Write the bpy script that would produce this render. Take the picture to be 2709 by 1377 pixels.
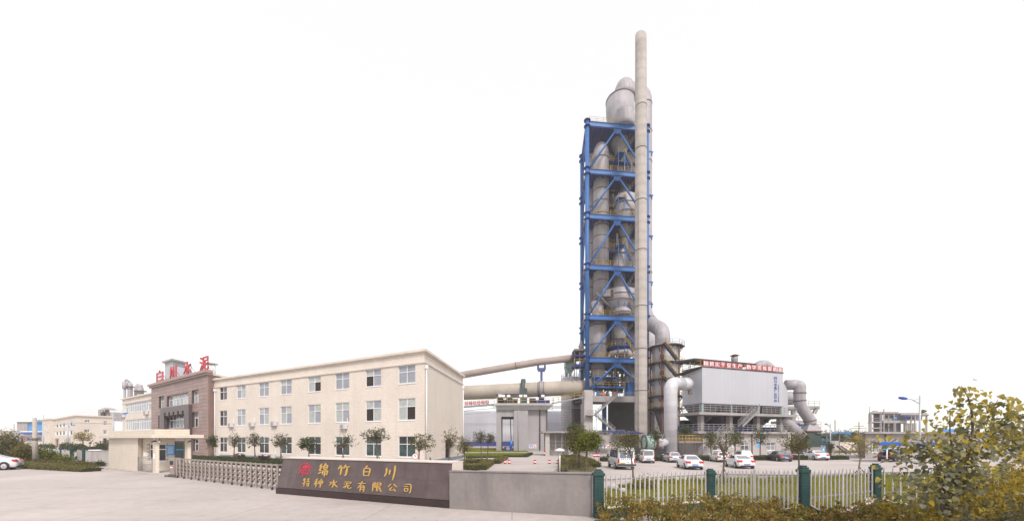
import bpy, bmesh, math, random
import numpy as np
from mathutils import Vector, Matrix

random.seed(11)
RNG = np.random.default_rng(5)
sc = bpy.context.scene
col = sc.collection
for o in list(bpy.data.objects):
    bpy.data.objects.remove(o)

# ------------------------------------------------------------------ camera, sky, sun, exposure
FPX, CX, HY, HC = 1000.0, 1354.5, 1162.0, 2.8      # focal length (px of a 2709 px wide frame), centre column, horizon row, eye height
cam = bpy.data.cameras.new("camera")
camo = bpy.data.objects.new("camera", cam)
col.objects.link(camo)
camo.location = (0, 0, HC)
camo.rotation_euler = (math.radians(90), 0, 0)
cam.sensor_fit = 'HORIZONTAL'
cam.sensor_width = 36.0
cam.lens = 36.0 * FPX / 2709.0
cam.shift_y = (HY - 688.5) / 2709.0
cam.clip_start = 0.1
cam.clip_end = 9000
sc.camera = camo

world = bpy.data.worlds.new("World")
sc.world = world
world.use_nodes = True
wn, wl = world.node_tree.nodes, world.node_tree.links
wn.clear()
wout = wn.new('ShaderNodeOutputWorld')
bg = wn.new('ShaderNodeBackground')
sky = wn.new('ShaderNodeTexSky')
sky.sky_type = 'NISHITA'
sky.sun_disc = False
SUN_EL, SUN_AZ = math.radians(46), math.radians(160)       # azimuth clockwise from +Y: the veiled sun stands behind the camera
sky.sun_elevation = SUN_EL
sky.sun_rotation = SUN_AZ
sky.dust_density = 1.5
bg.inputs['Strength'].default_value = 0.05
wl.new(sky.outputs[0], bg.inputs['Color'])
bg2 = wn.new('ShaderNodeBackground')                        # the even white overcast veil
bg2.inputs['Color'].default_value = (1.0, 0.968, 0.955, 1)
bg2.inputs['Strength'].default_value = 0.80
add = wn.new('ShaderNodeAddShader')
wl.new(bg.outputs[0], add.inputs[0])
wl.new(bg2.outputs[0], add.inputs[1])
wl.new(add.outputs[0], wout.inputs['Surface'])

sl = bpy.data.lights.new("sun", 'SUN')
sl.energy = 2.65
sl.angle = math.radians(12)
sl.color = (1.0, 0.93, 0.865)
so = bpy.data.objects.new("sun", sl)
col.objects.link(so)
sd = Vector((math.sin(SUN_AZ) * math.cos(SUN_EL), math.cos(SUN_AZ) * math.cos(SUN_EL), math.sin(SUN_EL)))
so.rotation_euler = sd.to_track_quat('Z', 'Y').to_euler()
so.location = (0, 0, 150)

sc.view_settings.view_transform = 'Standard'
sc.view_settings.look = 'None'
sc.view_settings.exposure = 0.24
sc.view_settings.gamma = 1
sc.view_settings.use_curve_mapping = False
sc.cycles.max_bounces = 6
sc.cycles.diffuse_bounces = 4
sc.cycles.use_denoising = True

# ------------------------------------------------------------------ measuring helpers
KR = dict(A=(0, 900, .3644), B=(540, 860, .395), C=(1180, 860, .395), D=(1640, 820, .4255), E=(2150, 960, .3185),
          F6=(1500, 50, .3132), F7=(1500, 440, .3207), F8=(1500, 800, .3208), g1=(0, 1040, .1757), g2=(280, 1120, .1222),
          g3=(310, 930, .168), g4=(730, 1200, .18245), g5=(1780, 940, .1242), g6=(1580, 1150, .1553), g7=(1220, 1030, .1604),
          g8=(1700, 1080, .163), h1=(2040, 980, .1987), h2=(1540, 920, .1834), h3=(1700, 800, .3053), h4=(1230, 900, .1604),
          h5=(1560, 1210, .2329), h6=(2000, 1100, .1833), h7=(560, 1100, .1165), h8=(860, 1080, .1553), j6=(2280, 1060, .12227),
          j7=(1440, 1120, .1146), j5=(430, 1190, .1281))


def S(k, x, y=0):
    a, b, s = KR[k]
    return (a + x * s, b + y * s)


def W(px, py, Z):
    """the place that lies Z metres deep behind the measured point of the survey picture"""
    return Vector(((px - CX) * Z / FPX, Z, HC + (HY - py) * Z / FPX))


def G(px, py):
    return W(px, py, HC * FPX / (py - HY))


def WS(k, x, y, Z):
    return W(*S(k, x, y), Z)


def GS(k, x, y):
    return G(*S(k, x, y))


def hgt(py, Z):
    return HC + (HY - py) * Z / FPX


UP = Vector((0, 0, 1))


class Frame:
    """A wall plane: u runs to the right as one faces it, v up, n towards the viewer."""

    def __init__(s, P, Q, v=None):
        s.O = Vector((P[0], P[1], P[2] if v is not None else 0.0))
        d = Vector((Q[0] - P[0], Q[1] - P[1], (Q[2] - P[2]) if v is not None else 0.0))
        s.L = d.length
        s.u = d.normalized()
        s.v = v.normalized() if v is not None else UP.copy()
        s.n = s.u.cross(s.v).normalized()

    def p(s, u, v, w=0.0):
        return s.O + s.u * u + s.v * v + s.n * w

    def hit(s, px, py, w=0.0):
        d = Vector(((px - CX) / FPX, 1, (HY - py) / FPX))
        c = Vector((0, 0, HC))
        o = s.O + s.n * w
        t = (o - c).dot(s.n) / d.dot(s.n)
        q = c + d * t - o
        return q.dot(s.u), q.dot(s.v)


# ------------------------------------------------------------------ mesh builder
BASE = {}


def base_of(o):
    b = Vector((0, 0, 0))
    while o is not None:
        b = b + o.location
        o = o.parent
    return b


class MB:
    def __init__(s):
        s.v, s.f, s.sm = [], [], []

    def face(s, pts, smooth=False):
        i = len(s.v)
        s.v.extend([tuple(p) for p in pts])
        s.f.append(tuple(range(i, i + len(pts))))
        s.sm.append(smooth)

    def grid(s, rows, smooth=True, close=False):
        """rows of points, joined into quads; close wraps each row"""
        i0 = len(s.v)
        n = len(rows[0])
        for r in rows:
            s.v.extend([tuple(p) for p in r])
        for a in range(len(rows) - 1):
            for b in range(n if close else n - 1):
                c = (b + 1) % n
                s.f.append((i0 + a * n + b, i0 + a * n + c, i0 + (a + 1) * n + c, i0 + (a + 1) * n + b))
                s.sm.append(smooth)

    def hexa(s, P):
        """8 points: 0-3 bottom loop (counter-clockwise from above), 4-7 top loop"""
        i = len(s.v)
        s.v.extend([tuple(p) for p in P])
        for q in ((3, 2, 1, 0), (4, 5, 6, 7), (0, 1, 5, 4), (1, 2, 6, 5), (2, 3, 7, 6), (3, 0, 4, 7)):
            s.f.append(tuple(i + k for k in q))
            s.sm.append(False)

    def box(s, x0, x1, y0, y1, z0, z1):
        s.hexa([(x0, y0, z0), (x1, y0, z0), (x1, y1, z0), (x0, y1, z0), (x0, y0, z1), (x1, y0, z1), (x1, y1, z1), (x0, y1, z1)])

    def fbox(s, fr, u0, u1, v0, v1, w0, w1):
        p = fr.p
        s.hexa([p(u0, v0, w1), p(u1, v0, w1), p(u1, v0, w0), p(u0, v0, w0), p(u0, v1, w1), p(u1, v1, w1), p(u1, v1, w0), p(u0, v1, w0)])

    def bar(s, a, b, w, h=None, up=UP):
        """square bar from a to b"""
        a, b = Vector(a), Vector(b)
        h = h or w
        d = (b - a).normalized()
        x = d.cross(up)
        if x.length < 1e-4:
            x = d.cross(Vector((0, 1, 0)))
        x = x.normalized() * (w / 2)
        y = x.cross(d).normalized() * (h / 2)
        s.hexa([a - x - y, a + x - y, b + x - y, b - x - y, a - x + y, a + x + y, b + x + y, b - x + y])

    def tube(s, pts, r, n=8, caps=True, smooth=True):
        pts = [Vector(p) for p in pts]
        rs = r if isinstance(r, (list, tuple)) else [r] * len(pts)
        rows = []
        x = None
        for i, p in enumerate(pts):
            if i == 0:
                d = pts[1] - p
            elif i == len(pts) - 1:
                d = p - pts[i - 1]
            else:
                d = (pts[i + 1] - p).normalized() + (p - pts[i - 1]).normalized()
            d = d.normalized()
            if x is None:
                x = d.cross(UP)
                if x.length < 1e-3:
                    x = Vector((1, 0, 0))
            x = (x - d * x.dot(d)).normalized()
            y = d.cross(x)
            k = 1.0
            if 0 < i < len(pts) - 1:
                c = (pts[i + 1] - p).normalized().dot(d)
                k = 1.0 / max(c, .5)
            # the mitre stretches the ring only in the plane of the bend
            bend = None
            if k > 1.001:
                bend = ((pts[i + 1] - p).normalized() - (p - pts[i - 1]).normalized()).normalized()
            ring = []
            for j in range(n):
                a = 2 * math.pi * j / n
                q = x * math.cos(a) * rs[i] + y * math.sin(a) * rs[i]
                if bend is not None:
                    q = q + bend * (q.dot(bend) * (k - 1))
                ring.append(p + q)
            rows.append(ring)
        s.grid(rows, smooth, True)
        if caps:
            s.face(rows[0][::-1])
            s.face(rows[-1])

    def lathe(s, c, prof, n=24, smooth=True, axis=UP, caps=True):
        """prof: (radius, height) from bottom to top about an upright axis through c"""
        c = Vector(c)
        ax = Vector(axis).normalized()
        x = ax.cross(Vector((0, 1, 0)))
        if x.length < 1e-3:
            x = Vector((1, 0, 0))
        x.normalize()
        y = ax.cross(x)
        rows = [[c + ax * h + (x * math.cos(2 * math.pi * j / n) + y * math.sin(2 * math.pi * j / n)) * r for j in range(n)] for r, h in prof]
        s.grid(rows, smooth, True)
        if caps:
            if prof[0][0] > 1e-3:
                s.face(rows[0][::-1])
            if prof[-1][0] > 1e-3:
                s.face(rows[-1])

    def prism(s, poly, z0, z1):
        """poly counter-clockwise seen from above; z0/z1 numbers"""
        b = [(p[0], p[1], z0) for p in poly]
        t = [(p[0], p[1], z1) for p in poly]
        n = len(poly)
        s.face(t)
        s.face(b[::-1])
        for i in range(n):
            j = (i + 1) % n
            s.face([b[i], b[j], t[j], t[i]])

    def extrude(s, pts, d):
        """flat outline (facing against d) pushed along vector d"""
        d = Vector(d)
        a = [Vector(p) for p in pts]
        b = [p + d for p in a]
        s.face(a)
        s.face(b[::-1])
        n = len(a)
        for i in range(n):
            j = (i + 1) % n
            s.face([a[j], a[i], b[i], b[j]])

    def build(s, name, m, parent=None, kind=None, uv=True, origin=None, bevel=0, fix=True):
        me = bpy.data.meshes.new(name)
        off = base_of(parent) if parent is not None else (Vector(origin) if origin is not None else Vector((0, 0, 0)))
        vs = np.array(s.v, dtype=np.float64).reshape(-1, 3)
        uvs = None
        me.from_pydata((vs - np.array(off)).tolist(), [], s.f)
        me.polygons.foreach_set('use_smooth', s.sm)
        if fix and len(s.f) < 60000:
            bm = bmesh.new()
            bm.from_mesh(me)
            bmesh.ops.remove_doubles(bm, verts=bm.verts, dist=1e-5)
            bmesh.ops.recalc_face_normals(bm, faces=bm.faces)
            if bevel:
                bmesh.ops.bevel(bm, geom=[e for e in bm.edges if e.is_manifold and e.calc_face_angle(0) > .5], offset=bevel, segments=2, affect='EDGES', profile=.6)
            bm.to_mesh(me)
            bm.free()
        if uv:
            lay = me.uv_layers.new(name="UVMap")
            buf = np.zeros((len(me.loops), 2))
            co = np.zeros(len(me.vertices) * 3)
            me.vertices.foreach_get('co', co)
            co = co.reshape(-1, 3)
            li = np.zeros(len(me.loops), dtype=np.int64)
            me.loops.foreach_get('vertex_index', li)
            for p in me.polygons:
                nx, ny, nz = p.normal
                sl_ = slice(p.loop_start, p.loop_start + p.loop_total)
                c = co[li[sl_]]
                if abs(nz) > .75:
                    buf[sl_] = c[:, :2]
                else:
                    h = math.hypot(nx, ny) or 1
                    buf[sl_, 0] = (c[:, 0] * -ny + c[:, 1] * nx) / h
                    buf[sl_, 1] = c[:, 2]
            lay.data.foreach_set('uv', buf.ravel())
        if m is not None:
            me.materials.append(m)
        o = bpy.data.objects.new(name, me)
        if parent is not None:
            o.parent = parent
        elif origin is not None:
            o.location = origin
        col.objects.link(o)
        if kind:
            o['kind'] = kind
        return o


def tag(o, label=None, cat=None, group=None, kind=None):
    for k, v in (('label', label), ('category', cat), ('group', group), ('kind', kind)):
        if v:
            o[k] = v
    return o


def thing(name, label, cat, loc=(0, 0, 0), group=None, rz=0):
    o = bpy.data.objects.new(name, None)
    o.empty_display_size = .3
    o.location = loc
    o.rotation_euler = (0, 0, rz)
    col.objects.link(o)
    return tag(o, label, cat, group)


KIDS = {}


def copy_tree(o, parent=None, kids=None):
    if kids is None:
        kids = {}
        for q in col.objects:
            if q.parent is not None:
                kids.setdefault(q.parent.name, []).append(q)
    c = o.copy()
    col.objects.link(c)
    if parent is not None:
        c.parent = parent
    for ch in kids.get(o.name, []):
        copy_tree(ch, c, kids)
    return c


def share(o, name=None, loc=None, parent=None, rot=None, scale=None):
    """another piece with the same mesh"""
    c = bpy.data.objects.new(name or o.name.split('.')[0], o.data)
    if parent is not None:
        c.parent = parent
    if loc is not None:
        c.location = loc
    if rot is not None:
        c.rotation_euler = rot
    if scale is not None:
        c.scale = scale
    col.objects.link(c)
    return c


# ------------------------------------------------------------------ materials
def srgb(h):
    h = h.lstrip('#')
    r = [int(h[i:i + 2], 16) / 255 for i in (0, 2, 4)]
    return tuple(((c + .055) / 1.055) ** 2.4 if c > .04045 else c / 12.92 for c in r)


def M(name, c, rough=.7, metal=0.0, var=.12, vs=.6, grain=.05, gs=14, streak=0.0, streak_c=None, ss=(1.2, 1.2, .12), bump=0.0, bs=30,
      brick=None, rust=None, spec=.35, coat=0.0, ribs=None, bands=None, objvar=0):
    """A weathered surface: broad tone drift, fine grain, optional run-down streaks, brick or tile joints, ribs, stains."""
    m = bpy.data.materials.new(name)
    m.use_nodes = True
    nt = m.node_tree
    N, L = nt.nodes, nt.links
    b = N['Principled BSDF']
    b.inputs['Roughness'].default_value = rough
    b.inputs['Metallic'].default_value = metal
    b.inputs['Specular IOR Level'].default_value = spec
    if coat:
        b.inputs['Coat Weight'].default_value = coat
        b.inputs['Coat Roughness'].default_value = .08
    tc = N.new('ShaderNodeTexCoord')

    def noise(scale, detail=4, vec=None, rough_=.55):
        n = N.new('ShaderNodeTexNoise')
        n.inputs['Scale'].default_value = scale
        n.inputs['Detail'].default_value = detail
        n.inputs['Roughness'].default_value = rough_
        L.new(vec if vec is not None else tc.outputs['Object'], n.inputs['Vector'])
        return n.outputs['Fac']

    def ramp(f, a, bb):
        r = N.new('ShaderNodeMapRange')
        r.inputs['From Min'].default_value = a[0]
        r.inputs['From Max'].default_value = a[1]
        r.inputs['To Min'].default_value = bb[0]
        r.inputs['To Max'].default_value = bb[1]
        L.new(f, r.inputs['Value'])
        return r.outputs['Result']

    def mul(colr, f):
        x = N.new('ShaderNodeMixRGB')
        x.blend_type = 'MULTIPLY'
        x.inputs['Fac'].default_value = 1
        L.new(colr, x.inputs['Color1'])
        L.new(f, x.inputs['Color2'])
        return x.outputs['Color']

    def mix(colr, c2, f):
        x = N.new('ShaderNodeMixRGB')
        L.new(f, x.inputs['Fac'])
        L.new(colr, x.inputs['Color1'])
        if isinstance(c2, tuple):
            x.inputs['Color2'].default_value = (*c2[:3], 1)
        else:
            L.new(c2, x.inputs['Color2'])
        return x.outputs['Color']

    rgb = N.new('ShaderNodeRGB')
    rgb.outputs[0].default_value = (*c, 1)
    colr = rgb.outputs[0]
    height = None
    if brick:
        bw, bh, mc, ms, vr = brick
        br = N.new('ShaderNodeTexBrick')
        br.inputs['Scale'].default_value = 1
        br.inputs['Brick Width'].default_value = bw
        br.inputs['Row Height'].default_value = bh
        br.inputs['Mortar Size'].default_value = ms
        br.inputs['Mortar Smooth'].default_value = .2
        br.inputs['Bias'].default_value = 0
        br.inputs['Color1'].default_value = (*[x * (1 - vr) for x in c], 1)
        br.inputs['Color2'].default_value = (*[min(1, x * (1 + vr)) for x in c], 1)
        br.inputs['Mortar'].default_value = (*mc, 1)
        L.new(tc.outputs['UV'], br.inputs['Vector'])
        colr = br.outputs['Color']
        height = br.outputs['Fac']
    if var:
        colr = mul(colr, ramp(noise(vs, 5), (.3, .7), (1 - var, 1 + var)))
    if grain:
        colr = mul(colr, ramp(noise(gs, 3), (.3, .7), (1 - grain, 1 + grain)))
    if streak:
        mp = N.new('ShaderNodeMapping')
        mp.inputs['Scale'].default_value = ss
        L.new(tc.outputs['Object'], mp.inputs['Vector'])
        f = ramp(noise(1.0, 6, mp.outputs['Vector'], .65), (.52, .74), (0, streak))
        colr = mix(colr, streak_c or tuple(x * .4 for x in c), f)
    if rust:
        f = ramp(noise(rust[2] if len(rust) > 2 else .9, 8, None, .7), (.56, .72), (0, rust[1]))
        colr = mix(colr, rust[0], f)
    if objvar:                     # alike pieces differ a little from one to the next
        oi = N.new('ShaderNodeObjectInfo')
        colr = mul(colr, ramp(oi.outputs['Random'], (0, 1), (1 - objvar, 1 + objvar)))
    if bands:                      # lift joints every bands[0] metres of height, darker by bands[1]
        wv = N.new('ShaderNodeTexWave')
        wv.wave_type = 'BANDS'
        wv.bands_direction = 'Z'
        wv.inputs['Scale'].default_value = .314 / bands[0]
        wv.inputs['Distortion'].default_value = .6
        wv.inputs['Detail'].default_value = 2
        L.new(tc.outputs['Object'], wv.inputs['Vector'])
        colr = mul(colr, ramp(wv.outputs['Fac'], (.0, .6), (1 - bands[1], 1)))
    L.new(colr, b.inputs['Base Color'])
    hs = None
    if bump:
        hs = noise(bs, 5)
    if ribs:
        wv = N.new('ShaderNodeTexWave')
        wv.wave_type = 'BANDS'
        wv.bands_direction = ribs[0]
        wv.inputs['Scale'].default_value = .314 / ribs[1]
        L.new(tc.outputs['UV'], wv.inputs['Vector'])
        hs = wv.outputs['Fac']
        bump = ribs[2]
        colr2 = mul(colr, ramp(wv.outputs['Fac'], (0, .35), (1 - ribs[3], 1)))
        L.new(colr2, b.inputs['Base Color'])
    if height is not None or hs is not None:
        bp = N.new('ShaderNodeBump')
        bp.inputs['Strength'].default_value = bump or .4
        bp.inputs['Distance'].default_value = .03
        if height is not None:
            inv = N.new('ShaderNodeMath')
            inv.operation = 'SUBTRACT'
            inv.inputs[0].default_value = 1
            L.new(height, inv.inputs[1])
            L.new(inv.outputs[0], bp.inputs['Height'])
        else:
            L.new(hs, bp.inputs['Height'])
        L.new(bp.outputs['Normal'], b.inputs['Normal'])
    return m


def leaf_mat(name, cols, trans=.35, rough=.55, spec=.3):
    """Leaves: each separate leaf takes its own hue from the list; light passes through."""
    m = bpy.data.materials.new(name)
    m.use_nodes = True
    nt = m.node_tree
    N, L = nt.nodes, nt.links
    b = N['Principled BSDF']
    b.inputs['Roughness'].default_value = rough
    b.inputs['Specular IOR Level'].default_value = spec
    g = N.new('ShaderNodeNewGeometry')
    oi = N.new('ShaderNodeObjectInfo')
    ad = N.new('ShaderNodeMath')
    ad.operation = 'ADD'
    L.new(g.outputs['Random Per Island'], ad.inputs[0])
    L.new(oi.outputs['Random'], ad.inputs[1])
    fr = N.new('ShaderNodeMath')
    fr.operation = 'FRACT'
    L.new(ad.outputs[0], fr.inputs[0])
    r = N.new('ShaderNodeValToRGB')
    el = r.color_ramp.elements
    while len(el) < len(cols):
        el.new(.5)
    for i, c in enumerate(cols):
        el[i].position = i / max(1, len(cols) - 1)
        el[i].color = (*c, 1)
    L.new(fr.outputs[0], r.inputs['Fac'])
    L.new(r.outputs['Color'], b.inputs['Base Color'])
    t = N.new('ShaderNodeBsdfTranslucent')
    L.new(r.outputs['Color'], t.inputs['Color'])
    mx = N.new('ShaderNodeMixShader')
    mx.inputs['Fac'].default_value = trans
    L.new(b.outputs[0], mx.inputs[1])
    L.new(t.outputs[0], mx.inputs[2])
    L.new(mx.outputs[0], N['Material Output'].inputs['Surface'])
    return m


def flat(name, c, rough=.6, metal=0, spec=.4, coat=0):
    return M(name, c, rough, metal, var=.06, vs=2, grain=.03, spec=spec, coat=coat)


mt = {}
mt['ground'] = M('concrete_paving', (.425, .375, .352), .9, var=.13, vs=.12, grain=.07, gs=2.5, rust=((.28, .245, .23), .55, .22), bump=.15, bs=9, brick=(5.2, 4.4, (.27, .245, .23), .02, .02), streak=.32, streak_c=(.26, .235, .22), ss=(.09, .4, 1))
mt['yard'] = M('yard_concrete', (.43, .39, .375), .9, var=.07, vs=.15, grain=.05, gs=3, rust=((.36, .33, .31), .3, .3), bump=.1, bs=9, brick=(6, 5, (.40, .37, .35), .012, .02))
mt['earth'] = M('earth', (.12, .10, .05), 1, var=.3, vs=.8, grain=.2, gs=6)
mt['lawn'] = M('lawn_soil', (.16, .20, .035), 1, var=.25, vs=.8, grain=.25, gs=9)
mt['cream'] = M('cream_tile', (.715, .64, .565), .55, var=.06, vs=.25, grain=.03, gs=4, streak=.32, streak_c=(.50, .43, .365), ss=(1.6, 1.6, .10), brick=(.30, .16, (.54, .46, .395), .012, .03))
mt['cream_plain'] = M('cream_trim', (.67, .60, .53), .6, var=.06, vs=.4, streak=.3, streak_c=(.38, .31, .25), ss=(1.6, 1.6, .25))
mt['cream2'] = M('far_cream_wall', (.61, .545, .47), .7, var=.06, vs=.2, streak=.2, streak_c=(.4, .32, .25))
mt['base_blue'] = M('blue_grey_plinth', (.20, .235, .29), .8, var=.1)
mt['stone'] = M('mauve_stone', (.30, .205, .185), .45, objvar=.10, var=.07, vs=1.2, grain=.06, gs=20, spec=.3)
mt['stone_dark'] = M('dark_stone', (.10, .073, .077), .4, var=.1, vs=1, grain=.08, gs=20)
mt['joint'] = M('dark_joint', (.10, .075, .072), .9, var=.05)
mt['granite'] = M('polished_granite', (.088, .062, .061), .30, objvar=.09, var=.22, vs=1.6, grain=.16, gs=60, spec=.45, streak=.30, streak_c=(.15, .125, .125), ss=(2.2, 2.2, .22))
mt['granite_base'] = M('dark_granite', (.038, .024, .024), .25, var=.12, vs=1, grain=.16, gs=60, spec=.45)
mt['cap_stone'] = M('pale_cap_stone', (.62, .54, .48), .6, var=.08, vs=1)
mt['gold'] = M('gold_letter', (.52, .325, .095), .35, .25, var=.05, grain=.04, spec=.5)
mt['crimson'] = M('crimson_paint', (.50, .025, .06), .45, var=.04)
mt['letter_red'] = M('red_letter_paint', (.50, .04, .055), .45, var=.06)
mt['banner_red'] = M('red_banner', (.37, .07, .08), .7, var=.08)
mt['banner_ink'] = flat('white_print', (.78, .74, .74), .7)
mt['sign_blue'] = flat('sign_blue', (.025, .22, .62), .4)
mt['sign_sky'] = flat('sign_light_blue', (.06, .38, .75), .4)
mt['text_blue'] = flat('text_blue', (.02, .065, .32), .6)
mt['lamp_grey'] = M('lamp_post_grey', (.42, .45, .50), .45, .2, var=.05)
mt['support_blue'] = M('dull_blue_steel', (.07, .085, .20), .7, var=.15)
mt['cabin'] = M('pale_blue_render', (.44, .455, .49), .7, var=.06, streak=.3)
mt['white'] = M('white_paint', (.80, .80, .80), .45, var=.04)
mt['pvc'] = M('white_frame', (.78, .78, .79), .4, var=.03)
mt['glass_l'] = M('glass_painted_sky', (.28, .29, .335), .12, var=.12, vs=.7, spec=.5)  # pale grey-blue base colour paints in the sky reflected by the panes
mt['glass_c'] = M('glass_with_curtain', (.38, .40, .39), .15, var=.12, vs=2.2, spec=.5)
mt['glass_d'] = M('dark_glass', (.045, .045, .05), .06, var=.3, vs=1.5, spec=.55)
mt['glass_g'] = M('green_glass_reflection', (.055, .085, .085), .06, var=.3, vs=1.5, spec=.55)  # green base paints the ground-floor panes' reflections; guardhouse screen glass is teal itself
mt['dark'] = M('dark_opening', (.035, .028, .025), .9, var=.2)  # near-black colour paints in the shade inside open sashes and vent holes
mt['guard_tile'] = M('guard_cream_tile', (.65, .575, .485), .5, var=.05, vs=1, grain=.03)
mt['guard_grout'] = M('tile_grout', (.42, .36, .28), .9, var=.05)
mt['steel'] = M('stainless_steel', (.46, .405, .37), .33, .8, var=.06, spec=.5)
mt['steel_dk'] = M('gate_dark_metal', (.17, .14, .125), .45, .6, var=.1)
mt['rail'] = M('grey_rail', (.29, .275, .285), .5, .2, var=.1)
mt['rail_y'] = M('yellow_rail', (.50, .33, .06), .55, .0, var=.2, rust=((.2, .14, .06), .5))
mt['blue'] = M('blue_steel', (.028, .118, .345), .5, var=.16, vs=.25, grain=.04, streak=.35, streak_c=(.03, .09, .26), rust=((.10, .16, .30), .45, .5))
mt['blue_dk'] = M('dark_blue_steel', (.018, .032, .17), .65, var=.2, vs=.5)
mt['conc'] = M('weathered_concrete', (.33, .305, .297), .9, var=.12, vs=.35, grain=.08, gs=3, streak=.55, streak_c=(.19, .175, .165), ss=(.7, .7, .06))
mt['conc_lt'] = M('pale_concrete', (.43, .395, .385), .9, var=.09, vs=.3, grain=.06, gs=3, streak=.4, streak_c=(.28, .255, .245), ss=(.7, .7, .08))
mt['conc_dk'] = M('dark_and_shaded_concrete', (.062, .055, .056), .9, var=.15, vs=.3, grain=.08, gs=3, streak=.4, streak_c=(.09, .08, .08), ss=(.7, .7, .08))  # darkened to paint in the shade of the tower base and recesses
mt['pier'] = M('pier_concrete', (.335, .315, .325), .9, var=.07, vs=.25, grain=.05, gs=3, streak=.4, streak_c=(.20, .19, .195), ss=(.8, .8, .04))
mt['chimney'] = M('chimney_concrete', (.43, .388, .36), .9, var=.10, vs=.18, grain=.06, gs=2, streak=.55, streak_c=(.25, .225, .20), ss=(.35, .35, .05), rust=((.23, .205, .185), .65, .16), bands=(2.2, .10))
mt['vessel'] = M('vessel_steel', (.355, .333, .352), .6, .1, var=.14, vs=.3, grain=.05, gs=2, streak=.65, streak_c=(.17, .145, .14), ss=(1.3, 1.3, .06), rust=((.20, .14, .115), .5, .35))
mt['vessel_dk'] = M('flange_steel', (.16, .13, .12), .7, .2, var=.2)
mt['duct'] = M('galvanised_duct', (.57, .56, .59), .42, .15, var=.10, vs=.4, grain=.04, streak=.35, streak_c=(.30, .28, .29), ss=(.8, .8, .06), brick=(1.6, 1.0, (.38, .36, .365), .018, .03))
mt['kiln'] = M('kiln_shell', (.41, .36, .305), .75, .1, var=.16, vs=.22, grain=.05, gs=2, streak=.35, streak_c=(.27, .26, .21), ss=(.3, 1, .4), rust=((.33, .23, .16), .35, .3))
mt['airduct'] = M('rusty_duct', (.36, .30, .27), .75, .1, var=.12, vs=.4, streak=.4, streak_c=(.30, .22, .18), ss=(.5, .5, .12), rust=((.33, .22, .15), .6, .8))
mt['green_mach'] = M('green_machine', (.05, .075, .068), .5, var=.15)
mt['mach'] = M('dark_machinery', (.04, .036, .042), .6, .2, var=.3, vs=2)
mt['teal'] = M('teal_motor', (.03, .11, .15), .5, var=.12)
mt['fan_green'] = M('mint_fan', (.33, .46, .42), .4, .1, var=.12, streak=.3)
mt['sheet'] = M('silver_sheet', (.44, .43, .455), .45, .25, var=.08, vs=.15, ribs=('X', .9, .4, .10), streak=.25, streak_c=(.33, .30, .31), ss=(.5, .5, .04))
mt['sheet_roof'] = M('silver_roof', (.36, .35, .375), .5, .1, var=.08, vs=.1, brick=(1.0, 40, (.29, .28, .305), .05, .03), streak=.2, streak_c=(.28, .26, .265))
mt['clad'] = M('white_cladding', (.455, .46, .495), .5, .05, var=.05, vs=.15, ribs=('X', .32, .5, .13), streak=.22, streak_c=(.39, .37, .38), ss=(.9, .9, .05))
mt['clad_dk'] = M('grey_cladding', (.135, .13, .14), .6, .1, var=.1, ribs=('X', .35, .5, .2))
mt['silo'] = M('corrugated_silo', (.52, .505, .53), .5, .1, var=.08, ribs=('Y', .8, .5, .22), streak=.3, streak_c=(.28, .26, .26), ss=(.9, .9, .05))
mt['band_blue'] = M('blue_band', (.03, .045, .21), .6, var=.1)
mt['blue_sheet'] = M('blue_sheet', (.05, .26, .58), .5, var=.08, ribs=('X', .9, .4, .10))
mt['awning'] = M('awning_blue', (.01, .095, .42), .55, var=.05, ribs=('X', .35, .5, .12))
mt['rustbrown'] = M('brown_platform', (.055, .04, .038), .8, var=.2, rust=((.15, .07, .04), .6))
mt['redbrown'] = M('red_brown_steel', (.16, .055, .045), .7, var=.2)
mt['green_tile'] = M('green_glazed_tile', (.017, .060, .058), .35, var=.14, vs=1.4, grain=.05, spec=.4, brick=(.24, .062, (.034, .075, .072), .010, .15))
mt['green_cap'] = M('green_cap', (.03, .072, .066), .45, var=.12, vs=2)
mt['picket'] = M('picket_white', (.50, .46, .455), .6, var=.10, vs=3, streak=.35, streak_c=(.42, .37, .35), ss=(3, 3, .5))
mt['wall_grey'] = M('rendered_wall', (.228, .203, .198), .85, var=.14, vs=.5, grain=.06, gs=6, streak=.75, streak_c=(.15, .137, .135), ss=(.9, .9, .16), rust=((.31, .285, .28), .4, .45))
mt['stain_wall'] = M('stained_wall', (.44, .405, .395), .9, var=.16, vs=.9, grain=.08, streak=.6, streak_c=(.23, .20, .19), ss=(1.5, 1.5, .2))
mt['pole'] = M('concrete_pole', (.42, .375, .33), .85, var=.12, vs=1.5, grain=.06, streak=.3)
mt['tyre'] = M('tyre_rubber', (.03, .028, .028), .85, var=.1)
mt['rim'] = M('alloy_rim', (.52, .51, .52), .35, .6, var=.05)
mt['car_white'] = M('car_white', (.70, .70, .715), .25, var=.02, grain=0, coat=.6)
mt['car_beige'] = M('car_beige_white', (.64, .615, .58), .3, var=.02, grain=0, coat=.5)
mt['car_silver'] = M('car_silver', (.56, .56, .58), .3, .35, var=.02, grain=0, coat=.5)
mt['car_pearl'] = M('car_pearl', (.70, .70, .72), .28, .15, var=.02, grain=0, coat=.5)
mt['car_dark'] = M('car_dark_grey', (.07, .065, .075), .28, .3, var=.02, grain=0, coat=.6)
mt['car_wine'] = M('car_wine', (.075, .012, .03), .25, .2, var=.02, grain=0, coat=.6)
mt['car_glass'] = M('car_glass', (.05, .052, .06), .05, var=.1, spec=.6)
mt['car_glass_l'] = M('car_rear_glass', (.17, .175, .20), .06, var=.15, spec=.6)
mt['tail'] = flat('tail_lamp', (.45, .02, .02), .2, coat=.5)
mt['plate_b'] = flat('plate_blue', (.02, .16, .50), .4)
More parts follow.
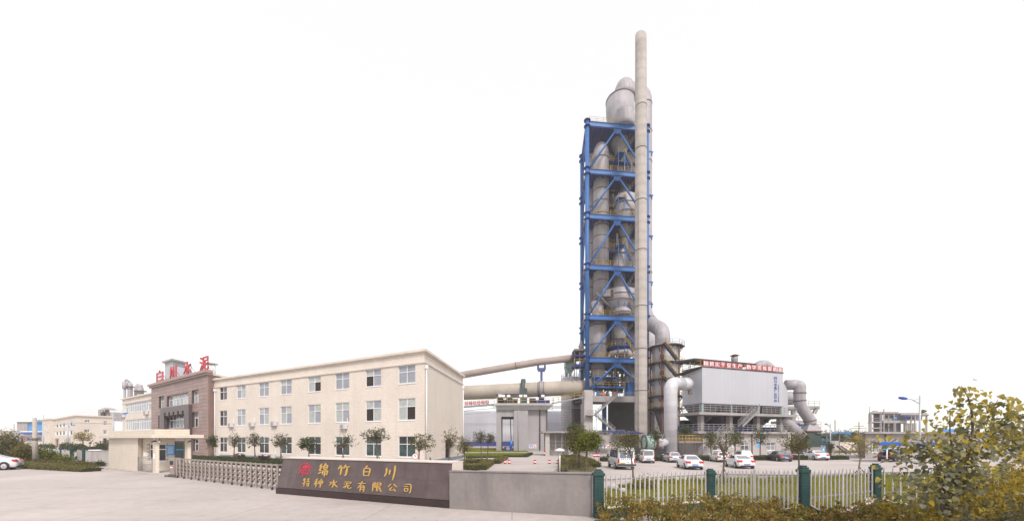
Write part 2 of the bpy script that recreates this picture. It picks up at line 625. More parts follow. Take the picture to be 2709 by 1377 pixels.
mt['plate_y'] = flat('plate_yellow', (.70, .40, .02), .4)
mt['plastic'] = flat('dark_plastic', (.035, .035, .045), .5)
mt['ac'] = M('air_con_casing', (.60, .575, .57), .5, var=.08, vs=3, streak=.3)
mt['ac_fan'] = M('air_con_grille', (.33, .31, .33), .6, var=.1)
mt['bark'] = M('bark', (.115, .09, .065), .95, var=.25, vs=3, grain=.2, gs=20, bump=.3, bs=14)
mt['bark_pale'] = M('pale_bark', (.20, .16, .125), .95, var=.25, vs=3, grain=.2, gs=20, bump=.3, bs=14)
mt['bark_lime'] = M('limewashed_bark', (.52, .47, .45), .95, var=.2, vs=5)
mt['stone_white'] = M('pale_boulder', (.40, .375, .34), .9, var=.12, vs=3)
mt['red'] = flat('red_paint', (.50, .02, .025), .5)
mt['orange'] = flat('orange_paint', (.62, .16, .02), .5)
mt['rubble'] = M('rubble', (.20, .185, .175), 1, var=.3, vs=1)
mt['hill'] = M('hill', (.58, .565, .58), 1, var=.2, vs=.006, grain=.1, gs=.03)  # near-white base colour paints in distance haze
mt['lf_dark'] = leaf_mat('leaves_dark', [(.045, .066, .028), (.065, .09, .035), (.085, .105, .04), (.11, .125, .06)], .35)
mt['lf_grey'] = leaf_mat('leaves_greyish', [(.08, .088, .055), (.11, .115, .07), (.145, .14, .085), (.20, .18, .12)], .4)
mt['lf_olive'] = leaf_mat('leaves_olive', [(.07, .08, .03), (.115, .115, .035), (.16, .135, .045), (.26, .19, .045)], .42)
mt['lf_bright'] = leaf_mat('leaves_bright', [(.08, .115, .016), (.13, .16, .02), (.18, .185, .025), (.25, .21, .035)], .45)
mt['lf_yellow'] = leaf_mat('leaves_yellow', [(.12, .11, .05), (.26, .20, .03), (.34, .25, .03), (.24, .22, .10), (.40, .27, .03), (.16, .15, .09)], .5)
mt['lf_big'] = leaf_mat('large_leaves', [(.13, .135, .085), (.20, .20, .13), (.26, .255, .18), (.17, .165, .09), (.34, .28, .06), (.11, .12, .07)], .42)
mt['lf_bigy'] = leaf_mat('large_yellow_leaves', [(.36, .30, .07), (.52, .41, .06), (.30, .28, .12), (.58, .44, .05), (.42, .33, .05), (.22, .22, .09)], .5)
mt['lf_bush'] = leaf_mat('bush_leaves', [(.14, .095, .03), (.24, .165, .04), (.33, .235, .05), (.22, .125, .045), (.42, .31, .07), (.22, .185, .05)], .45)
mt['lf_gold'] = leaf_mat('golden_leaves', [(.18, .135, .025), (.34, .25, .035), (.46, .33, .04), (.24, .21, .045), (.40, .27, .025), (.52, .38, .06)], .45)
mt['lf_weed'] = leaf_mat('weed_leaves', [(.10, .12, .03), (.20, .19, .04), (.32, .27, .05), (.13, .13, .06), (.40, .32, .06)], .45)
mt['lf_hedge'] = leaf_mat('hedge_leaves', [(.035, .045, .018), (.055, .07, .025), (.075, .085, .03), (.10, .10, .04)], .25)
mt['lf_hedge_y'] = leaf_mat('hedge_leaves_yellow', [(.12, .11, .035), (.17, .155, .05), (.22, .19, .06), (.14, .14, .05)], .38)
mt['lf_purple'] = leaf_mat('purple_leaves', [(.05, .03, .035), (.08, .05, .055), (.09, .07, .07)], .25)
mt['grass'] = leaf_mat('grass_blades', [(.12, .17, .02), (.18, .24, .025), (.26, .29, .035), (.22, .25, .03)], .4)
mt['grass_y'] = leaf_mat('dry_grass', [(.20, .20, .03), (.30, .28, .04), (.34, .30, .05), (.24, .25, .035)], .4)
mt['core'] = M('hedge_core', (.03, .032, .015), 1, var=.2)

# ------------------------------------------------------------------ lettering (all glyph outlines are made first, while the scene is small)
GLY = {}


def make_glyphs(chars):
    objs = []
    for ch in sorted(set(chars)):
        c = bpy.data.curves.new('glyph', 'FONT')
        c.body = ch
        c.size = 1
        c.resolution_u = 2
        o = bpy.data.objects.new('glyph', c)
        col.objects.link(o)
        objs.append((ch, o, c))
    dg = bpy.context.evaluated_depsgraph_get()
    dg.update()
    for ch, o, c in objs:
        me = bpy.data.meshes.new_from_object(o.evaluated_get(dg))
        bm = bmesh.new()
        bm.from_mesh(me)
        bmesh.ops.remove_doubles(bm, verts=bm.verts, dist=1e-4)
        bm.verts.index_update()
        v = [(q.co.x, q.co.y) for q in bm.verts]
        f = [[q.index for q in p.verts] for p in bm.faces]
        e = [(l.vert.index, l.link_loop_next.vert.index) for ed in bm.edges if len(ed.link_faces) == 1 for l in ed.link_loops]
        bm.free()
        bpy.data.meshes.remove(me)
        xs, ys = [a for a, b in v], [b for a, b in v]
        x0, x1, y0, y1 = min(xs), max(xs), min(ys), max(ys)
        v = [((a - x0) / (x1 - x0), (b - y0) / (y1 - y0)) for a, b in v]
        GLY[ch] = (v, f, e)
        bpy.data.objects.remove(o)
        bpy.data.curves.remove(c)


make_glyphs("白川水泥精抓实干促生产勤学苦练提质量四川省鑫广达环保是员工增收之源0836-75")

# brush-written characters of the sign: strokes as runs of xxyy points in a 0-99 box
BRUSH = {
    '绵': '309512703272 367810423446 06203834 66995686 50845255 508484868055 53708071 52568057 46444714 4644904686147820 66566600',
    '竹': '30950858 20744878 34743212 66995066 58789984 788074066216',
    '白': '52993676 22722610 227284787608 30447447 28127614',
    '川': '148020500422 46704436 849986507600',
    '特': '22920866 14744078 27962604 04344448 54828686 70967062 46609664 48389442 805680046812 56286418',
    '种': '38961484 04664472 25842404 24620432 27524040 52725540 527294768842 55428845 73987200',
    '水': '529852064016 086440681022 88786056 565876309912',
    '泥': '16922682 08661856 06122840 428890908666 44668668 428840502606 80505634 5656561292109628',
    '有': '06769480 529934620630 38563802 3856785876026610 40407642 40247626',
    '限': '12941202 12923892266638441840 529486948458 53768477 53588460 529452067018 92447432 64529904',
    '公': '36920852 629476729956 505620148020 66368604',
    '司': '1088909284046814 08665869 16482018 164856505218 20205421'}


def brush(mb, ch, fr, u0, u1, v0, v1, w0, d, wd):
    for st in BRUSH[ch].split():
        P = [Vector((int(st[i:i + 2]) / 99, int(st[i + 2:i + 4]) / 99)) for i in range(0, len(st), 4)]
        pts = []
        for i in range(len(P) - 1):
            for k in range(4):
                pts.append(P[i].lerp(P[i + 1], k / 4))
        pts.append(P[-1])
        n = len(pts)
        for _ in range(2):
            pts = [pts[0]] + [(pts[i - 1] + pts[i] * 2 + pts[i + 1]) / 4 for i in range(1, n - 1)] + [pts[-1]]
        L, R = [], []
        for i, q in enumerate(pts):
            t = (pts[min(i + 1, n - 1)] - pts[max(i - 1, 0)]).normalized()
            nr = Vector((-t.y, t.x))
            f = i / (n - 1)
            w = wd * (.75 + .45 * abs(t.y) + .15 * math.sin(f * 9)) * min(1, .55 + 2.5 * f) * (1 if f < .7 else 1 - 2.1 * (f - .7))
            L.append(q + nr * w * .75)
            R.append(q - nr * w * .75)

        def pt(q, w):
            return fr.p(u0 + (u1 - u0) * q.x, v0 + (v1 - v0) * q.y, w)
        for i in range(n - 1):
            mb.hexa([pt(L[i], w0), pt(R[i], w0), pt(R[i + 1], w0), pt(L[i + 1], w0), pt(L[i], w0 + d), pt(R[i], w0 + d), pt(R[i + 1], w0 + d), pt(L[i + 1], w0 + d)])


def glyph(mb, ch, fr, u0, u1, v0, v1, w0, d, shear=0.0, rot=False, wob=None):
    v, f, e = GLY[ch]

    def P(a, b, w):
        if rot:
            a, b = b, 1 - a
        a = a + shear * (b - .5)
        if wob:
            a, b = a + wob * math.sin(5 * b + 2 * a), b + wob * math.sin(6 * a + 1) + wob * 1.2 * (a - .5)
        return fr.p(u0 + (u1 - u0) * a, v0 + (v1 - v0) * b, w)
    i = len(mb.v)
    n = len(v)
    mb.v.extend([tuple(P(a, b, w0 + d)) for a, b in v])
    mb.v.extend([tuple(P(a, b, w0)) for a, b in v])
    for q in f:
        mb.f.append(tuple(i + k for k in q))
        mb.sm.append(False)
    for a, b in e:
        mb.f.append((i + a, i + n + a, i + n + b, i + b))
        mb.sm.append(False)


# ------------------------------------------------------------------ walls and windows
def wall_grid(mb, fr, U0, U1, V0, V1, holes, depth=.18, w=0.0):
    """front face of a wall with openings; each opening gets its reveals"""
    us = sorted(set([U0, U1] + [x for h in holes for x in h[:2]]))
    vs = sorted(set([V0, V1] + [x for h in holes for x in h[2:4]]))
    for a in range(len(us) - 1):
        for b in range(len(vs) - 1):
            cu, cv = (us[a] + us[a + 1]) / 2, (vs[b] + vs[b + 1]) / 2
            if any(h[0] < cu < h[1] and h[2] < cv < h[3] for h in holes):
                continue
            mb.face([fr.p(us[a], vs[b], w), fr.p(us[a + 1], vs[b], w), fr.p(us[a + 1], vs[b + 1], w), fr.p(us[a], vs[b + 1], w)])
    for h in holes:
        a, b, c, d = h[:4]
        dd = h[4] if len(h) > 4 else depth
        q = [(a, c), (b, c), (b, d), (a, d)]
        for k in range(4):
            p0, p1 = q[k], q[(k + 1) % 4]
            mb.face([fr.p(*p0, w), fr.p(*p1, w), fr.p(*p1, w - dd), fr.p(*p0, w - dd)])


def window(parent, fr, u0, u1, v0, v1, w=-.14, cols=2, split=.62, mats=('glass_l',), fw=.06, sill=True, rnd=random, name='window'):
    """white framed window set in an opening: frame with mullions and a transom; panes are sub-parts"""
    mb = MB()
    t = .07
    mb.fbox(fr, u0, u1, v0, v0 + fw, w, w + t)
    mb.fbox(fr, u0, u1, v1 - fw, v1, w, w + t)
    mb.fbox(fr, u0, u0 + fw, v0 + fw, v1 - fw, w, w + t)
    mb.fbox(fr, u1 - fw, u1, v0 + fw, v1 - fw, w, w + t)
    vt = v0 + (v1 - v0) * split
    mb.fbox(fr, u0 + fw, u1 - fw, vt - fw * .6, vt + fw * .6, w, w + t)
    iu = (u1 - u0 - 2 * fw) / cols
    for k in range(1, cols):
        uu = u0 + fw + iu * k
        mb.fbox(fr, uu - fw * .5, uu + fw * .5, v0 + fw, vt - fw * .6, w, w + t - .004)
        mb.fbox(fr, uu - fw * .5, uu + fw * .5, vt + fw * .6, v1 - fw, w, w + t - .004)
    if sill:
        mb.fbox(fr, u0 - .03, u1 + .03, v0 - .08, v0 - .002, w, .05)
    fo = mb.build(name, mt['pvc'], parent)
    for k in range(cols):
        a = u0 + fw + iu * k
        for j, (c, d) in enumerate(((v0 + fw, vt - fw * .6), (vt + fw * .6, v1 - fw))):
            pm = MB()
            pm.fbox(fr, a + fw * .5, a + iu - fw * .5, c, d, w + .01, w + .022)
            m_ = rnd.choice(mats) if not isinstance(mats, dict) else mats[(k, j)]
            pm.build('pane', mt[m_], fo)
    return fo


def railing(mb, pts, h=1.1, step=1.6, r=.035, n=5, rails=(1.0, .5)):
    for i in range(len(pts) - 1):
        a, b = Vector(pts[i]), Vector(pts[i + 1])
        L_ = (b - a).length
        k = max(1, int(round(L_ / step)))
        for j in range(k + 1):
            p = a.lerp(b, j / k)
            mb.tube([p, p + UP * h], r, n, False)
        for q in rails:
            mb.tube([a + UP * h * q, b + UP * h * q], r, n, False)


def stairs(mb, a, b, width, side, n=14, t=.16):
    """two stringers with treads; side is the horizontal direction of the width"""
    a, b, side = Vector(a), Vector(b), Vector(side).normalized()
    for s_ in (0, width):
        mb.bar(a + side * s_, b + side * s_, .06, t * 1.6)
    for k in range(n):
        p = a.lerp(b, (k + .5) / n)
        mb.bar(p, p + side * width, .26, .05)


def flip_ccw(poly):
    A = sum(poly[i][0] * poly[(i + 1) % len(poly)][1] - poly[(i + 1) % len(poly)][0] * poly[i][1] for i in range(len(poly)))
    return poly if A > 0 else poly[::-1]


def offset_poly(poly, d):
    """grow a convex counter-clockwise outline by d"""
    poly = [Vector((p[0], p[1])) for p in flip_ccw(poly)]
    n = len(poly)
    out = []
    for i in range(n):
        a, b, c = poly[i - 1], poly[i], poly[(i + 1) % n]
        d1, d2 = (b - a).normalized(), (c - b).normalized()
        n1, n2 = Vector((d1.y, -d1.x)), Vector((d2.y, -d2.x))
        m_ = (n1 + n2)
        out.append(tuple(b + m_ * (d / max(.3, (1 + n1.dot(n2))))))
    return out


def sheet(name, pts, z, m, kind='structure', label=None):
    mb = MB()
    mb.face([(p[0], p[1], z) for p in flip_ccw([(q[0], q[1]) for q in pts])])
    o = mb.build(name, m, None, kind)
    return o


# ------------------------------------------------------------------ foliage
def leaf_cloud(name, m, parent, centres, sizes, aspect=.55, kind=None, curl=.25, face_up=.0, off=None):
    """many separate leaf-shaped faces; centres Nx3 world, sizes N"""
    n = len(centres)
    c = np.asarray(centres, dtype=np.float64)
    s = np.asarray(sizes, dtype=np.float64)[:, None]
    d = RNG.normal(size=(n, 3))
    d[:, 2] -= .25
    d /= np.linalg.norm(d, axis=1)[:, None]
    q = RNG.normal(size=(n, 3))
    if face_up:
        q = q * (1 - face_up) + np.array([0, 0, 1.0]) * face_up * 2
    side = np.cross(d, q)
    side /= np.linalg.norm(side, axis=1)[:, None] + 1e-9
    nor = np.cross(side, d)
    a = c - d * s * .5
    b = c + side * s * aspect * .5 + nor * s * curl * .3
    e = c + d * s * .5 - nor * s * curl * .3
    f = c - side * s * aspect * .5 + nor * s * curl * .3
    if off is None:
        off = np.array(base_of(parent)) if parent is not None else np.zeros(3)
    V = np.stack([a, b, e, f], 1).reshape(-1, 3) - off
    me = bpy.data.meshes.new(name)
    me.vertices.add(4 * n)
    me.vertices.foreach_set('co', V.ravel())
    me.loops.add(4 * n)
    me.loops.foreach_set('vertex_index', np.arange(4 * n))
    me.polygons.add(n)
    me.polygons.foreach_set('loop_start', np.arange(n) * 4)
    me.polygons.foreach_set('loop_total', np.full(n, 4))
    me.update(calc_edges=True)
    me.materials.append(m)
    o = bpy.data.objects.new(name, me)
    if parent is not None:
        o.parent = parent
    col.objects.link(o)
    if kind:
        o['kind'] = kind
    return o


def clumps(c, r, n_cl, per, spread, shell=.45, flat_bottom=-.75, rng=RNG):
    """cluster centres in an ellipsoid and leaf points round them"""
    cc = []
    while len(cc) < n_cl:
        v = rng.normal(size=3)
        v /= np.linalg.norm(v)
        if v[2] < flat_bottom:
            continue
        rad = shell + (1 - shell) * rng.random() ** .6
        cc.append(np.array(c) + v * np.array(r) * rad * (.85 + .3 * rng.random()))
    cc = np.array(cc)
    pts = []
    for q in cc:
        k = max(3, int(per * (.4 + 1.2 * rng.random())))
        pts.append(q + rng.normal(size=(k, 3)) * spread * (.6 + .8 * rng.random()))
    return cc, np.concatenate(pts)


def tree(label, base, trunk_top, c, r, leaves='lf_grey', bark='bark', n_cl=34, per=26, leaf=.17, spread=.28, tr=.07, limbs=9, group=None, name='tree', stakes=0, shell=.45, lime=False, lean=None):
    base, trunk_top, c = Vector(base), Vector(trunk_top), Vector(c)
    t = thing(name, label, 'tree', base, group)
    cc, pts = clumps(c, r, n_cl, per, spread, shell)
    mb = MB()
    mid = base.lerp(trunk_top, .5) + Vector((random.uniform(-.05, .05), random.uniform(-.05, .05), 0))
    mb.tube([base - UP * .05, mid, trunk_top, trunk_top.lerp(c, .7)], [tr * 1.25, tr, tr * .85, tr * .4], 7)
    idx = RNG.permutation(len(cc))[:limbs]
    for i in idx:
        e = Vector(cc[i])
        st = trunk_top.lerp(c, random.uniform(-.15, .5))
        m_ = st.lerp(e, .5) + UP * random.uniform(-.05, .2) * (e - st).length
        mb.tube([st, m_, e], [tr * .55, tr * .32, tr * .12], 5, False)
        for _ in range(2):
            k = Vector(cc[random.randrange(len(cc))])
            if (k - m_).length < max(r) * 1.1:
                mb.tube([m_, m_.lerp(k, .6) + UP * .05, k], [tr * .26, tr * .16, tr * .08], 4, False)
    mb.build('trunk', mt[bark], t, uv=False, fix=False)
    for k in range(stakes):
        a = random.uniform(-.3, .3) + (0, 2.2, 4.2)[k % 3]
        sb = MB()
        sb.tube([base + Vector((math.cos(a), math.sin(a) * .6, 0)) * .75, base.lerp(trunk_top, .62)], .035, 5)
        sb.build('support_stake', mt['bark'], t, uv=False)
    leaf_cloud('crown', mt[leaves], t, pts, leaf * (.6 + .8 * RNG.random(len(pts))))
    return t


def tree_px(label, crown_px, trunk_px, base_y, Z=None, trunk_top=.35, depth=.75, **kw):
    """tree from the measured crown box (x0, y0, x1, y1), trunk column and ground row"""
    x0, y0, x1, y1 = crown_px
    if Z is None:
        Z = HC * FPX / (base_y - HY)
    b = W(trunk_px, 0, Z)
    b.z = 0
    c = W((x0 + x1) / 2, (y0 + y1) / 2, Z)
    sx = abs((x0 + x1) / 2 - CX) / FPX
    rx = (x1 - x0) / 2 * Z / FPX
    rz = (y1 - y0) / 2 * Z / FPX
    ry = min(rx * depth, max(rz, rx * .4)) / (1 + .6 * sx)
    tt = Vector((b.x + (c.x - b.x) * .35, Z, max(.4, (c.z - rz) * (1 - trunk_top * .0) + rz * trunk_top)))
    return tree(label, b, tt, c, (rx * .98, ry * .95, rz * .96), **kw)


def hedge(label, pts, width, h, leaves='lf_hedge', dens=170, leaf=.09, group=None, name='hedge', top_only=False, cat='hedge', wav=.05):
    """clipped hedge along ground points: a leafy skin on a bushy core"""
    pts = [Vector((p[0], p[1], 0)) for p in pts]
    t = thing(name, label, cat, pts[0], group)
    core = MB()
    P = []
    for i in range(len(pts) - 1):
        a, b = pts[i], pts[i + 1]
        d = b - a
        L_ = d.length
        d.normalize()
        s = Vector((d.y, -d.x, 0))
        w2 = width / 2 - .06
        core.hexa([a - s * -w2, b - s * -w2, b - s * w2, a - s * w2, a + s * w2 * .9 + UP * (h - .08), b + s * w2 * .9 + UP * (h - .08), b - s * w2 * .9 + UP * (h - .08), a - s * w2 * .9 + UP * (h - .08)])
        n = int(dens * L_ * (width + 2 * h))
        per = width + 2 * h
        for _ in range(n):
            q = random.random() * per
            l = random.random() * L_
            if q < h:
                o = s * (width / 2) + UP * q
            elif q < h + width:
                o = s * (width / 2 - (q - h)) + UP * h
            else:
                o = -s * (width / 2) + UP * (q - h - width)
            P.append(a + d * l + o + Vector((random.gauss(0, wav), random.gauss(0, wav), random.gauss(0, wav) + .04 * math.sin(l * 2.3))))
    core.build('core', mt['core'], t, uv=False)
    leaf_cloud('leaves', mt[leaves], t, [tuple(p) for p in P], leaf * (.6 + .8 * RNG.random(len(P))), kind='stuff')
    return t


def blades(name, m, poly, n, h, w=.02, z=0.0, label=None, keep=None):
    """grass blades inside a polygon (ground coordinates)"""
    poly = [(p[0], p[1]) for p in poly]
    xs, ys = [p[0] for p in poly], [p[1] for p in poly]
    P = np.empty((0, 2))
    while len(P) < n:
        q = np.stack([RNG.uniform(min(xs), max(xs), n), RNG.uniform(min(ys), max(ys), n)], 1)
        ins = np.zeros(len(q), bool)
        j = len(poly) - 1
        for i in range(len(poly)):
            xi, yi = poly[i]
            xj, yj = poly[j]
            c = ((yi > q[:, 1]) != (yj > q[:, 1])) & (q[:, 0] < (xj - xi) * (q[:, 1] - yi) / (yj - yi + 1e-12) + xi)
            ins ^= c
            j = i
        P = np.concatenate([P, q[ins]])
    P = P[:n]
    a = RNG.uniform(0, 6.283, n)
    hh = h * (.4 + .9 * RNG.random(n))
    dx, dy = np.cos(a) * w, np.sin(a) * w
    lx, ly = RNG.normal(size=n) * hh * .35, RNG.normal(size=n) * hh * .35
    zz = np.full(n, z)
    V = np.stack([np.stack([P[:, 0] - dx, P[:, 1] - dy, zz], 1), np.stack([P[:, 0] + dx, P[:, 1] + dy, zz], 1), np.stack([P[:, 0] + lx, P[:, 1] + ly, zz + hh], 1)], 1).reshape(-1, 3)
    me = bpy.data.meshes.new(name)
    me.vertices.add(3 * n)
    me.vertices.foreach_set('co', V.ravel())
    me.loops.add(3 * n)
    me.loops.foreach_set('vertex_index', np.arange(3 * n))
    me.polygons.add(n)
    me.polygons.foreach_set('loop_start', np.arange(n) * 3)
    me.polygons.foreach_set('loop_total', np.full(n, 3))
    me.update(calc_edges=True)
    me.materials.append(m)
    o = bpy.data.objects.new(name, me)
    col.objects.link(o)
    return tag(o, label, None, None, 'stuff')

# ================================================================== THE SETTING
sheet('terrain', [(-1600, -150), (1600, -150), (1600, 1500), (-1600, 1500)], -.03, mt['lawn'])
sheet('ground', [(-320, -40), (320, -40), (320, 330), (-320, 330)], 0, mt['ground'])

# far hill, painted pale to fade into the white sky behind the left factory
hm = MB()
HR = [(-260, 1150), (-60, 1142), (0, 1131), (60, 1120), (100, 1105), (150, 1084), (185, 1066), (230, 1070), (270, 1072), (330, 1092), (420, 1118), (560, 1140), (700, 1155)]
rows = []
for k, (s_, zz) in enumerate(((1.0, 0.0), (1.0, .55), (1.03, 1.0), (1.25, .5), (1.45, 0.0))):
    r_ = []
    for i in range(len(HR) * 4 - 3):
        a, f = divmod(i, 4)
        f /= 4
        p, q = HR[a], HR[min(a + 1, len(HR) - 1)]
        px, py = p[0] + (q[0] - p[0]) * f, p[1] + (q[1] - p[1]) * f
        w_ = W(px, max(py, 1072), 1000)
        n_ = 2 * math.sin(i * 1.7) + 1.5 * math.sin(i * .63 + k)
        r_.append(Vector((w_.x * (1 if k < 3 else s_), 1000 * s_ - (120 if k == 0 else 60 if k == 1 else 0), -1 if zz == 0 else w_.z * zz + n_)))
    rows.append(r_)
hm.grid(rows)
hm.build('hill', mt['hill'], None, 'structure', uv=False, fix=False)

# ================================================================== THREE-STOREY OFFICE WING (right part)
WL, WR = Vector((-48.4, 61.4, 0)), Vector((-9.55, 41.2, 0))
fw_ = Frame(WL, WR)
GD = Vector((2.0, 16.9, 0)).normalized()
WRB = WR + GD * 17.0
WLB = WL + GD * 17.0
HT = 12.6


def cornice(mb, poly, z0, z1, d):
    mb.prism(offset_poly(poly, d), z0, z1)


wing = thing('office_wing', 'long cream three-storey office wing with white windows behind the stone sign', 'office building', WL)
cols8 = [(102, 153), (218, 277), (366, 433), (511, 586), (696, 781), (878, 972), (1081, 1185), (1300, 1414)]
rows3 = [(9.12, 11.16), (5.0, 7.44), (.87, 3.2)]
wins = []
for a, b in cols8:
    u0 = fw_.hit(*S('B', a, 500))[0]
    u1 = fw_.hit(*S('B', b, 500))[0]
    for j, (v0, v1) in enumerate(rows3):
        wins.append((u0, u1, v0, v1, len(wins) // 3, j))
mb = MB()
wall_grid(mb, fw_, 0, fw_.L, .45, HT, [w_[:4] for w_ in wins], .16)
mb.build('front_wall', mt['cream'], wing)
fg = Frame(WR, WRB)
gu = fg.hit(*S('h8', 2050, 640))[0]
gu1 = fg.hit(*S('h8', 2140, 640))[0]
mb = MB()
wall_grid(mb, fg, 0, fg.L, .45, HT, [(gu, gu1, .45, 2.75)], .3)
mb.build('gable_wall', mt['cream'], wing)
mb = MB()
mb.face([WRB + UP * .45, WLB + UP * .45, WLB + UP * HT, WRB + UP * HT])
mb.face([WLB + UP * .45, WL + UP * .45, WL + UP * HT, WLB + UP * HT])
mb.build('rear_wall', mt['cream'], wing)
foot = [WL, WR, WRB, WLB]
mb = MB()
mb.prism(offset_poly(foot, .04), 0, .45)
mb.build('plinth', mt['base_blue'], wing)
mb = MB()
mb.face([(p.x, p.y, HT - .3) for p in foot])
mb.build('roof', mt['conc'], wing)
mb = MB()
cornice(mb, foot, HT - .22, HT + .06, .30)
cornice(mb, foot, HT - .36, HT - .225, .14)
mb.build('cornice', mt['cream_plain'], wing)
mb = MB()
cornice(mb, foot, 11.18, 11.36, .13)
mb.build('string_course', mt['cream_plain'], wing)
rr = random.Random(4)
styles = {(0, 0): ['glass_d'], (0, 1): ['glass_d'], (0, 2): ['glass_d']}
for (u0, u1, v0, v1, i, j) in wins:
    ms = styles.get((i, j)) or (['glass_l', 'glass_l', 'glass_c'] if j == 0 else ['glass_c', 'glass_l', 'glass_c'] if j == 1 else ['glass_d', 'glass_d', 'glass_g'])
    d = {(k, q): rr.choice(ms) for k in range(2) for q in range(2)}
    if (i, j) in ((4, 0), (7, 1)):
        d[(1, 0)] = 'dark'
    if (i, j) in ((6, 0), (6, 1)):
        d[(0, 0)] = 'dark'
    if (i, j) in ((6, 2), (7, 2)):
        d[(0, 0)] = d[(1, 0)] = 'glass_g'
    window(wing, fw_, u0, u1, v0, v1, mats=d)
dm = MB()
dm.fbox(fg, gu + .05, gu1 - .05, .45, 2.65, -.25, -.2)
dm.build('door', mt['dark'], wing)
cm_ = MB()
cm_.fbox(fg, gu - .4, gu1 + .4, 2.85, 3.0, .002, .9)
cm_.build('door_canopy', mt['cream_plain'], wing)
for fr, u in ((fw_, .55), (fg, .35), (fg, fg.L - .25)):
    pm = MB()
    pm.tube([fr.p(u, .3, .12), fr.p(u, 10.6, .12)], .07, 7)
    pm.fbox(fr, u - .16, u + .16, 10.6, 11.0, .02, .3)
    pm.build('downpipe', mt['pvc'], wing)

# outdoor air-conditioner units
proto = thing('air_conditioner', 'white outdoor air conditioner unit hanging below the sixth window column', 'air conditioner', (0, 0, 0), 'outdoor air conditioners on the cream wing')
mb = MB()
mb.box(-.45, .45, -.36, -.02, 0, .62)
mb.build('casing', mt['ac'], proto, bevel=.02)
mb = MB()
mb.lathe((-.13, -.36, .31), [(.24, 0), (.24, .025), (.2, .03)], 16, axis=(0, -1, 0))
mb.build('fan_grille', mt['ac_fan'], proto)
mb = MB()
for s_ in (-.3, .3):
    mb = MB()
    mb.bar((s_, 0, -.03), (s_, -.42, -.03), .05)
    mb.bar((s_, 0, -.32), (s_, -.4, -.04), .04)
    mb.build('bracket', mt['rail'], proto)
mb = MB()
mb.tube([(.4, -.1, .3), (.5, -.03, .5), (.42, -.03, 1.1), (.36, 0, 1.25)], .03, 5)
mb.build('hose', mt['pvc'], proto)
ang = math.atan2(fw_.u.y, fw_.u.x)
acs = [('B', 943, 676, 'hanging below the sixth window column', 1.0), ('B', 476, 657, 'under the middle storey beside the fourth window column', 1.0),
       ('B', 328, 662, 'under the middle storey beside the third window column', 1.0), ('B', 188, 667, 'under the middle storey beside the second window column', 1.0),
       ('B', 465, 874, 'low on the wall under the fourth window column', 1.0), ('B', 95, 872, 'on the ground at the foot of the corner downpipe', .9)]
for i, (k, x, y, w_, s_) in enumerate(acs):
    o = proto if i == 0 else copy_tree(proto)
    u, v = fw_.hit(*S(k, x, y))
    o.location = fw_.p(u, max(.02, v - .31), .02)
    o.rotation_euler = (0, 0, ang)
    o.scale = (s_ * 1.2, s_ * 1.0, s_ * 1.1)
    o['label'] = 'white outdoor air conditioner unit ' + w_

# ================================================================== STONE-CLAD ENTRANCE BLOCK
EL, ER = Vector((-73.1, 76.6, 0)), Vector((-48.55, 60.4, 0))
fe = Frame(EL, ER)
HE = 13.5
ELB, ERB = EL + GD * 12, ER + GD * 12
ent = thing('entrance_block', 'tall mauve stone-clad entrance block with red roof letters and dark portal', 'office building', EL)


def fe_box(x0, x1, y0, y1, w=0.0, fr=None, k='g3'):
    fr = fr or fe
    u0, _ = fr.hit(*S(k, x0, (y0 + y1) / 2), w)
    u1, _ = fr.hit(*S(k, x1, (y0 + y1) / 2), w)
    _, va = fr.hit(*S(k, (x0 + x1) / 2, y0), w)
    _, vb = fr.hit(*S(k, (x0 + x1) / 2, y1), w)
    return (u0, u1, min(va, vb), max(va, vb))


e_holes = [fe_box(655, 738, 695, 882), fe_box(780, 1125, 665, 840), fe_box(1172, 1280, 603, 808), fe_box(1178, 1278, 945, 1182), fe_box(645, 668, 1003, 1205)]
e_holes.append(fe_box(1397, 1440, 715, 802, k='A'))
e_holes.append(fe_box(785, 1058, 985, 1197))
mb = MB()
wall_grid(mb, fe, 0, fe.L, 0, HE, e_holes, .5, -.03)
mb.build('front_wall', mt['joint'], ent)
# individual cladding panels
pw, ph_ = fe.L / 13, HE / 23
pans = 0
for i in range(13):
    for j in range(23):
        u0, u1, v0, v1 = i * pw + .02, (i + 1) * pw - .02, j * ph_ + .02, (j + 1) * ph_ - .02
        bits = [(u0, u1, v0, v1)]
        for h in e_holes:
            nb = []
            for (a, b, c, d) in bits:
                if h[1] <= a or h[0] >= b or h[3] <= c or h[2] >= d:
                    nb.append((a, b, c, d))
                    continue
                if h[0] > a + .05:
                    nb.append((a, h[0], c, d))
                if h[1] < b - .05:
                    nb.append((h[1], b, c, d))
                a2, b2 = max(a, h[0]), min(b, h[1])
                if h[2] > c + .05:
                    nb.append((a2, b2, c, h[2]))
                if h[3] < d - .05:
                    nb.append((a2, b2, h[3], d))
            bits = nb
        for (a, b, c, d) in bits:
            m_ = MB()
            m_.fbox(fe, a, b, c, d, -.028, random.uniform(-.004, .004))
            if pans < 300:
                m_.build('stone_panel', mt['stone'], ent)
            pans += 1
fes = Frame(ER, ERB)
mb = MB()
mb.fbox(fes, 0, 1.3, 0, HE, -.2, .02)
mb.build('stone_return', mt['stone'], ent)
mb = MB()
mb.fbox(fes, 1.3, fes.L, 0, HE - .5, -.2, 0)
mb.face([ERB + UP * 0, ELB, ELB + UP * HE, ERB + UP * HE])
mb.face([ELB, EL, EL + UP * HE, ELB + UP * HE])
mb.build('rear_wall', mt['cream'], ent)
efoot = [EL, ER, ERB, ELB]
mb = MB()
mb.face([(p.x, p.y, HE - .2) for p in efoot])
mb.build('roof', mt['conc'], ent)
mb = MB()
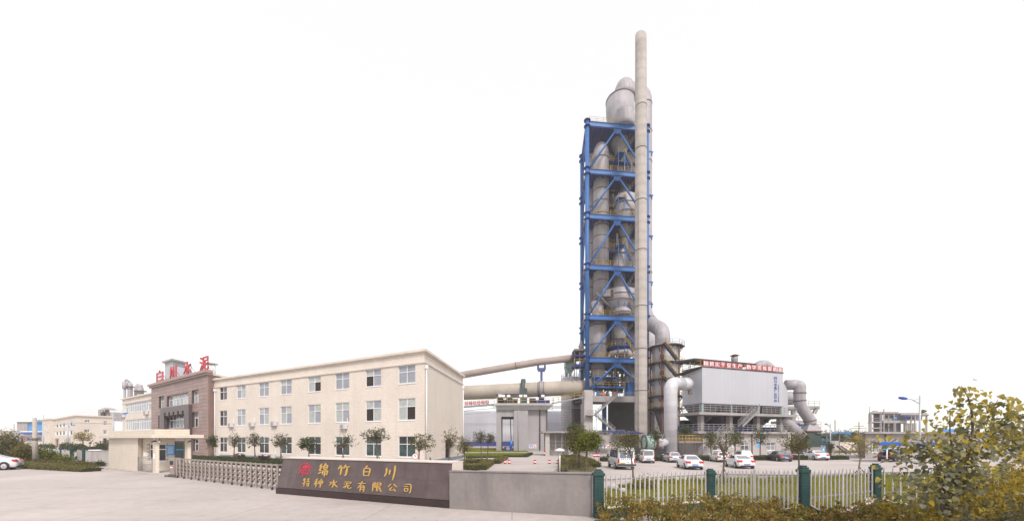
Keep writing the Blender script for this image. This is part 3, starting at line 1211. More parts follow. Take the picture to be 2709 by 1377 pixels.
for (a, b, o1, o2) in ((-.5, fe.L + .5, .55, 0), ):
    mb.fbox(fe, a, b, HE - .02, HE + .42, -.5, .5)
    mb.fbox(fe, a + .2, b - .2, HE - .34, HE - .025, -.4, .28)
mb.build('cornice', mt['stone'], ent)
mb = MB()
mb.fbox(fes, .5, fes.L, HE - .3, HE - .02, -.3, .3)
mb.build('side_cornice', mt['cream_plain'], ent)
gl = ['glass_c', 'glass_l', 'glass_l']
for n_, (h, c_) in enumerate(zip(e_holes, (2, 6, 2, 2, 1, 2, 5))):
    window(ent, fe, *h, w=-.45, cols=c_, mats=gl if n_ in (0, 1, 2) else ['glass_l', 'glass_d', 'glass_d'] if n_ != 6 else ['glass_g', 'glass_d', 'glass_l'], sill=False, rnd=rr, fw=.09)
# dark portal
po = MB()
PW = .5
P0 = fe_box(674, 1125, 855, 1000, PW)
O0 = fe_box(735, 1055, 990, 1200, PW)
ptop = P0[3]
holes5 = [fe_box(x, x + 26, y, y + 45, PW) for x, y in ((735, 905), (805, 898), (870, 892), (942, 883), (1015, 876))]
hsq = [(a, a + .95, ptop - 1.85, ptop - .95) for a, *_ in holes5]
wall_grid(po, fe, P0[0], P0[1], 0, ptop, [(O0[0], O0[1], 0, O0[3], .48)] + [(*q, .3) for q in hsq], .3, PW)
po.face([fe.p(P0[1], 0, PW), fe.p(P0[1], 0, .01), fe.p(P0[1], ptop, .01), fe.p(P0[1], ptop, PW)])
po.face([fe.p(P0[0], 0, .01), fe.p(P0[0], 0, PW), fe.p(P0[0], ptop, PW), fe.p(P0[0], ptop, .01)])
po.face([fe.p(P0[0], ptop, PW), fe.p(P0[1], ptop, PW), fe.p(P0[1], ptop, .01), fe.p(P0[0], ptop, .01)])
pobj = po.build('portal', mt['stone_dark'], ent)
for q in hsq:
    m_ = MB()
    m_.fbox(fe, q[0], q[1], q[2], q[3], .15, .2)
    m_.build('recess_panel', mt['stone'], pobj)
# red letters standing on the roof edge
for n_, (ch, x0, x1, ya, yb) in enumerate((('白', 612, 715, 305, 460), ('川', 815, 922, 228, 408), ('水', 1035, 1158, 152, 348), ('泥', 1290, 1430, 76, 295))):
    t = thing('roof_letter', 'red roof letter ' + ('with a boxed outline, leftmost of the four', 'made of three upright strokes', 'with a hooked upright and spread arms', 'of many strokes beside the round roof vent')[n_], 'sign letter', (0, 0, 0), 'red letters along the entrance roof')
    u0 = fe.hit(*S('g3', x0, yb), .2)[0]
    u1 = fe.hit(*S('g3', x1, yb), .2)[0]
    v1 = fe.hit(*S('g3', (x0 + x1) / 2, ya), .2)[1]
    t.location = fe.p((u0 + u1) / 2, HE + .42, .1)
    h_ = max(2.2, v1 - HE - .6)
    m_ = MB()
    for k_ in (-1, 0, 1):
        glyph(m_, ch, fe, u0 + .07 * k_, u1 + .07 * k_, HE + .50, HE + .50 + h_ + .05 * k_, .05, .14 + .003 * k_)
    g_ = m_.build('letter', mt['letter_red'], t)
    m_ = MB()
    for a in (.2, .5, .8):
        m_.bar(fe.p(u0 + (u1 - u0) * a, HE + .42, -.05), fe.p(u0 + (u1 - u0) * a, HE + .5 + h_ * .8, -.05), .07)
        m_.bar(fe.p(u0 + (u1 - u0) * a, HE + .42, -.9), fe.p(u0 + (u1 - u0) * a, HE + .5 + h_ * .6, -.06), .05)
    m_.build('stand', mt['vessel_dk'], t)
# white roof vent behind the last letter
rv = thing('roof_vent', 'round white roof vent with flat cap beside the last red letter', 'vent', WS('g3', 1487, 280, 64))
c_ = base_of(rv)
m_ = MB()
m_.lathe((c_.x, c_.y, HE - .2), [(.62, 0), (.62, 2.0), (.4, 2.05), (.4, 2.25)], 18)
m_.build('duct', mt['white'], rv)
m_ = MB()
m_.lathe((c_.x, c_.y, HE + 2.05), [(.9, 0), (.95, .12), (.3, .35), (0, .38)], 18)
m_.build('cap', mt['ac'], rv)
# water tower cabin on the roof
pa, pb, pc = W(436, 0, 82.5), W(457, 0, 80), W(490, 0, 83)
fa = [(pa.x, pa.y), (pb.x, pb.y), (pc.x, pc.y), (pa.x + pc.x - pb.x, pa.y + pc.y - pb.y)]
rc = thing('roof_cabin', 'pale blue-grey stair cabin with flat slab on the entrance block roof', 'rooftop cabin', (pb.x, pb.y, HE - .3))
m_ = MB()
m_.prism(flip_ccw(fa), HE - .5, 19.5)
m_.build('wall', mt['cabin'], rc)
m_ = MB()
m_.prism(offset_poly(fa, .45), 19.5, 19.85)
m_.build('roof', mt['conc_lt'], rc)
m_ = MB()
m_.prism(offset_poly(fa, .12), 15.6, 15.9)
m_.build('ledge', mt['conc_lt'], rc)
m_ = MB()
q0, q1 = W(463, 0, 74), W(487, 0, 74)
m_.extrude([(q0.x, 74, HE), (q1.x, 74, HE), (q0.x, 74, 17.2)], (0, 3.5, 0))
m_.build('gable_hood', mt['cabin'], rc)

# ================================================================== LEFT PART OF THE OFFICE BUILDING
LL, LR = Vector((-94.4, 91.6, 0)), Vector((-73.6, 78.2, 0))
fl = Frame(LL, LR)
left = thing('ribbon_window_wing', 'cream wing with long ribbon windows left of the stone entrance', 'office building', LL)
lh = []
for (ya, yb, xa) in ((802, 937, 130), (1062, 1222, 130)):
    u0 = fl.hit(*S('g3', xa, ya))[0]
    v1, v0 = (11.16, 9.12) if ya < 900 else (7.44, 5.0)
    lh.append((u0, fl.L - .15, v0, v1))
mb = MB()
wall_grid(mb, fl, 0, fl.L, 0, HT, lh, .2)
LLB, LRB = LL + GD * 14, LR + GD * 14
mb.face([LL + UP * 0, LL + UP * HT, LLB + UP * HT, LLB])
mb.face([LLB, LLB + UP * HT, LRB + UP * HT, LRB])
mb.build('wall', mt['cream'], left)
mb = MB()
mb.face([LL + UP * (HT - .2), LR + UP * (HT - .2), LRB + UP * (HT - .2), LLB + UP * (HT - .2)])
mb.build('roof', mt['conc'], left)
mb = MB()
cornice(mb, [LL, LR, LRB, LLB], HT - .2, HT + .1, .35)
cornice(mb, [LL, LR, LRB, LLB], 11.3, 11.5, .12)
mb.build('cornice', mt['cream_plain'], left)
for h in lh:
    window(left, fl, *h, w=-.17, cols=13, split=.72, mats=['glass_l', 'glass_l', 'glass_c'], rnd=rr, fw=.09)
for (x, y, w_) in ((478, 955, 'between the ribbon windows near the stone block'), (113, 1003, 'at the far left end of the ribbon window wing')):
    o = copy_tree(proto)
    u, v = fl.hit(*S('g3', x, y))
    o.location = fl.p(u, v - .4, .02)
    o.rotation_euler = (0, 0, math.atan2(fl.u.y, fl.u.x))
    o.scale = (1.9, 1.3, 1.5)
    o['label'] = 'white outdoor air conditioner unit ' + w_

# ================================================================== GUARDHOUSE
gA, gB = Vector((-40.0, 37.5, 0)), Vector((-32.6, 32.95, 0))
fgl = Frame(gA, gB)
gC = Vector((-29.4, 31.0, 0))
gR1 = Vector((-29.96, 33.3, 0))
gh = thing('guardhouse', 'small cream tiled guardhouse with flat overhanging roof beside the gate', 'guardhouse', gB)
HG = 2.95
fgr = Frame(gB + Vector((.02, .3, 0)), gR1 + Vector((0, .3, 0)))


def tiles(parent, fr, U0, U1, V0, V1, tw, th, w0, cnt, holes=(), d=.012, name='wall_tile', m='guard_tile'):
    """running-bond facing tiles with recessed joints; the first 300 of the building are pieces of their own"""
    stuff = MB()
    n = int(round((V1 - V0) / th))
    th = (V1 - V0) / n
    for j in range(n):
        off = (tw / 2 if j % 2 else 0)
        u = U0 - off
        while u < U1 - .01:
            a, b = max(u, U0) + .008, min(u + tw, U1) - .008
            c, e = V0 + j * th + .007, V0 + (j + 1) * th - .007
            u += tw
            if b - a < .03 or any(h[0] < (a + b) / 2 < h[1] and h[2] < (c + e) / 2 < h[3] for h in holes):
                continue
            k = random.uniform(-.002, .002)
            if cnt[0] < 300:
                m_ = MB()
                m_.fbox(fr, a, b, c, e, w0, w0 + d + k)
                m_.build(name, mt[m], parent, fix=False)
                cnt[0] += 1
            else:
                stuff.fbox(fr, a, b, c, e, w0, w0 + d + k)
    if stuff.v:
        stuff.build('wall_tiles', mt[m], parent, kind='stuff', fix=False)


cnt = [0]
mb = MB()
mb.fbox(fgl, 0, fgl.L, 0, HG, -.25, 0)
mb.build('left_wall', mt['guard_grout'], gh)
tiles(gh, fgl, 0, fgl.L, 0, HG, .66, .16, 0, cnt)
wu0, wu1 = fgr.hit(*S('g2', 940, 600))[0], fgr.hit(*S('g2', 1305, 600))[0]
wv1, wv0 = hgt(S('g2', 0, 430)[1], 33.4), hgt(S('g2', 0, 808)[1], 33.4)
ghole = (wu0, wu1, wv0, wv1)
mb = MB()
wall_grid(mb, fgr, 0, fgr.L, 0, HG, [ghole], .16)
rb = gA + (gR1 - gB)
for a, b in ((gR1, rb), (rb, gA)):
    mb.face([(a.x, a.y + .31, 0), (b.x, b.y + .31, 0), (b.x, b.y + .31, HG), (a.x, a.y + .31, HG)])
mb.build('front_wall', mt['guard_grout'], gh)
tiles(gh, fgr, 0, fgr.L, 0, HG, .42, .16, 0, cnt, [(ghole[0] - .02, ghole[1] + .02, ghole[2] - .02, ghole[3] + .02)])
window(gh, fgr, *ghole, w=-.12, cols=2, split=.68, mats=['glass_d'], rnd=rr, fw=.07)
# glazed screen to the right of the notice board
gs0 = fgr.hit(*S('g2', 1500, 600))[0]
fgx = Frame(gR1 + Vector((0.02, .28, 0)), gR1 + Vector((.86, .28, 0)))
mb = MB()
mb.fbox(fgx, 0, .06, .5, 2.7, -.03, .03)
mb.fbox(fgx, fgx.L - .06, fgx.L, .5, 2.7, -.03, .03)
mb.fbox(fgx, .06, fgx.L - .06, 2.62, 2.7, -.03, .03)
mb.fbox(fgx, .06, fgx.L - .06, .5, .58, -.03, .03)
scr = mb.build('glazed_screen', mt['steel_dk'], gh)
mb = MB()
mb.fbox(fgx, .07, fgx.L - .07, .59, 2.61, -.01, .005)
mb.build('pane', mt['glass_g'], scr)
mb = MB()
mb.fbox(fgx, .07, fgx.L - .07, 1.88, 1.97, .007, .012)
mb.build('blue_stripe', mt['sign_sky'], scr)
# columns
for (xl, xm, xr, Z) in ((1018, 1075, 1160, 30.9), (1712, 1770, 1850, 31.2)):
    kl_, km, kr = [(S('g2', q)[0] - CX) / FPX for q in (xl, xm, xr)]
    mid = Vector((km * Z, Z, 0))
    dl, dr = Vector((-.85, .52, 0)), Vector((.98, .2, 0))

    def reach(d, k):
        return mid + d * ((k * mid.y - mid.x) / (d.x - k * d.y))
    pl_, pr_ = reach(dl, kl_), reach(dr, kr)
    mb = MB()
    mb.prism(flip_ccw([(q.x, q.y) for q in (mid, pr_, pr_ + pl_ - mid, pl_)]), 0, HG)
    co_ = mb.build('column', mt['guard_grout'], gh)
    for a, b in ((pl_, mid), (mid, pr_)):
        fc = Frame(a, b)
        tiles(co_, fc, 0, fc.L, 0, HG, .42, .16, 0, [300])
# roof: eave slab and tiled upstand
P1, P2, P4 = Vector((-28.95, 30.35, 0)), Vector((-24.85, 30.5, 0)), Vector((-41.3, 37.8, 0))
eave = [P1, P2, P2 + P4 - P1, P4]
Q1, Q2, Q4 = Vector((-29.3, 31.0, 0)), Vector((-26.6, 31.2, 0)), Vector((-39.9, 37.5, 0))
par = [Q1, Q2, Q2 + Q4 - Q1, Q4]
mb = MB()
mb.prism(flip_ccw([(p.x, p.y) for p in eave]), HG, 3.20)
ro = mb.build('roof', mt['guard_grout'], gh)
mb = MB()
mb.prism(flip_ccw([(p.x, p.y) for p in par]), 3.20, 3.66)
pr = mb.build('parapet', mt['guard_grout'], gh)
for (a, b, v0, v1, pt) in ((P4, P1, HG, 3.20, ro), (P1, P2, HG, 3.20, ro), (Q4, Q1, 3.205, 3.66, pr), (Q1, Q2, 3.205, 3.66, pr)):
    fr = Frame(a, b)
    tiles(pt, fr, 0, fr.L, v0, v1, .66 if fr.L > 5 else .42, .15, 0, [300])
mb = MB()
mb.prism(offset_poly([gA, gB, gC, gR1 + Vector((2.4, -1.6, 0)), rb], .35), .0, .10)
mb.build('floor_slab', mt['yard'], gh)
# notices
nb0, nb1 = fgr.hit(*S('g2', 1325, 560))[0], fgr.hit(*S('g2', 1497, 560))[0]
nz1, nz0 = hgt(S('g2', 0, 458)[1], 33.2), hgt(S('g2', 0, 677)[1], 33.2)
nb = thing('notice_board', 'bright blue notice board with white print on the guardhouse wall', 'notice board', fgr.p((nb0 + nb1) / 2, nz0, .03))
mb = MB()
mb.fbox(fgr, nb0, nb1, nz0, nz1, .02, .06)
mb.build('frame', mt['sign_blue'], nb)
mb = MB()
mb.fbox(fgr, nb0 + .04, nb1 - .04, nz0 + .05, nz1 - .05, .062, .07)
mb.build('panel', mt['sign_sky'], nb)
mb = MB()
yy = nz1 - .14
rq = random.Random(3)
while yy > nz0 + .12:
    a = nb0 + .09 + rq.choice((0, 0, .05))
    while a < nb1 - .12:
        l = rq.uniform(.03, .12)
        mb.fbox(fgr, a, min(a + l, nb1 - .09), yy, yy + .022, .072, .075)
        a += l + rq.uniform(.012, .03)
    yy -= rq.choice((.05, .05, .062))
mb.build('print', mt['banner_ink'], nb)
for (x0, x1, y0, y1, lab) in ((820, 920, 620, 690, 'white paper notice taped to the tiled wall above the small gate'),):
    a, b = fgr.hit(*S('g2', x0, 650))[0], fgr.hit(*S('g2', x1, 650))[0]
    mb = MB()
    mb.fbox(fgr, a, b, hgt(S('g2', 0, y1)[1], 33.2), hgt(S('g2', 0, y0)[1], 33.2), .014, .022)
    tag(mb.build('paper_notice', mt['banner_ink'], None, origin=fgr.p(a, 1.5, .02)), lab, 'paper notice')
a, b = WS('g2', 1026, 0, 30.95), WS('g2', 1060, 0, 30.95)
mb = MB()
mb.box(a.x, b.x, 30.955, 30.98, hgt(S('g2', 0, 750)[1], 30.95), hgt(S('g2', 0, 650)[1], 30.95))
tag(mb.build('paper_notice', mt['banner_ink'], None, origin=(a.x, 30.96, 2)), 'narrow white notice on the front tiled column of the guardhouse', 'paper notice')
for (x, lab) in ((1120, 'two small security cameras under the eave at the front column'), (1832, 'small security camera under the eave at the right column')):
    p = WS('g2', x, 372, 30.8)
    t = thing('security_camera', lab, 'security camera', p)
    mb = MB()
    mb.tube([p + Vector((0, .2, .25)), p + Vector((0, .1, 0))], .025, 6)
    mb.build('bracket', mt['rail'], t)
    for s_ in ((-.2, .2) if x < 1500 else (0,)):
        mb = MB()
        mb.tube([p + Vector((s_, .05, .02)), p + Vector((s_ * 1.6 + .02, -.22, -.06))], .06, 8)
        mb.build('camera_body', mt['plastic'] if s_ <= 0 else mt['ac'], t)
# wicket gate between wall and column
wa, wb = gB + Vector((.25, -.25, 0)), Vector((WS('g2', 1012, 0, 31.2).x, 31.2, 0))
fwk = Frame(wa, wb)
wk = thing('wicket_gate', 'small grey barred pedestrian gate beside the guardhouse column', 'gate', wa)
mb = MB()
for u in (0.03, fwk.L - .03):
    mb.bar(fwk.p(u, .05), fwk.p(u, 1.32), .06)
for v in (.12, .62, .74, 1.29):
    mb.bar(fwk.p(.06, v), fwk.p(fwk.L - .06, v), .045)
mb.build('frame', mt['rail'], wk)
for k in range(1, 13):
    mb = MB()
    u = fwk.L * k / 13
    mb.tube([fwk.p(u, .1), fwk.p(u, 1.28)], .013, 5)
    mb.build('bar', mt['rail'], wk)

# ================================================================== RETRACTABLE GATE
ga, gb = G(462, 1261.5), G(737, 1296)
fgt = Frame(ga, gb)
gate = thing('retractable_gate', 'folding stainless steel lattice gate on castors across the entrance', 'gate', ga)
GN = 25
xs_px = [303, 370, 440, 512, 590, 665, 742, 820, 898, 985, 1068, 1155, 1243, 1335, 1428, 1525, 1622, 1720, 1828, 1935, 2040, 2150, 2258, 2375]
us = [fgt.hit(*S('j5', x, 500))[0] for x in xs_px]
HGT = 1.38
pm = MB()
pm.bar((0, 0, .05), (0, 0, HGT - .04), .075, .05, up=Vector((1, 0, 0)))
post = None
for i, u in enumerate(us):
    for s_ in (-.24, .0):
        if post is None:
            mb = MB()
            mb.bar(fgt.p(u, .06, s_), fgt.p(u, HGT, s_), .04, .05)
            post = mb.build('post', mt['steel_dk'], gate)
            post_off = fgt.p(u, 0, s_)
        elif s_ == 0:
            mb = MB()
            mb.bar(fgt.p(u, .06, 0), fgt.p(u, HGT, 0), .085, .085)
            mb.build('post', mt['steel'], gate)
        else:
            share(post, 'post', fgt.p(u, 0, s_) - post_off, gate)
    mb = MB()
    mb.bar(fgt.p(u, HGT + .02, .05), fgt.p(u, HGT + .02, -.29), .10, .05)
    mb.build('cap', mt['steel'], gate)
    if i % 2 == 0:
        mb = MB()
        mb.lathe(fgt.p(u + .06, .08, .02), [(.08, -.03), (.085, 0), (.08, .03)], 12, axis=fgt.n)
        mb.build('castor', mt['tyre'], gate)
        mb = MB()
        mb.bar(fgt.p(u, .28, .02), fgt.p(u + .07, .10, .02), .07, .05)
        mb.build('castor_fork', mt['steel'], gate)
for i in range(len(us) - 1):
    a, b = us[i], us[i + 1]
    for (w_, m_) in ((.0, 'steel'), (-.24, 'steel_dk')):
        mb = MB()
        for v in (.28, .56, .84):
            mb.bar(fgt.p(a, v + .28, w_ - .03), fgt.p(b, v, w_ - .03), .02, .075)
        mb.build('lattice_bar', mt[m_], gate)
        mb = MB()
        for v in (.28, .56, .84):
            mb.bar(fgt.p(a, v, w_ - .055), fgt.p(b, v + .28, w_ - .055), .02, .075)
        mb.build('lattice_bar', mt['steel_dk'], gate)
    mb = MB()
    mb.bar(fgt.p(a + .04, HGT + .005, -.0), fgt.p(b - .04, HGT - .03, -.0), .035)
    mb.build('top_link', mt['steel'], gate)
hu0, hu1 = fgt.hit(*S('j5', 145, 400))[0], fgt.hit(*S('j5', 232, 400))[0]
mb = MB()
mb.fbox(fgt, hu0, hu1, .18, HGT + .06, -.42, .0)
hb = mb.build('motor_cabinet', mt['steel'], gate, bevel=.02)
mb = MB()
mb.fbox(fgt, hu0 + .06, hu1 - .12, .92, 1.22, .002, .015)
mb.build('display', mt['mach'], hb)
mb = MB()
mb.fbox(fgt, hu0 + .06, hu1 - .12, .62, .83, .002, .012)
mb.build('warning_plate', mt['crimson'], hb)
mb = MB()
mb.fbox(fgt, hu0 + .1, hu1 - .16, .67, .78, .014, .018)
mb.build('plate_mark', mt['banner_ink'], hb)
mb = MB()
mb.fbox(fgt, hu0 - .35, hu1 + .35, .04, .16, -.40, .03)
mb.tube([fgt.p(hu0 - .3, .08, .2), fgt.p(hu0 - .3, .08, -.5)], .08, 8)
mb.build('bogie', mt['steel_dk'], gate)

# ================================================================== STONE SIGN
sL, sR = G(731.5, 1304), G(1187, 1343)
fs0 = Frame(sL, sR)
HS, LEAN, TH = 1.83, .26, 1.15
vS = (UP * (HS - .32) - fs0.n * LEAN).normalized()
fs = Frame(sL + UP * .32 - fs0.n * .04, sR + UP * .32 - fs0.n * .04, vS)
LS = fs0.L
VS = math.hypot(HS - .32, LEAN)
sign = thing('stone_sign', 'long polished brown granite sign wall with gold Chinese characters and red emblem', 'sign wall', sL)
p = fs0.p
E1, E2 = .16, .03           # the ends taper towards the top
mb = MB()
mb.hexa([p(0, .30, -.045), p(LS, .30, -.045), p(LS, .30, -TH), p(0, .30, -TH), p(E1, HS, -LEAN - .03), p(LS - E2, HS, -LEAN - .03), p(LS - E2, HS, -TH), p(E1, HS, -TH)])
mb.build('core', mt['joint'], sign)
mb = MB()
mb.hexa([p(-.03, 0, .02), p(LS + .02, 0, .02), p(LS + .02, 0, -TH - .02), p(-.03, 0, -TH - .02), p(-.03, .31, .02), p(LS + .02, .31, .02), p(LS + .02, .31, -TH - .02), p(-.03, .31, -TH - .02)])
mb.build('base_course', mt['granite_base'], sign)
NS = 9
for j in range(2):
    for k in range(NS):
        va, vb = VS * j / 2 + .002, VS * (j + 1) / 2 - .002

        def ue(u, v):
            f = v / VS
            return u + (E1 * f) * (1 - u / LS) - (E2 * f) * (u / LS)
        ua, ub = LS * k / NS + .002, LS * (k + 1) / NS - .002
        q = [fs.p(ue(ua, va), va, 0), fs.p(ue(ub, va), va, 0), fs.p(ue(ub, vb), vb, 0), fs.p(ue(ua, vb), vb, 0)]
        mb = MB()
        mb.extrude([x + fs.n * (.026 + random.uniform(0, .002)) for x in q], -fs.n * .03)
        mb.build('granite_slab', mt['granite'], sign)
mb = MB()
mb.hexa([p(E1 - .03, HS, -LEAN + .04), p(LS - E2 + .02, HS, -LEAN + .04), p(LS - E2 + .02, HS, -TH - .03), p(E1 - .03, HS, -TH - .03)] + [q + UP * .05 for q in (p(E1 - .03, HS, -LEAN + .04), p(LS - E2 + .02, HS, -LEAN + .04), p(LS - E2 + .02, HS, -TH - .03), p(E1 - .03, HS, -TH - .03))])
mb.build('cap_slab', mt['cap_stone'], sign)
mb = MB()
mb.hexa([p(LS + .0, .315, -.10), p(LS + .02, .315, -.10), p(LS + .02, .315, -TH), p(LS + .0, .315, -TH), p(LS - E2 - .0, HS - .002, -LEAN - .05), p(LS - E2 + .018, HS - .002, -LEAN - .05), p(LS - E2 + .018, HS - .002, -TH), p(LS - E2, HS - .002, -TH)])
mb.build('end_panel', mt['cap_stone'], sign)
top = [('绵', 612, 768, 132, 325), ('竹', 885, 1072, 152, 325), ('白', 1240, 1390, 163, 332), ('川', 1572, 1745, 160, 378)]
bot = [('特', 384, 500, 342, 474), ('种', 552, 688, 353, 486), ('水', 762, 900, 366, 490), ('泥', 976, 1098, 388, 506), ('有', 1178, 1312, 390, 546), ('限', 1390, 1538, 405, 545), ('公', 1612, 1762, 423, 543), ('司', 1845, 1975, 420, 570)]
for ch, x0, x1, y0, y1 in top + bot:
    u0, u1 = fs.hit(*S('g4', x0, (y0 + y1) / 2), .05)[0], fs.hit(*S('g4', x1, (y0 + y1) / 2), .05)[0]
    v1, v0 = fs.hit(*S('g4', (x0 + x1) / 2, y0), .05)[1], fs.hit(*S('g4', (x0 + x1) / 2, y1), .05)[1]
    mb = MB()
    brush(mb, ch, fs, u0, u1, v0, v1, .03, .035, .075 if ch in '绵竹白川' else .07)
    mb.build('gold_character', mt['gold'], sign)
# red emblem: ring, peak over a river, three diamonds below
ec = fs.hit(*S('g4', 421, 205), .04)
er = (fs.hit(*S('g4', 503, 205), .04)[0] - fs.hit(*S('g4', 339, 205), .04)[0]) / 2
ery = (fs.hit(*S('g4', 421, 125), .04)[1] - fs.hit(*S('g4', 421, 286), .04)[1]) / 2


def E_(x, y, w=.03):
    return fs.p(ec[0] + x * er, ec[1] + y * ery, w)


mb = MB()
n = 40
for i in range(n):
    a0, a1 = 2 * math.pi * i / n, 2 * math.pi * (i + 1) / n
    mb.extrude([E_(math.cos(a) * r, math.sin(a) * r, .045) for a, r in ((a0, .85), (a0, 1.0), (a1, 1.0), (a1, .85))], -fs.n * .018)
emb = mb.build('emblem', mt['crimson'], sign)
mb = MB()
mb.extrude([E_(x, y, .045) for x, y in ((-.60, .08), (-.3, .42), (-.14, .38), (.04, .80), (.22, .55), (.34, .66), (.74, .06))], -fs.n * .018)
mb.build('emblem_peak', mt['crimson'], emb)
mb = MB()
for k in range(3):
    o = -.06 - .24 * k
    mb.extrude([E_(x, y + o, .045) for x, y in ((-.72 + .2 * k, -.02), (-.3, -.18), (.2, -.10), (.62 - .1 * k, .06), (.60 - .1 * k, -.04), (.2, -.22), (-.3, -.30), (-.66 + .2 * k, -.14))], -fs.n * .018)
mb.build('emblem_river', mt['crimson'], emb)
for (x, y) in ((-.95, -.92), (-.2, -1.2), (.6, -1.0)):
    mb = MB()
    mb.extrude([E_(x + a, y + b, .045) for a, b in ((-.17, 0), (0, -.17), (.17, 0), (0, .17))], -fs.n * .018)
    mb.build('emblem_diamond', mt['crimson'], emb)
# small plants growing behind the sign top
for (x, w_, lab) in ((1880, 78, 'larger'), (1970, 40, 'smaller')):
    a = WS('g4', x, 115, 15.5 + TH + 1.2)
    b = Vector((a.x, a.y, 0))
    t = thing('clipped_shrub', lab + ' of two low shrub tops showing over the granite sign', 'shrub', b)
    r_ = w_ * .18245 * a.y / FPX / 2
    _, pts = clumps((b.x, b.y, a.z - .25), (r_, r_, .3), 14, 14, .05, .6)
    leaf_cloud('leaves', mt['lf_hedge'], t, pts, .07 * (.6 + .8 * RNG.random(len(pts))))
    m_ = MB()
    m_.tube([b, b + UP * (a.z - .3)], .03, 5)
    m_.build('stem', mt['bark'], t)

# ================================================================== RENDERED WALL, FENCE
bL, bR = G(1189, 1344), G(1566, 1366)
fb = Frame(bL, bR)
bw = thing('rendered_wall', 'plain grey rendered wall between the granite sign and the green pillar', 'wall', bL)
mb = MB()
mb.fbox(fb, 0, fb.L, 0, 1.50, -.28, 0)
mb.build('wall', mt['wall_grey'], bw)
mb = MB()
mb.hexa([fb.p(-.01, 1.502, .03), fb.p(fb.L, 1.552, .03), fb.p(fb.L, 1.552, -.31), fb.p(-.01, 1.502, -.31), fb.p(-.01, 1.54, .03), fb.p(fb.L, 1.60, .03), fb.p(fb.L, 1.60, -.31), fb.p(-.01, 1.54, -.31)])
mb.fbox(fb, 0, fb.L, 1.495, 1.55, -.27, -.01)
mb.build('coping', mt['wall_grey'], bw)

pil = [(1583, 13.6, 29, 1.75), (1879, 15.0, 22, 1.66), (2125, 12.6, 24, 1.95), (2316, 14.0, 20, 1.93), (2651, 15.2, 18, 1.85), (2830, 15.6, 18, 1.85)]
pnames = ['against the grey rendered wall', 'second from the grey wall, in front of the silver sedan', 'in front of the parked dark grey sedan', 'left of the large-leaved tree', 'half hidden behind the large-leaved tree', 'beyond the right edge']
pp = []
for i, (px, Z, wpx, h) in enumerate(pil):
    x = (px - CX) * Z / FPX
    w_ = wpx * Z / FPX
    base = Vector((x, Z, 0))
    pp.append((base, w_, h))
    t = thing('fence_pillar', 'dark green tiled fence pillar with stepped cap, ' + pnames[i], 'fence pillar', base, 'green tiled pillars of the picket fence')
    a = .82 * w_ / 2
    mb = MB()
    k_ = .0
    mb.box(x - a, x + a, Z - a, Z + a, 0, h - .24)
    mb.build('shaft', mt['green_tile'], t)
    cp = MB()
    for (d, z0, z1) in ((1.0, h - .238, h - .13), (.74, h - .13, h - .055), (.5, h - .055, h)):
        q = d * w_ / 2
        cp.box(x - q, x + q, Z - q, Z + q, z0, z1)
    cp.build('cap', mt['green_cap'], t, bevel=.012)

sec_cnt = [23, 22, 17, 16, 10]
heights = [((1.55, .5), (1.60, .56)), ((1.62, .60), (1.80, .76)), ((1.78, .80), (1.76, .82)), ((1.78, .8), (1.7, .7)), ((1.7, .7), (1.7, .7))]
snames = ['between the grey wall and the second pillar', 'in front of the silver sedan and a pale-trunked tree', 'in front of the sparse yellow tree', 'behind the large-leaved tree', 'at the far right end']
for i in range(5):
    (b0, w0_, h0), (b1, w1_, h1) = pp[i], pp[i + 1]
    fr = Frame(b0 + Vector((w0_ * .41, 0, 0)), b1 - Vector((w1_ * .41, 0, 0)))
    t = thing('picket_fence', 'white picket fence section ' + snames[i], 'fence', fr.p(fr.L / 2, 0), 'white picket fence sections')
    n = sec_cnt[i]
    (ta, la), (tb, lb) = heights[i]
    # sagging green dwarf wall with pale coping
    m_, c_ = MB(), MB()
    K = 10
    for k in range(K):
        def sag(q):
            return (.62 - .34 * math.sin(math.pi * q) ** .6) if i in (1, 2, 3) else .34
        a, b = k / K, (k + 1) / K
        m_.hexa([fr.p(a * fr.L, 0, .11), fr.p(b * fr.L, 0, .11), fr.p(b * fr.L, 0, -.11), fr.p(a * fr.L, 0, -.11), fr.p(a * fr.L, sag(a), .11), fr.p(b * fr.L, sag(b), .11), fr.p(b * fr.L, sag(b), -.11), fr.p(a * fr.L, sag(a), -.11)])
        c_.hexa([fr.p(a * fr.L, sag(a) + .002, .13), fr.p(b * fr.L, sag(b) + .002, .13), fr.p(b * fr.L, sag(b) + .002, -.13), fr.p(a * fr.L, sag(a) + .002, -.13), fr.p(a * fr.L, sag(a) + .045, .13), fr.p(b * fr.L, sag(b) + .045, .13), fr.p(b * fr.L, sag(b) + .045, -.13), fr.p(a * fr.L, sag(a) + .045, -.13)])
    m_.build('dwarf_wall', mt['green_tile'], t)
    c_.build('coping', mt['cap_stone'], t)
    for k in range(n):
        q = (k + .6) / n
        if k == n // 2:
            q += .0
        u = q * fr.L
        h = ta + (tb - ta) * q + random.uniform(-.012, .012)
        wd = .023 if k != n // 2 else .045
        lo = sag(q) + .03
        hh = h + (.05 if k == n // 2 else 0)
        tilt = random.uniform(-.012, .012)
        mb = MB()
        pr_ = [(-wd, lo), (wd, lo), (wd, hh - .07), (0, hh), (-wd, hh - .07)]
        mb.extrude([fr.p(u + a + tilt * b, b, .045) for a, b in pr_], -fr.n * .03)
        mb.build('picket', mt['picket'], t)
    for f_ in (0, 1):
        mb = MB()
        if f_:
            mb.bar(fr.p(0, ta - .19, -.005), fr.p(fr.L, tb - .19, -.005), .035, .045)
        else:
            mb.bar(fr.p(0, la + .05, -.005), fr.p(fr.L, lb + .08, -.005), .035, .045)
        mb.build('rail', mt['rail'], t)

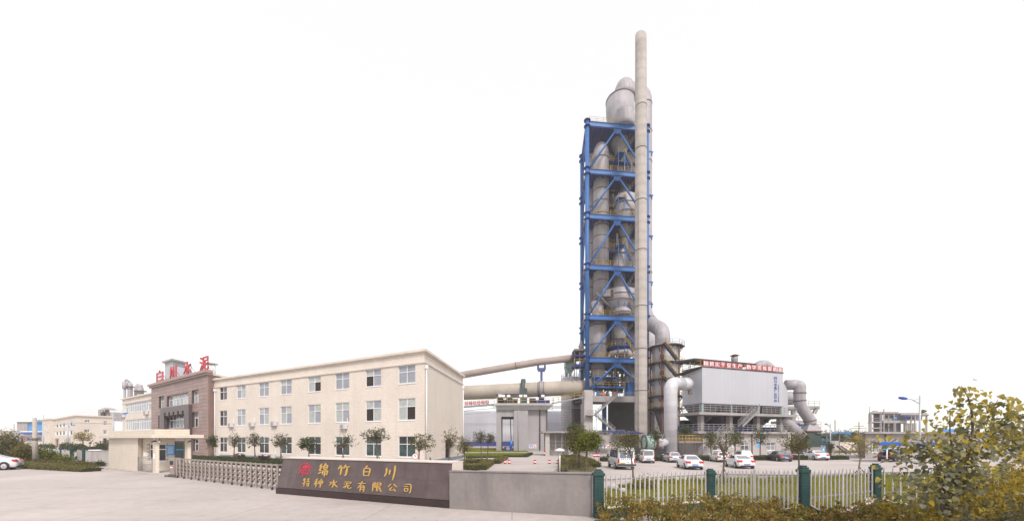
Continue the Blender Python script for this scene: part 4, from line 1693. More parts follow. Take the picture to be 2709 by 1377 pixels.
# ================================================================== PREHEATER TOWER
TL, TR = Vector((19.1, 96, 0)), Vector((34.85, 97.7, 0))
BL_, BR_ = Vector((20.0, 108, 0)), Vector((36.5, 109.6, 0))
LV = [15.5, 23.1, 33.9, 46.6, 59.5, 70.9, 82.95]
tow = thing('preheater_tower', 'tall blue steel preheater tower frame on concrete legs behind the round chimney', 'plant tower', TL)
corners = [TL, TR, BR_, BL_]
for k, c_ in enumerate(corners):
    mb = MB()
    mb.tube([c_ + UP * 15.5, c_ + UP * 83.6], .52, 12)
    co_ = mb.build('column', mt['blue'], tow)
    mb = MB()
    for z in LV[1:]:
        for dz in (-.75, .75):
            mb.lathe(c_ + UP * (z + dz), [(.85, -.1), (.85, .1)], 12)
    mb.build('column_flanges', mt['blue_dk'], co_)
fT = Frame(TL, TR)
fB = Frame(BL_, BR_)
for zi, z in enumerate(LV[1:]):
    for a, b in ((TL, TR), (BL_, BR_), (TL, BL_), (TR, BR_)):
        mb = MB()
        d = (b - a).normalized()
        p0, p1 = a + d * .56 + UP * z, b - d * .56 + UP * z
        mb.bar(p0 + UP * .55, p1 + UP * .55, .5, .10)
        mb.bar(p0 - UP * .55, p1 - UP * .55, .5, .10)
        mb.bar(p0, p1, .16, .99)
        if a is TL and b is TR:
            for q in np.linspace(.06, .94, 10):
                w_ = p0.lerp(p1, q)
                mb.bar(w_ - UP * .49, w_ + UP * .49, .06, .45, up=d)
        mb.build('beam', mt['blue'], tow)
    mb = MB()
    fl_ = offset_poly([(c.x, c.y) for c in corners], -.35)
    mb.prism(fl_, z + .40, z + .54)
    for q in np.linspace(.12, .88, 6):
        a, b = TL.lerp(TR, q), BL_.lerp(BR_, q)
        d = (b - a).normalized()
        mb.bar(a + d * .4 + UP * (z + .12), b - d * .4 + UP * (z + .12), .25, .5)
    mb.build('floor', mt['blue_dk'], tow)
    rm = MB()
    railing(rm, [fT.p(.6, z + .7, .1), fT.p(fT.L - .6, z + .7, .1)], 1.15, 1.9, .045, 4, (1.0, .6, .2))
    railing(rm, [TL + Vector((-.1, .7, z + .7)), BL_ + Vector((-.1, -.7, z + .7))], 1.15, 2.2, .045, 4, (1.0, .5))
    rm.build('railing', mt['rail_y'], tow, kind='stuff')
for zi in range(6):
    z0, z1 = LV[zi] + (.9 if zi else .3), LV[zi + 1] - .65
    for fr, w_ in ((fT, 0), (fB, 0)):
        mid = fr.L * .5
        for s_ in (0, 1):
            mb = MB()
            mb.tube([fr.p(.7 if s_ == 0 else fr.L - .7, z0), fr.p(mid + (-.5 if s_ == 0 else .5), z1 - .5)], .235, 8)
            mb.build('brace', mt['blue'], tow)
        mb = MB()
        mb.extrude([fr.p(mid - .95, z1, .06), fr.p(mid - .8, z1 - 1.2, .06), fr.p(mid + .8, z1 - 1.2, .06), fr.p(mid + .95, z1, .06)], -fr.n * .12)
        mb.build('gusset_plate', mt['blue'], tow)
    for fr in (Frame(TL, BL_), Frame(TR, BR_)):
        for s_ in (0, 1):
            mb = MB()
            mb.tube([fr.p(.5 if s_ == 0 else fr.L - .5, z0), fr.p(fr.L / 2, z1)], .2, 6)
            mb.build('brace', mt['blue'], tow)
# stairs and landings between floors, right of centre
for zi in range(1, 6):
    z0, z1 = LV[zi] + .55, LV[zi + 1] + .4
    zm = (z0 + z1) / 2
    a = fT.p(9.4, 0, -1.8)
    mb = MB()
    stairs(mb, fT.p(13.6, z0, -2.2), fT.p(10.4, zm, -2.2), 1.0, fT.n, 12)
    stairs(mb, fT.p(10.4, zm, -3.6), fT.p(14.2, z1, -3.6), 1.0, fT.n, 12)
    mb.fbox(fT, 8.6, 10.4, zm - .08, zm, -4.0, -1.0)
    for q in ((8.65, -1.05), (10.35, -1.05)):
        mb.bar(fT.p(q[0], z0, q[1]), fT.p(q[0], zm - .08, q[1]), .16)
    st = mb.build('stairs', mt['blue'], tow)
    mb = MB()
    railing(mb, [fT.p(8.65, zm, -1.05), fT.p(10.4, zm, -1.05)], 1.1, 1.7, .05, 4)
    railing(mb, [fT.p(10.4, zm, -1.2), fT.p(13.6, z0, -1.2)], 1.1, 1.0, .05, 4)
    railing(mb, [fT.p(10.4, zm, -2.6), fT.p(14.2, z1, -2.6)], 1.1, 1.0, .05, 4)
    mb.build('handrail', mt['rail_y'], st, kind='stuff')
# pipework, cable trays and small machines crowding each storey
rp_ = random.Random(21)
for zi in range(6):
    z0, z1 = LV[zi] + (.6 if zi else .1), LV[zi + 1] - .9
    for m_, n_ in (('vessel', 7), ('vessel_dk', 12), ('blue_dk', 9), ('rail_y', 5), ('mach', 26 if zi == 0 else 4)):
        mb = MB()
        for _ in range(n_ + (6 if zi == 0 else 0)):
            u, w_ = rp_.uniform(1.2, fT.L - 1.2), -rp_.uniform(4.2, 10.5)
            r_ = rp_.uniform(.10, .38) if m_ != 'rail_y' else .06
            k = rp_.random()
            if k < .4 or (m_ == 'vessel' and k < .85):
                za, zb_ = z0 + rp_.uniform(0, 2), z1 - rp_.uniform(0, 4)
                mb.tube([fT.p(u, za, w_), fT.p(u, zb_, w_)], r_, 7)
            elif k < .7:
                z_ = rp_.uniform(z0 + 1, z1)
                mb.tube([fT.p(u, z_, w_), fT.p(min(fT.L - 1, u + rp_.uniform(2, 7)), z_, w_)], r_, 7)
            elif k < .85:
                mb.tube([fT.p(u, z0 + rp_.uniform(3, 6), w_), fT.p(min(max(u + rp_.uniform(-3, 3), 1), fT.L - 1), z0 + .2, w_)], r_, 7)
            else:
                s_ = rp_.uniform(.5, 1.1)
                z_ = z0 if rp_.random() < .6 else rp_.uniform(z0, z1 - 2)
                mb.fbox(fT, u, min(fT.L - .8, u + s_ * 1.5), z_, z_ + s_ * 1.6, w_, w_ + s_)
        if m_ in ('rail_y', 'blue_dk'):
            z_ = z0 + (z1 - z0) * rp_.uniform(.3, .6)
            u0_ = rp_.uniform(2, 6)
            if m_ == 'blue_dk':
                mb.fbox(fT, u0_, u0_ + 7, z_ - .2, z_, -9, -3)
            else:
                railing(mb, [fT.p(u0_, z_, -3), fT.p(u0_ + 7, z_, -3)], 1.1, 1.2, .05, 4)
        mb.build('pipework', mt[m_], tow, kind='stuff', fix=False, uv=False)
# small brackets on the right edge
for k, (y, ) in enumerate(((1125 * .3132 + 50,), (240 * .3207 + 440,), (575 * .3207 + 440,), (955 * .3207 + 440,), (1135 * .3207 + 440,))):
    z = hgt(y, 98)
    mb = MB()
    mb.bar(TR + Vector((.3, 0, z)), TR + Vector((1.7, .3, z)), .22, .3)
    mb.tube([TR + Vector((1.4, .3, z - .1)), TR + Vector((1.4, .3, z - .9))], .16, 8)
    mb.build('davit_arm', mt['blue'], tow)
# concrete base
fc0 = Frame(TL + Vector((-.9, -.9, 0)), TR + Vector((1.2, -.9, 0)))
DD = 12.5
mb = MB()
mb.fbox(fc0, 0, 2.2, 0, 15.3, -2.2, 0)
mb.build('concrete_leg', mt['conc_lt'], tow)
mb = MB()
mb.fbox(fc0, fc0.L - 1.6, fc0.L + .5, 0, 15.1, -2.2, 0)
mb.build('concrete_leg', mt['conc'], tow)
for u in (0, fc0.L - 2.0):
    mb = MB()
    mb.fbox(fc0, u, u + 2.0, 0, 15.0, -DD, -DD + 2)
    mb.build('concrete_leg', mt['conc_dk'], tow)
mb = MB()
mb.fbox(fc0, 2.2, fc0.L - 1.6, 12.4, 13.9, -1.2, -.15)
mb.build('concrete_beam', mt['conc'], tow)
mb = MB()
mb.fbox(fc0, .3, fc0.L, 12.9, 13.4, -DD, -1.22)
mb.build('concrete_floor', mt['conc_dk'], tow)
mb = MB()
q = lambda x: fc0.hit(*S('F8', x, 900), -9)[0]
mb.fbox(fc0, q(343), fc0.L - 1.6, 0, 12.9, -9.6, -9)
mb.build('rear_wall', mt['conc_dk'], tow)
mb = MB()
mb.fbox(fc0, q(268), q(298), 1, 12.9, -7, -6.2)
mb.build('blue_chute', mt['blue'], tow)
mb = MB()
mb.fbox(fc0, 2.2, fc0.L - 1.6, 0, 4.3, -3.2, -.6)
mb.build('low_wall', mt['conc'], tow)
mb = MB()
for k in range(260):
    u, w_ = random.uniform(2.4, fc0.L - 1.8), random.uniform(-3.1, -.8)
    s_ = random.uniform(.12, .42)
    zc = 4.3 + random.uniform(0, .5)
    P = [fc0.p(u + dx * s_ * random.uniform(.6, 1.2), zc + dz * s_ * random.uniform(.6, 1.2), w_ + dw * s_ * random.uniform(.6, 1.2)) for dz in (-1, 1) for dx, dw in ((-1, 1), (1, 1), (1, -1), (-1, -1))]
    mb.hexa(P)
mb.build('rubble', mt['rubble'], tow, kind='stuff', fix=False)
# concrete stair flights on the front of the base
s1a, s1b, s1c = fc0.hit(*S('F8', 402, 765)), fc0.hit(*S('F8', 222, 925)), fc0.hit(*S('F8', 378, 1055))
for (a, b, zz) in ((s1a, s1b, .35), (s1b, s1c, .35), (s1c, (s1c[0] - 4.2, 1.2), .6)):
    mb = MB()
    stairs(mb, fc0.p(a[0], a[1], zz), fc0.p(b[0], b[1], zz), 1.0, fc0.n, 16, .2)
    st = mb.build('stairs', mt['rail'], tow)
    mb = MB()
    railing(mb, [fc0.p(a[0], a[1], zz + 1), fc0.p(b[0], b[1], zz + 1)], 1.0, 1.0, .045, 4, (1, .66, .33))
    mb.build('handrail', mt['rail'], st, kind='stuff')
mb = MB()
l0, l1 = fc0.hit(*S('F8', 152, 925)), fc0.hit(*S('F8', 225, 925))
mb.fbox(fc0, l0[0], l1[0], l0[1] - .2, l0[1], .1, 1.5)
mb.bar(fc0.p(l0[0] + .4, l0[1] - .25, .1), fc0.p(l0[0] + .8, l0[1] - .25, .9), .3, .5)
ld = mb.build('landing', mt['conc'], tow)
mb = MB()
railing(mb, [fc0.p(l0[0], l0[1], 1.45), fc0.p(l1[0], l0[1], 1.45)], 1.1, .8, .045, 4, (1, .66, .33))
mb.build('railing', mt['rail'], ld, kind='stuff')
mb = MB()
railing(mb, [fc0.p(2.4, 13.9, -.3), fc0.p(fc0.L - 1.8, 13.9, -.3)], 1.1, 1.0, .045, 4, (1, .66, .33))
mb.build('railing', mt['rail'], tow, kind='stuff')
# blue working platforms low in the tower
for (x0, x1, y, dz) in ((220, 420, 603, 0), (205, 480, 687, 0)):
    a, b = fT.hit(*S('F8', x0, y), -1.5), fT.hit(*S('F8', x1, y), -1.5)
    mb = MB()
    mb.fbox(fT, a[0], b[0], a[1] - .35, a[1], -6, -1.5)
    for u in (a[0] + .15, b[0] - .15):
        mb.bar(fT.p(u, 13.5, -1.6), fT.p(u, a[1] - .36, -1.6), .22)
    pl = mb.build('platform', mt['blue'], tow)
    mb = MB()
    railing(mb, [fT.p(a[0], a[1], -1.5), fT.p(b[0], a[1], -1.5)], 1.1, 1.4, .05, 4)
    mb.build('railing', mt['rail_y'], pl, kind='stuff')
a, b = fT.hit(*S('F8', 510, 655), -1.2), fT.hit(*S('F8', 545, 770), -1.2)
mb = MB()
mb.fbox(fT, a[0] - .2, b[0] + .3, b[1], a[1], -3.0, -1.2)
mb.build('blue_cabin', mt['blue'], tow)
for (x, y, m_) in ((260, 745, 'blue'), (300, 748, 'orange'), (330, 745, 'mach'), (390, 742, 'orange')):
    u, v = fT.hit(*S('F8', x, y), -2)
    mb = MB()
    mb.lathe(fT.p(u, 13.95, -2), [(.5, 0), (.65, .3), (.65, .8), (.3, 1.0), (.3, 1.3)], 10)
    mb.build('pump', mt[m_], tow)


# ------------------------------------------------------------------ vessels
def vessel(name, label, cat, c, prof, group=None, rings=(), m='vessel', n=26):
    """upright round vessel: prof = (radius, z) bottom to top, rings = z of flanges"""
    t = thing(name, label, cat, (c[0], c[1], prof[0][1]), group)
    mb = MB()
    mb.lathe((c[0], c[1], 0), prof, n)
    mb.build('shell', mt[m], t)
    if rings:
        for z in rings:
            r_ = np.interp(z, [p_[1] for p_ in prof], [p_[0] for p_ in prof])
            mb = MB()
            mb.lathe((c[0], c[1], z), [(r_ - .02, -.10), (r_ + .10, -.10), (r_ + .10, .10), (r_ - .02, .10)], n, caps=False)
            mb.build('flange', mt['vessel_dk'], t)
    return t


def pipe(name, label, cat, pts, r, group=None, rings=(), m='vessel', n=18, arc=3):
    """round duct with segmented elbows; rings = indices (fraction along) of flanges"""
    pts = [Vector(p_) for p_ in pts]
    out = [pts[0]]
    for i in range(1, len(pts) - 1):
        a, b, c_ = pts[i - 1], pts[i], pts[i + 1]
        d1, d2 = (a - b), (c_ - b)
        rr_ = min(r * 1.5 if not isinstance(r, list) else r[i] * 1.5, d1.length * .48, d2.length * .48)
        p0, p1 = b + d1.normalized() * rr_, b + d2.normalized() * rr_
        for k in range(arc + 1):
            f = k / arc
            out.append((p0.lerp(b, f)).lerp(b.lerp(p1, f), f))
    out.append(pts[-1])
    t = thing(name, label, cat, pts[0], group)
    mb = MB()
    mb.tube(out, r if not isinstance(r, list) else r[0], n)
    mb.build('shell', mt[m], t)
    r0 = r if not isinstance(r, list) else r[0]
    for f in rings:
        tot = [(out[i + 1] - out[i]).length for i in range(len(out) - 1)]
        L_ = sum(tot) * f
        for i, l in enumerate(tot):
            if L_ <= l:
                break
            L_ -= l
        d = (out[i + 1] - out[i]).normalized()
        p_ = out[i] + d * L_
        mb = MB()
        mb.lathe(p_, [(r0 - .02, -.09), (r0 + .10, -.09), (r0 + .10, .09), (r0 - .02, .09)], n, axis=d, caps=False)
        mb.build('flange', mt['vessel_dk'], t)
    return t


def zc(px, Z):
    return (px - CX) * Z / FPX


x1 = zc(1642, 102)
vessel('cyclone', 'topmost grey cyclone drum above the blue tower deck', 'cyclone', (x1, 102.5), [(.7, 72.5), (.9, 78.5), (2.2, 82.6), (3.1, 85), (3.7, 91), (3.75, 94.4), (2.7, 94.7)], 'cyclones of the tower', (77.2, 94.35))
vessel('outlet_dome', 'domed grey outlet hood on the topmost cyclone beside the chimney', 'duct', (x1 + 1.2, 102.3), [(2.95, 94.6), (2.95, 95.9), (2.7, 97.4), (2.1, 98.8), (1.2, 99.7), (.1, 100.0)], None, ())
vessel('scroll_inlet', 'rounded inlet hood in front of the topmost cyclone', 'duct', (x1 - .3, 98.7), [(2.85, 83.6), (2.95, 84.6), (2.95, 86.6), (2.6, 87.7), (1.9, 88.4), (.8, 88.8), (.05, 88.9)], None, ())
for k, y in enumerate((0,)):
    pass
pipe('downcomer_duct', 'large grey duct arching over the tower top and running down behind the chimney', 'duct',
     [(x1 + .8, 102.6, 97.6), (x1 + 3.4, 103.4, 98.6), (zc(1707, 104), 104, 97.6), (zc(1707, 104), 104, 92), (zc(1707, 104), 104, 37.5), (zc(1724, 98), 99, 33.2), (zc(1755, 92), 92.5, 29.5), (zc(1755.5, 92), 92.5, 25.2)], 1.75,
     None, (.05, .11, .2, .3, .42, .55, .66, .76, .86), arc=5)
x2 = zc(1656, 101)
vessel('cyclone', 'grey cyclone drum at the second storey from the tower top', 'cyclone', (x2, 101.8), [(.65, 48.5), (.9, 56), (1.8, 59.5), (3.4, 62.7), (3.5, 67.2), (2.6, 67.9), (1.6, 68.2), (1.5, 71.2)], 'cyclones of the tower', (57.0, 62.8, 65))
x3 = zc(1640, 101)
vessel('cyclone', 'wide grey cyclone drum with a panelled platform in the third storey from below', 'cyclone', (x3, 101.8), [(1.2, 35.3), (1.6, 36), (2.6, 37.2), (4.3, 39.2), (4.5, 42.2), (2.0, 42.7), (1.7, 43.6), (1.6, 54)], 'cyclones of the tower', (39.3, 40.8))
x3c = zc(1649, 97.8)
vessel('vessel_dome', 'low pale dome standing on the blue floor under the widest cyclone', 'vessel', (x3c, 99.2), [(2.4, 35.2), (2.5, 35.9), (2.2, 36.6), (1.5, 37.2), (.6, 37.6), (.05, 37.7)], None, (35.8,))
x4 = zc(1641, 100)
vessel('cyclone', 'small grey cyclone cone above the round blue ring platform', 'cyclone', (x4, 100.5), [(.6, 24.4), (.7, 27), (1.6, 30.2), (2.1, 32.6), (2.1, 34.2)], 'cyclones of the tower', (29.4, 32.6))
rp = thing('ring_platform', 'round dark blue platform with yellow railing below the small cyclone', 'platform', (x4, 100.5, 27))
mb = MB()
mb.lathe((x4, 100.5, 27.0), [(1.4, -.9), (2.9, 0), (2.9, .25)], 20)
mb.build('deck', mt['blue_dk'], rp)
mb = MB()
railing(mb, [Vector((x4 + 2.8 * math.cos(a), 100.5 + 2.8 * math.sin(a), 27.25)) for a in np.linspace(0, 2 * math.pi, 15)], 1.3, 2, .05, 4, (1, .6))
mb.build('railing', mt['rail_y'], rp, kind='stuff')
pipe('meal_pipe', 'rust brown slanting meal pipe under the round blue platform', 'pipe', [(x4 + .4, 99.6, 27), (x4 - .6, 98.8, 24.6)], .42, m='redbrown')
pipe('cross_duct', 'horizontal grey elbow duct on the fifth storey from the tower top', 'duct', [(x4 - 3, 99.3, 25.2), (zc(1640, 99), 99, 25.9), (zc(1664, 99), 99, 25.9), (zc(1668, 99), 99, 24.4)], .75, None, (.3, .7))
# left riser ducts
xl, xs2 = zc(1590, 100.5), zc(1566, 104)
vessel('riser_duct', 'thick grey riser duct at the front left of the tower', 'duct', (xl, 100.5), [(2.05, 39.8), (2.05, 78.5), (1.85, 79.8), (1.35, 80.9), (.6, 81.5), (.05, 81.6)], 'riser ducts in the tower', (40.6, 44.6, 49.5, 52.8, 56.2, 59, 62.2, 65.5, 68.6, 73, 76.9))
vessel('riser_duct', 'grey riser duct half hidden behind the thicker front duct', 'duct', (xs2, 104), [(1.7, 38), (1.7, 79), (1.4, 80.6), (.1, 81.6)], 'riser ducts in the tower', (44, 51, 56, 61.5, 66, 73))
vessel('lower_vessel', 'wide grey lower vessel under the front left riser duct', 'vessel', (zc(1582, 101), 101), [(1.4, 17), (1.9, 17.6), (1.9, 22.0), (1.3, 23.5), (2.3, 24.2), (2.3, 34.4), (1.4, 36.5), (1.8, 39.5)], None, (21.5, 28, 33))
for k, (px, z0, z1, r_) in enumerate(((1585, 24.5, 33.5, 3.0), (1660, 24.6, 33.0, 3.2), (1600, 36, 46, 2.6), (1668, 36, 46, 3.4), (1600, 49, 58.5, 2.8), (1662, 49, 58, 3.3), (1604, 61.5, 70, 2.8), (1668, 61.5, 70, 3.2), (1600, 73, 82, 2.6), (1660, 73, 82, 3.0))):
    vessel('rear_vessel', 'grey vessel at the back of the tower, ' + ('left' if k % 2 == 0 else 'right') + ' side, storey %s from below' % ('second', 'second', 'third', 'third', 'fourth', 'fourth', 'fifth', 'fifth', 'top', 'top')[k], 'vessel', (zc(px, 106), 106), [(.6, z0), (.8, z0 + 1.5), (r_, z0 + 4.5), (r_, z1 - .8), (r_ * .6, z1)], 'vessels at the back of the tower', (z0 + 4.5,))
# ducts and silo at the left flank
vessel('burner_duct', 'slim grey vessel inside the lowest steel storey', 'vessel', (zc(1668, 102), 102), [(1.0, 13.6), (1.6, 15), (1.6, 22.5)], None, (16.5, 20))
pipe('loop_duct', 'bent grey duct in the lowest steel storey near the chimney', 'duct', [(zc(1650, 101), 103, 23), (zc(1664, 101), 102, 21.5), (zc(1676, 100), 100, 19), (zc(1690, 100), 100, 17.5)], .9)
# panelled guard screen in front of the wide cyclone
a, b = fT.hit(*S('F7', 295, 1010), -1.2), fT.hit(*S('F7', 470, 1075), -1.2)
gsn = thing('mesh_screen', 'square meshed screen of pale panels before the widest cyclone', 'screen', fT.p(a[0], b[1], -1.2))
for i in range(8):
    for j in range(5):
        du, dv = (b[0] - a[0]) / 8, (a[1] - b[1]) / 5
        mb = MB()
        mb.fbox(fT, a[0] + du * i + .04, a[0] + du * (i + 1) - .04, b[1] + dv * j + .04, b[1] + dv * (j + 1) - .04, -1.25, -1.2)
        mb.build('panel', mt['vessel'] if (i != 3) else mt['redbrown'], gsn)
mb = MB()
mb.fbox(fT, a[0], b[0], b[1], a[1], -1.32, -1.26)
mb.build('backing', mt['vessel_dk'], gsn)
pipe('slanted_chute', 'dark slanting grating chute in front of the riser duct', 'chute', [fT.p(*fT.hit(*S('F7', 235, 1040), -.9), -.9), fT.p(*fT.hit(*S('F7', 360, 1165), -.9), -.9)], .35, m='vessel_dk')

# ================================================================== CHIMNEY
chx = zc(1695.5, 88)
ch_ = thing('chimney', 'tall slender round pale concrete chimney in front of the blue tower', 'chimney', (chx, 88, 0))
zt = hgt(96, 88)
mb = MB()
N_ = 40
prof = [(1.42, 2.2)]
for k in range(1, 41):
    prof.append((1.42 - .15 * k / 40, 2.2 + (zt - 2.2) * k / 40))
prof += [(1.20, zt), (1.05, zt - .8)]
mb.lathe((chx, 88, 0), prof, 32)
mb.v = [(x, y, z - .24 * (x - chx) if z > zt - 1 else z) for x, y, z in mb.v]
mb.build('shaft', mt['chimney'], ch_)
for y in (755 * .3132 + 50, 1118 * .3132 + 50, 300 * .3207 + 440, 708 * .3207 + 440, 1168 * .3207 + 440, 395 * .3208 + 800, 737 * .3208 + 800):
    z = hgt(y - 3, 88)
    r_ = 1.42 - .15 * (z - 2) / (zt - 2)
    mb = MB()
    mb.lathe((chx, 88, z), [(r_ - .02, -.07), (r_ + .045, -.07), (r_ + .045, .07), (r_ - .02, .07)], 32, caps=False)
    mb.build('joint_ring', mt['conc_dk'], ch_)
mb = MB()
mb.box(chx - 1.9, chx + 1.9, 86.4, 89.9, 0, 2.2)
mb.build('plinth', mt['conc'], ch_)
mb = MB()
mb.tube([(chx - 1.0, 86.95, 2.5), (chx - .95, 87.0, 60)], .05, 5)
mb.build('earth_cable', mt['vessel_dk'], ch_)

# ================================================================== KILN, PIER, AIR DUCT
k0, k1 = W(1150, 1042, 104.6), W(1556, 1023, 99)
kd = (k1 - k0).normalized()
kl = thing('rotary_kiln', 'long sloping buff rotary kiln tube resting on the concrete pier', 'kiln', k0)
mb = MB()
mb.tube([k0, k0.lerp(k1, .35), k0.lerp(k1, .7), k1], 1.95, 32)
mb.build('shell', mt['kiln'], kl)
kt = lambda px: (px - 1150) / (1556 - 1150)
for (px, r_, w_, nm, m_) in ((1436, 2.28, .8, 'riding_ring', 'rail'), (1429, 2.1, .12, 'wedge_ring', 'vessel_dk'), (1444, 2.1, .12, 'wedge_ring', 'vessel_dk')):
    p_ = k0.lerp(k1, kt(px))
    mb = MB()
    mb.lathe(p_, [(1.9, -w_ / 2), (r_, -w_ / 2), (r_, w_ / 2), (1.9, w_ / 2)], 36, axis=kd, caps=False)
    mb.build(nm, mt[m_], kl)
p_ = k0.lerp(k1, kt(1391))
mb = MB()
mb.lathe(p_, [(1.9, -.5), (3.0, -.5), (3.0, .5), (1.9, .5)], 36, axis=kd, caps=False)
gcov = mb.build('gear_cover', mt['green_mach'], kl)
mb = MB()
mb.box(p_.x - .95, p_.x + .8, p_.y - 3.2, p_.y + 3.2, hgt(1066, 99), p_.z + .1)
mb.build('gear_housing', mt['green_mach'], kl)
mb = MB()
mb.lathe(k1 - kd * .2, [(1.96, 0), (2.2, .3), (2.2, 1.0)], 32, axis=kd)
mb.build('inlet_seal', mt['vessel_dk'], kl)

PZ = 92.0
pz1 = hgt(1066, PZ)
pz0 = hgt(1082, PZ)
fpier = Frame((zc(1312, PZ), PZ, 0), (zc(1463, PZ), PZ, 0))
pu = lambda x: zc(S('g7', x)[0], PZ) - fpier.O.x
pr_ = thing('kiln_pier', 'grey concrete kiln pier with an open doorway and a railed machine deck', 'pier', fpier.O)
DP = 12
mb = MB()
mb.fbox(fpier, pu(580), pu(662), 0, pz1 - .51, -DP, 0)
mb.build('left_leg', mt['pier'], pr_)
mb = MB()
mb.fbox(fpier, pu(662) + .005, pu(866), hgt(1101, PZ), pz1 - .52, -DP, -.03)
mb.build('lintel', mt['pier'], pr_)
mb = MB()
mb.fbox(fpier, pu(866) + .005, pu(1103), 0, pz1 - .515, -DP, .35)
mb.build('middle_leg', mt['pier'], pr_)
mb = MB()
mb.fbox(fpier, pu(1103) + .005, pu(1420), 0, pz1 - .525, -DP, -.7)
mb.build('right_panel', mt['pier'], pr_)
mb = MB()
mb.fbox(fpier, pu(662), pu(866), hgt(1168, PZ), hgt(1166, PZ), -3, -.2)
mb.build('cross_beam', mt['vessel_dk'], pr_)
mb = MB()
mb.tube([fpier.p(pu(940), .4, .42), fpier.p(pu(940), pz0, .42)], .09, 6)
mb.build('drain_pipe', mt['pier'], pr_)
mb = MB()
mb.tube([fpier.p(pu(1300), .3, -.55), fpier.p(pu(1300), pz0, -.55)], .14, 8)
mb.build('drain_pipe', mt['conc_dk'], pr_)
mb = MB()
mb.tube([fpier.p(pu(1418), .3, -.3), fpier.p(pu(1418), pz0, -.3)], .14, 6)
mb.build('cable_ladder', mt['vessel_dk'], pr_)
mb = MB()
mb.tube([fpier.p(pu(830), .2, -6), fpier.p(pu(808), hgt(1101, PZ), -6)], .12, 6)
mb.build('inner_pipe', mt['vessel_dk'], pr_)
mb = MB()
mb.fbox(fpier, pu(560), pu(1515), pz1 - .5, pz1, -DP - .6, .6)
dk = mb.build('deck', mt['conc_lt'], pr_)
mb = MB()
for k in range(4):
    mb.bar(fpier.p(pu(505 + 18 * k), pz1 - .7 - .27 * k, .5), fpier.p(pu(1515), pz1 - .7 - .27 * k, .5), .12)
for u in np.linspace(pu(600), pu(1500), 8):
    mb.bar(fpier.p(u, pz1 - 1.6, .44), fpier.p(u, pz1 - .5, .44), .1)
mb.build('pipe_rack', mt['rail'], dk, kind='stuff')
mb = MB()
railing(mb, [fpier.p(pu(590), pz1, .85), fpier.p(pu(1515), pz1, .85)], 1.25, 2.0, .05, 4, (1, .55))
mb.build('railing', mt['rail_y'], dk, kind='stuff')
mb = MB()
mb.hexa([fpier.p(pu(545), hgt(1041.5, PZ), .6), fpier.p(pu(955), hgt(1040, PZ), .6), fpier.p(pu(955), hgt(1040, PZ), -4), fpier.p(pu(580), hgt(1041.5, PZ), -4), fpier.p(pu(545), hgt(1040, PZ), .6), fpier.p(pu(955), hgt(1038, PZ), .6), fpier.p(pu(955), hgt(1037, PZ), -4), fpier.p(pu(580), hgt(1037.5, PZ), -4)])
for x in (600, 760, 930):
    mb.bar(fpier.p(pu(x), pz1, -.2), fpier.p(pu(x), hgt(1042, PZ), -.2), .18)
mb.build('motor_shelter', mt['rail'], pr_)
for (x, r_, h_, m_, nm) in ((640, .75, 1.5, 'mach', 'motor'), (700, .5, 1.1, 'mach', 'motor'), (790, .65, 1.6, 'green_mach', 'gearbox'), (880, .55, 1.2, 'mach', 'motor'), (1180, .6, 1.4, 'mach', 'motor')):
    mb = MB()
    c_ = fpier.p(pu(x), pz1, -1.2)
    mb.tube([c_ + Vector((-.7, 0, h_ * .55)), c_ + Vector((.8, 0, h_ * .55))], r_, 12)
    mb.box(c_.x - .6, c_.x + .6, c_.y - .6, c_.y + .6, pz1 - .0, pz1 + h_ * .4)
    mb.build(nm, mt[m_], pr_)
mb = MB()
c_ = k0.lerp(k1, kt(1437))
mb.box(c_.x - 1.9, c_.x + 1.9, c_.y - 3.4, c_.y + 3, pz1, pz1 + 1.4)
for s_ in (-1, 1):
    mb.tube([c_ + Vector((-.6, s_ * 1.5, -2.4)), c_ + Vector((.6, s_ * 1.5, -2.4))], .6, 14)
mb.build('support_rollers', mt['blue_dk'], pr_)
for x in (648, 700, 787, 985, 1060, 1345):
    mb = MB()
    mb.fbox(fpier, pu(x) - .45, pu(x) + .35, pz1 + 1.45, pz1 + 2.1 - (x % 3) * .1, .95, 1.0)
    mb.build('deck_notice', mt['banner_ink'], pr_)


def info_board(lab, k, x0, x1, y0, y1, Z, face=.0):
    a, b = WS(k, x0, y0, Z), WS(k, x1, y1, Z)
    t = thing('information_board', lab, 'information board', (a.x, Z, b.z))
    mb = MB()
    mb.box(a.x, b.x, Z, Z + .06, b.z, a.z)
    mb.build('board', mt['banner_ink'], t)
    w_, h_ = b.x - a.x, a.z - b.z
    for (u0, u1, v0, v1, m_) in ((.05, .45, .72, .88, 'text_blue'), (.1, .3, .25, .55, 'sign_blue'), (.34, .58, .25, .55, 'sign_blue'), (.5, .7, .72, .88, 'crimson'), (.66, .8, .2, .55, 'crimson'), (.85, .97, .6, .85, 'green_mach'), (.85, .97, .15, .4, 'crimson')):
        mb = MB()
        mb.box(a.x + w_ * u0, a.x + w_ * u1, Z - .012, Z - .003, b.z + h_ * v0, b.z + h_ * v1)
        mb.build('printed_block', mt[m_], t)


info_board('white information board with blue and red blocks on the kiln pier', 'g7', 1115, 1250, 900, 962, PZ + .6)
info_board('white information board with blue and red blocks on the dark wall behind the minibus', 'g6', 25, 232, 160, 216, 72)
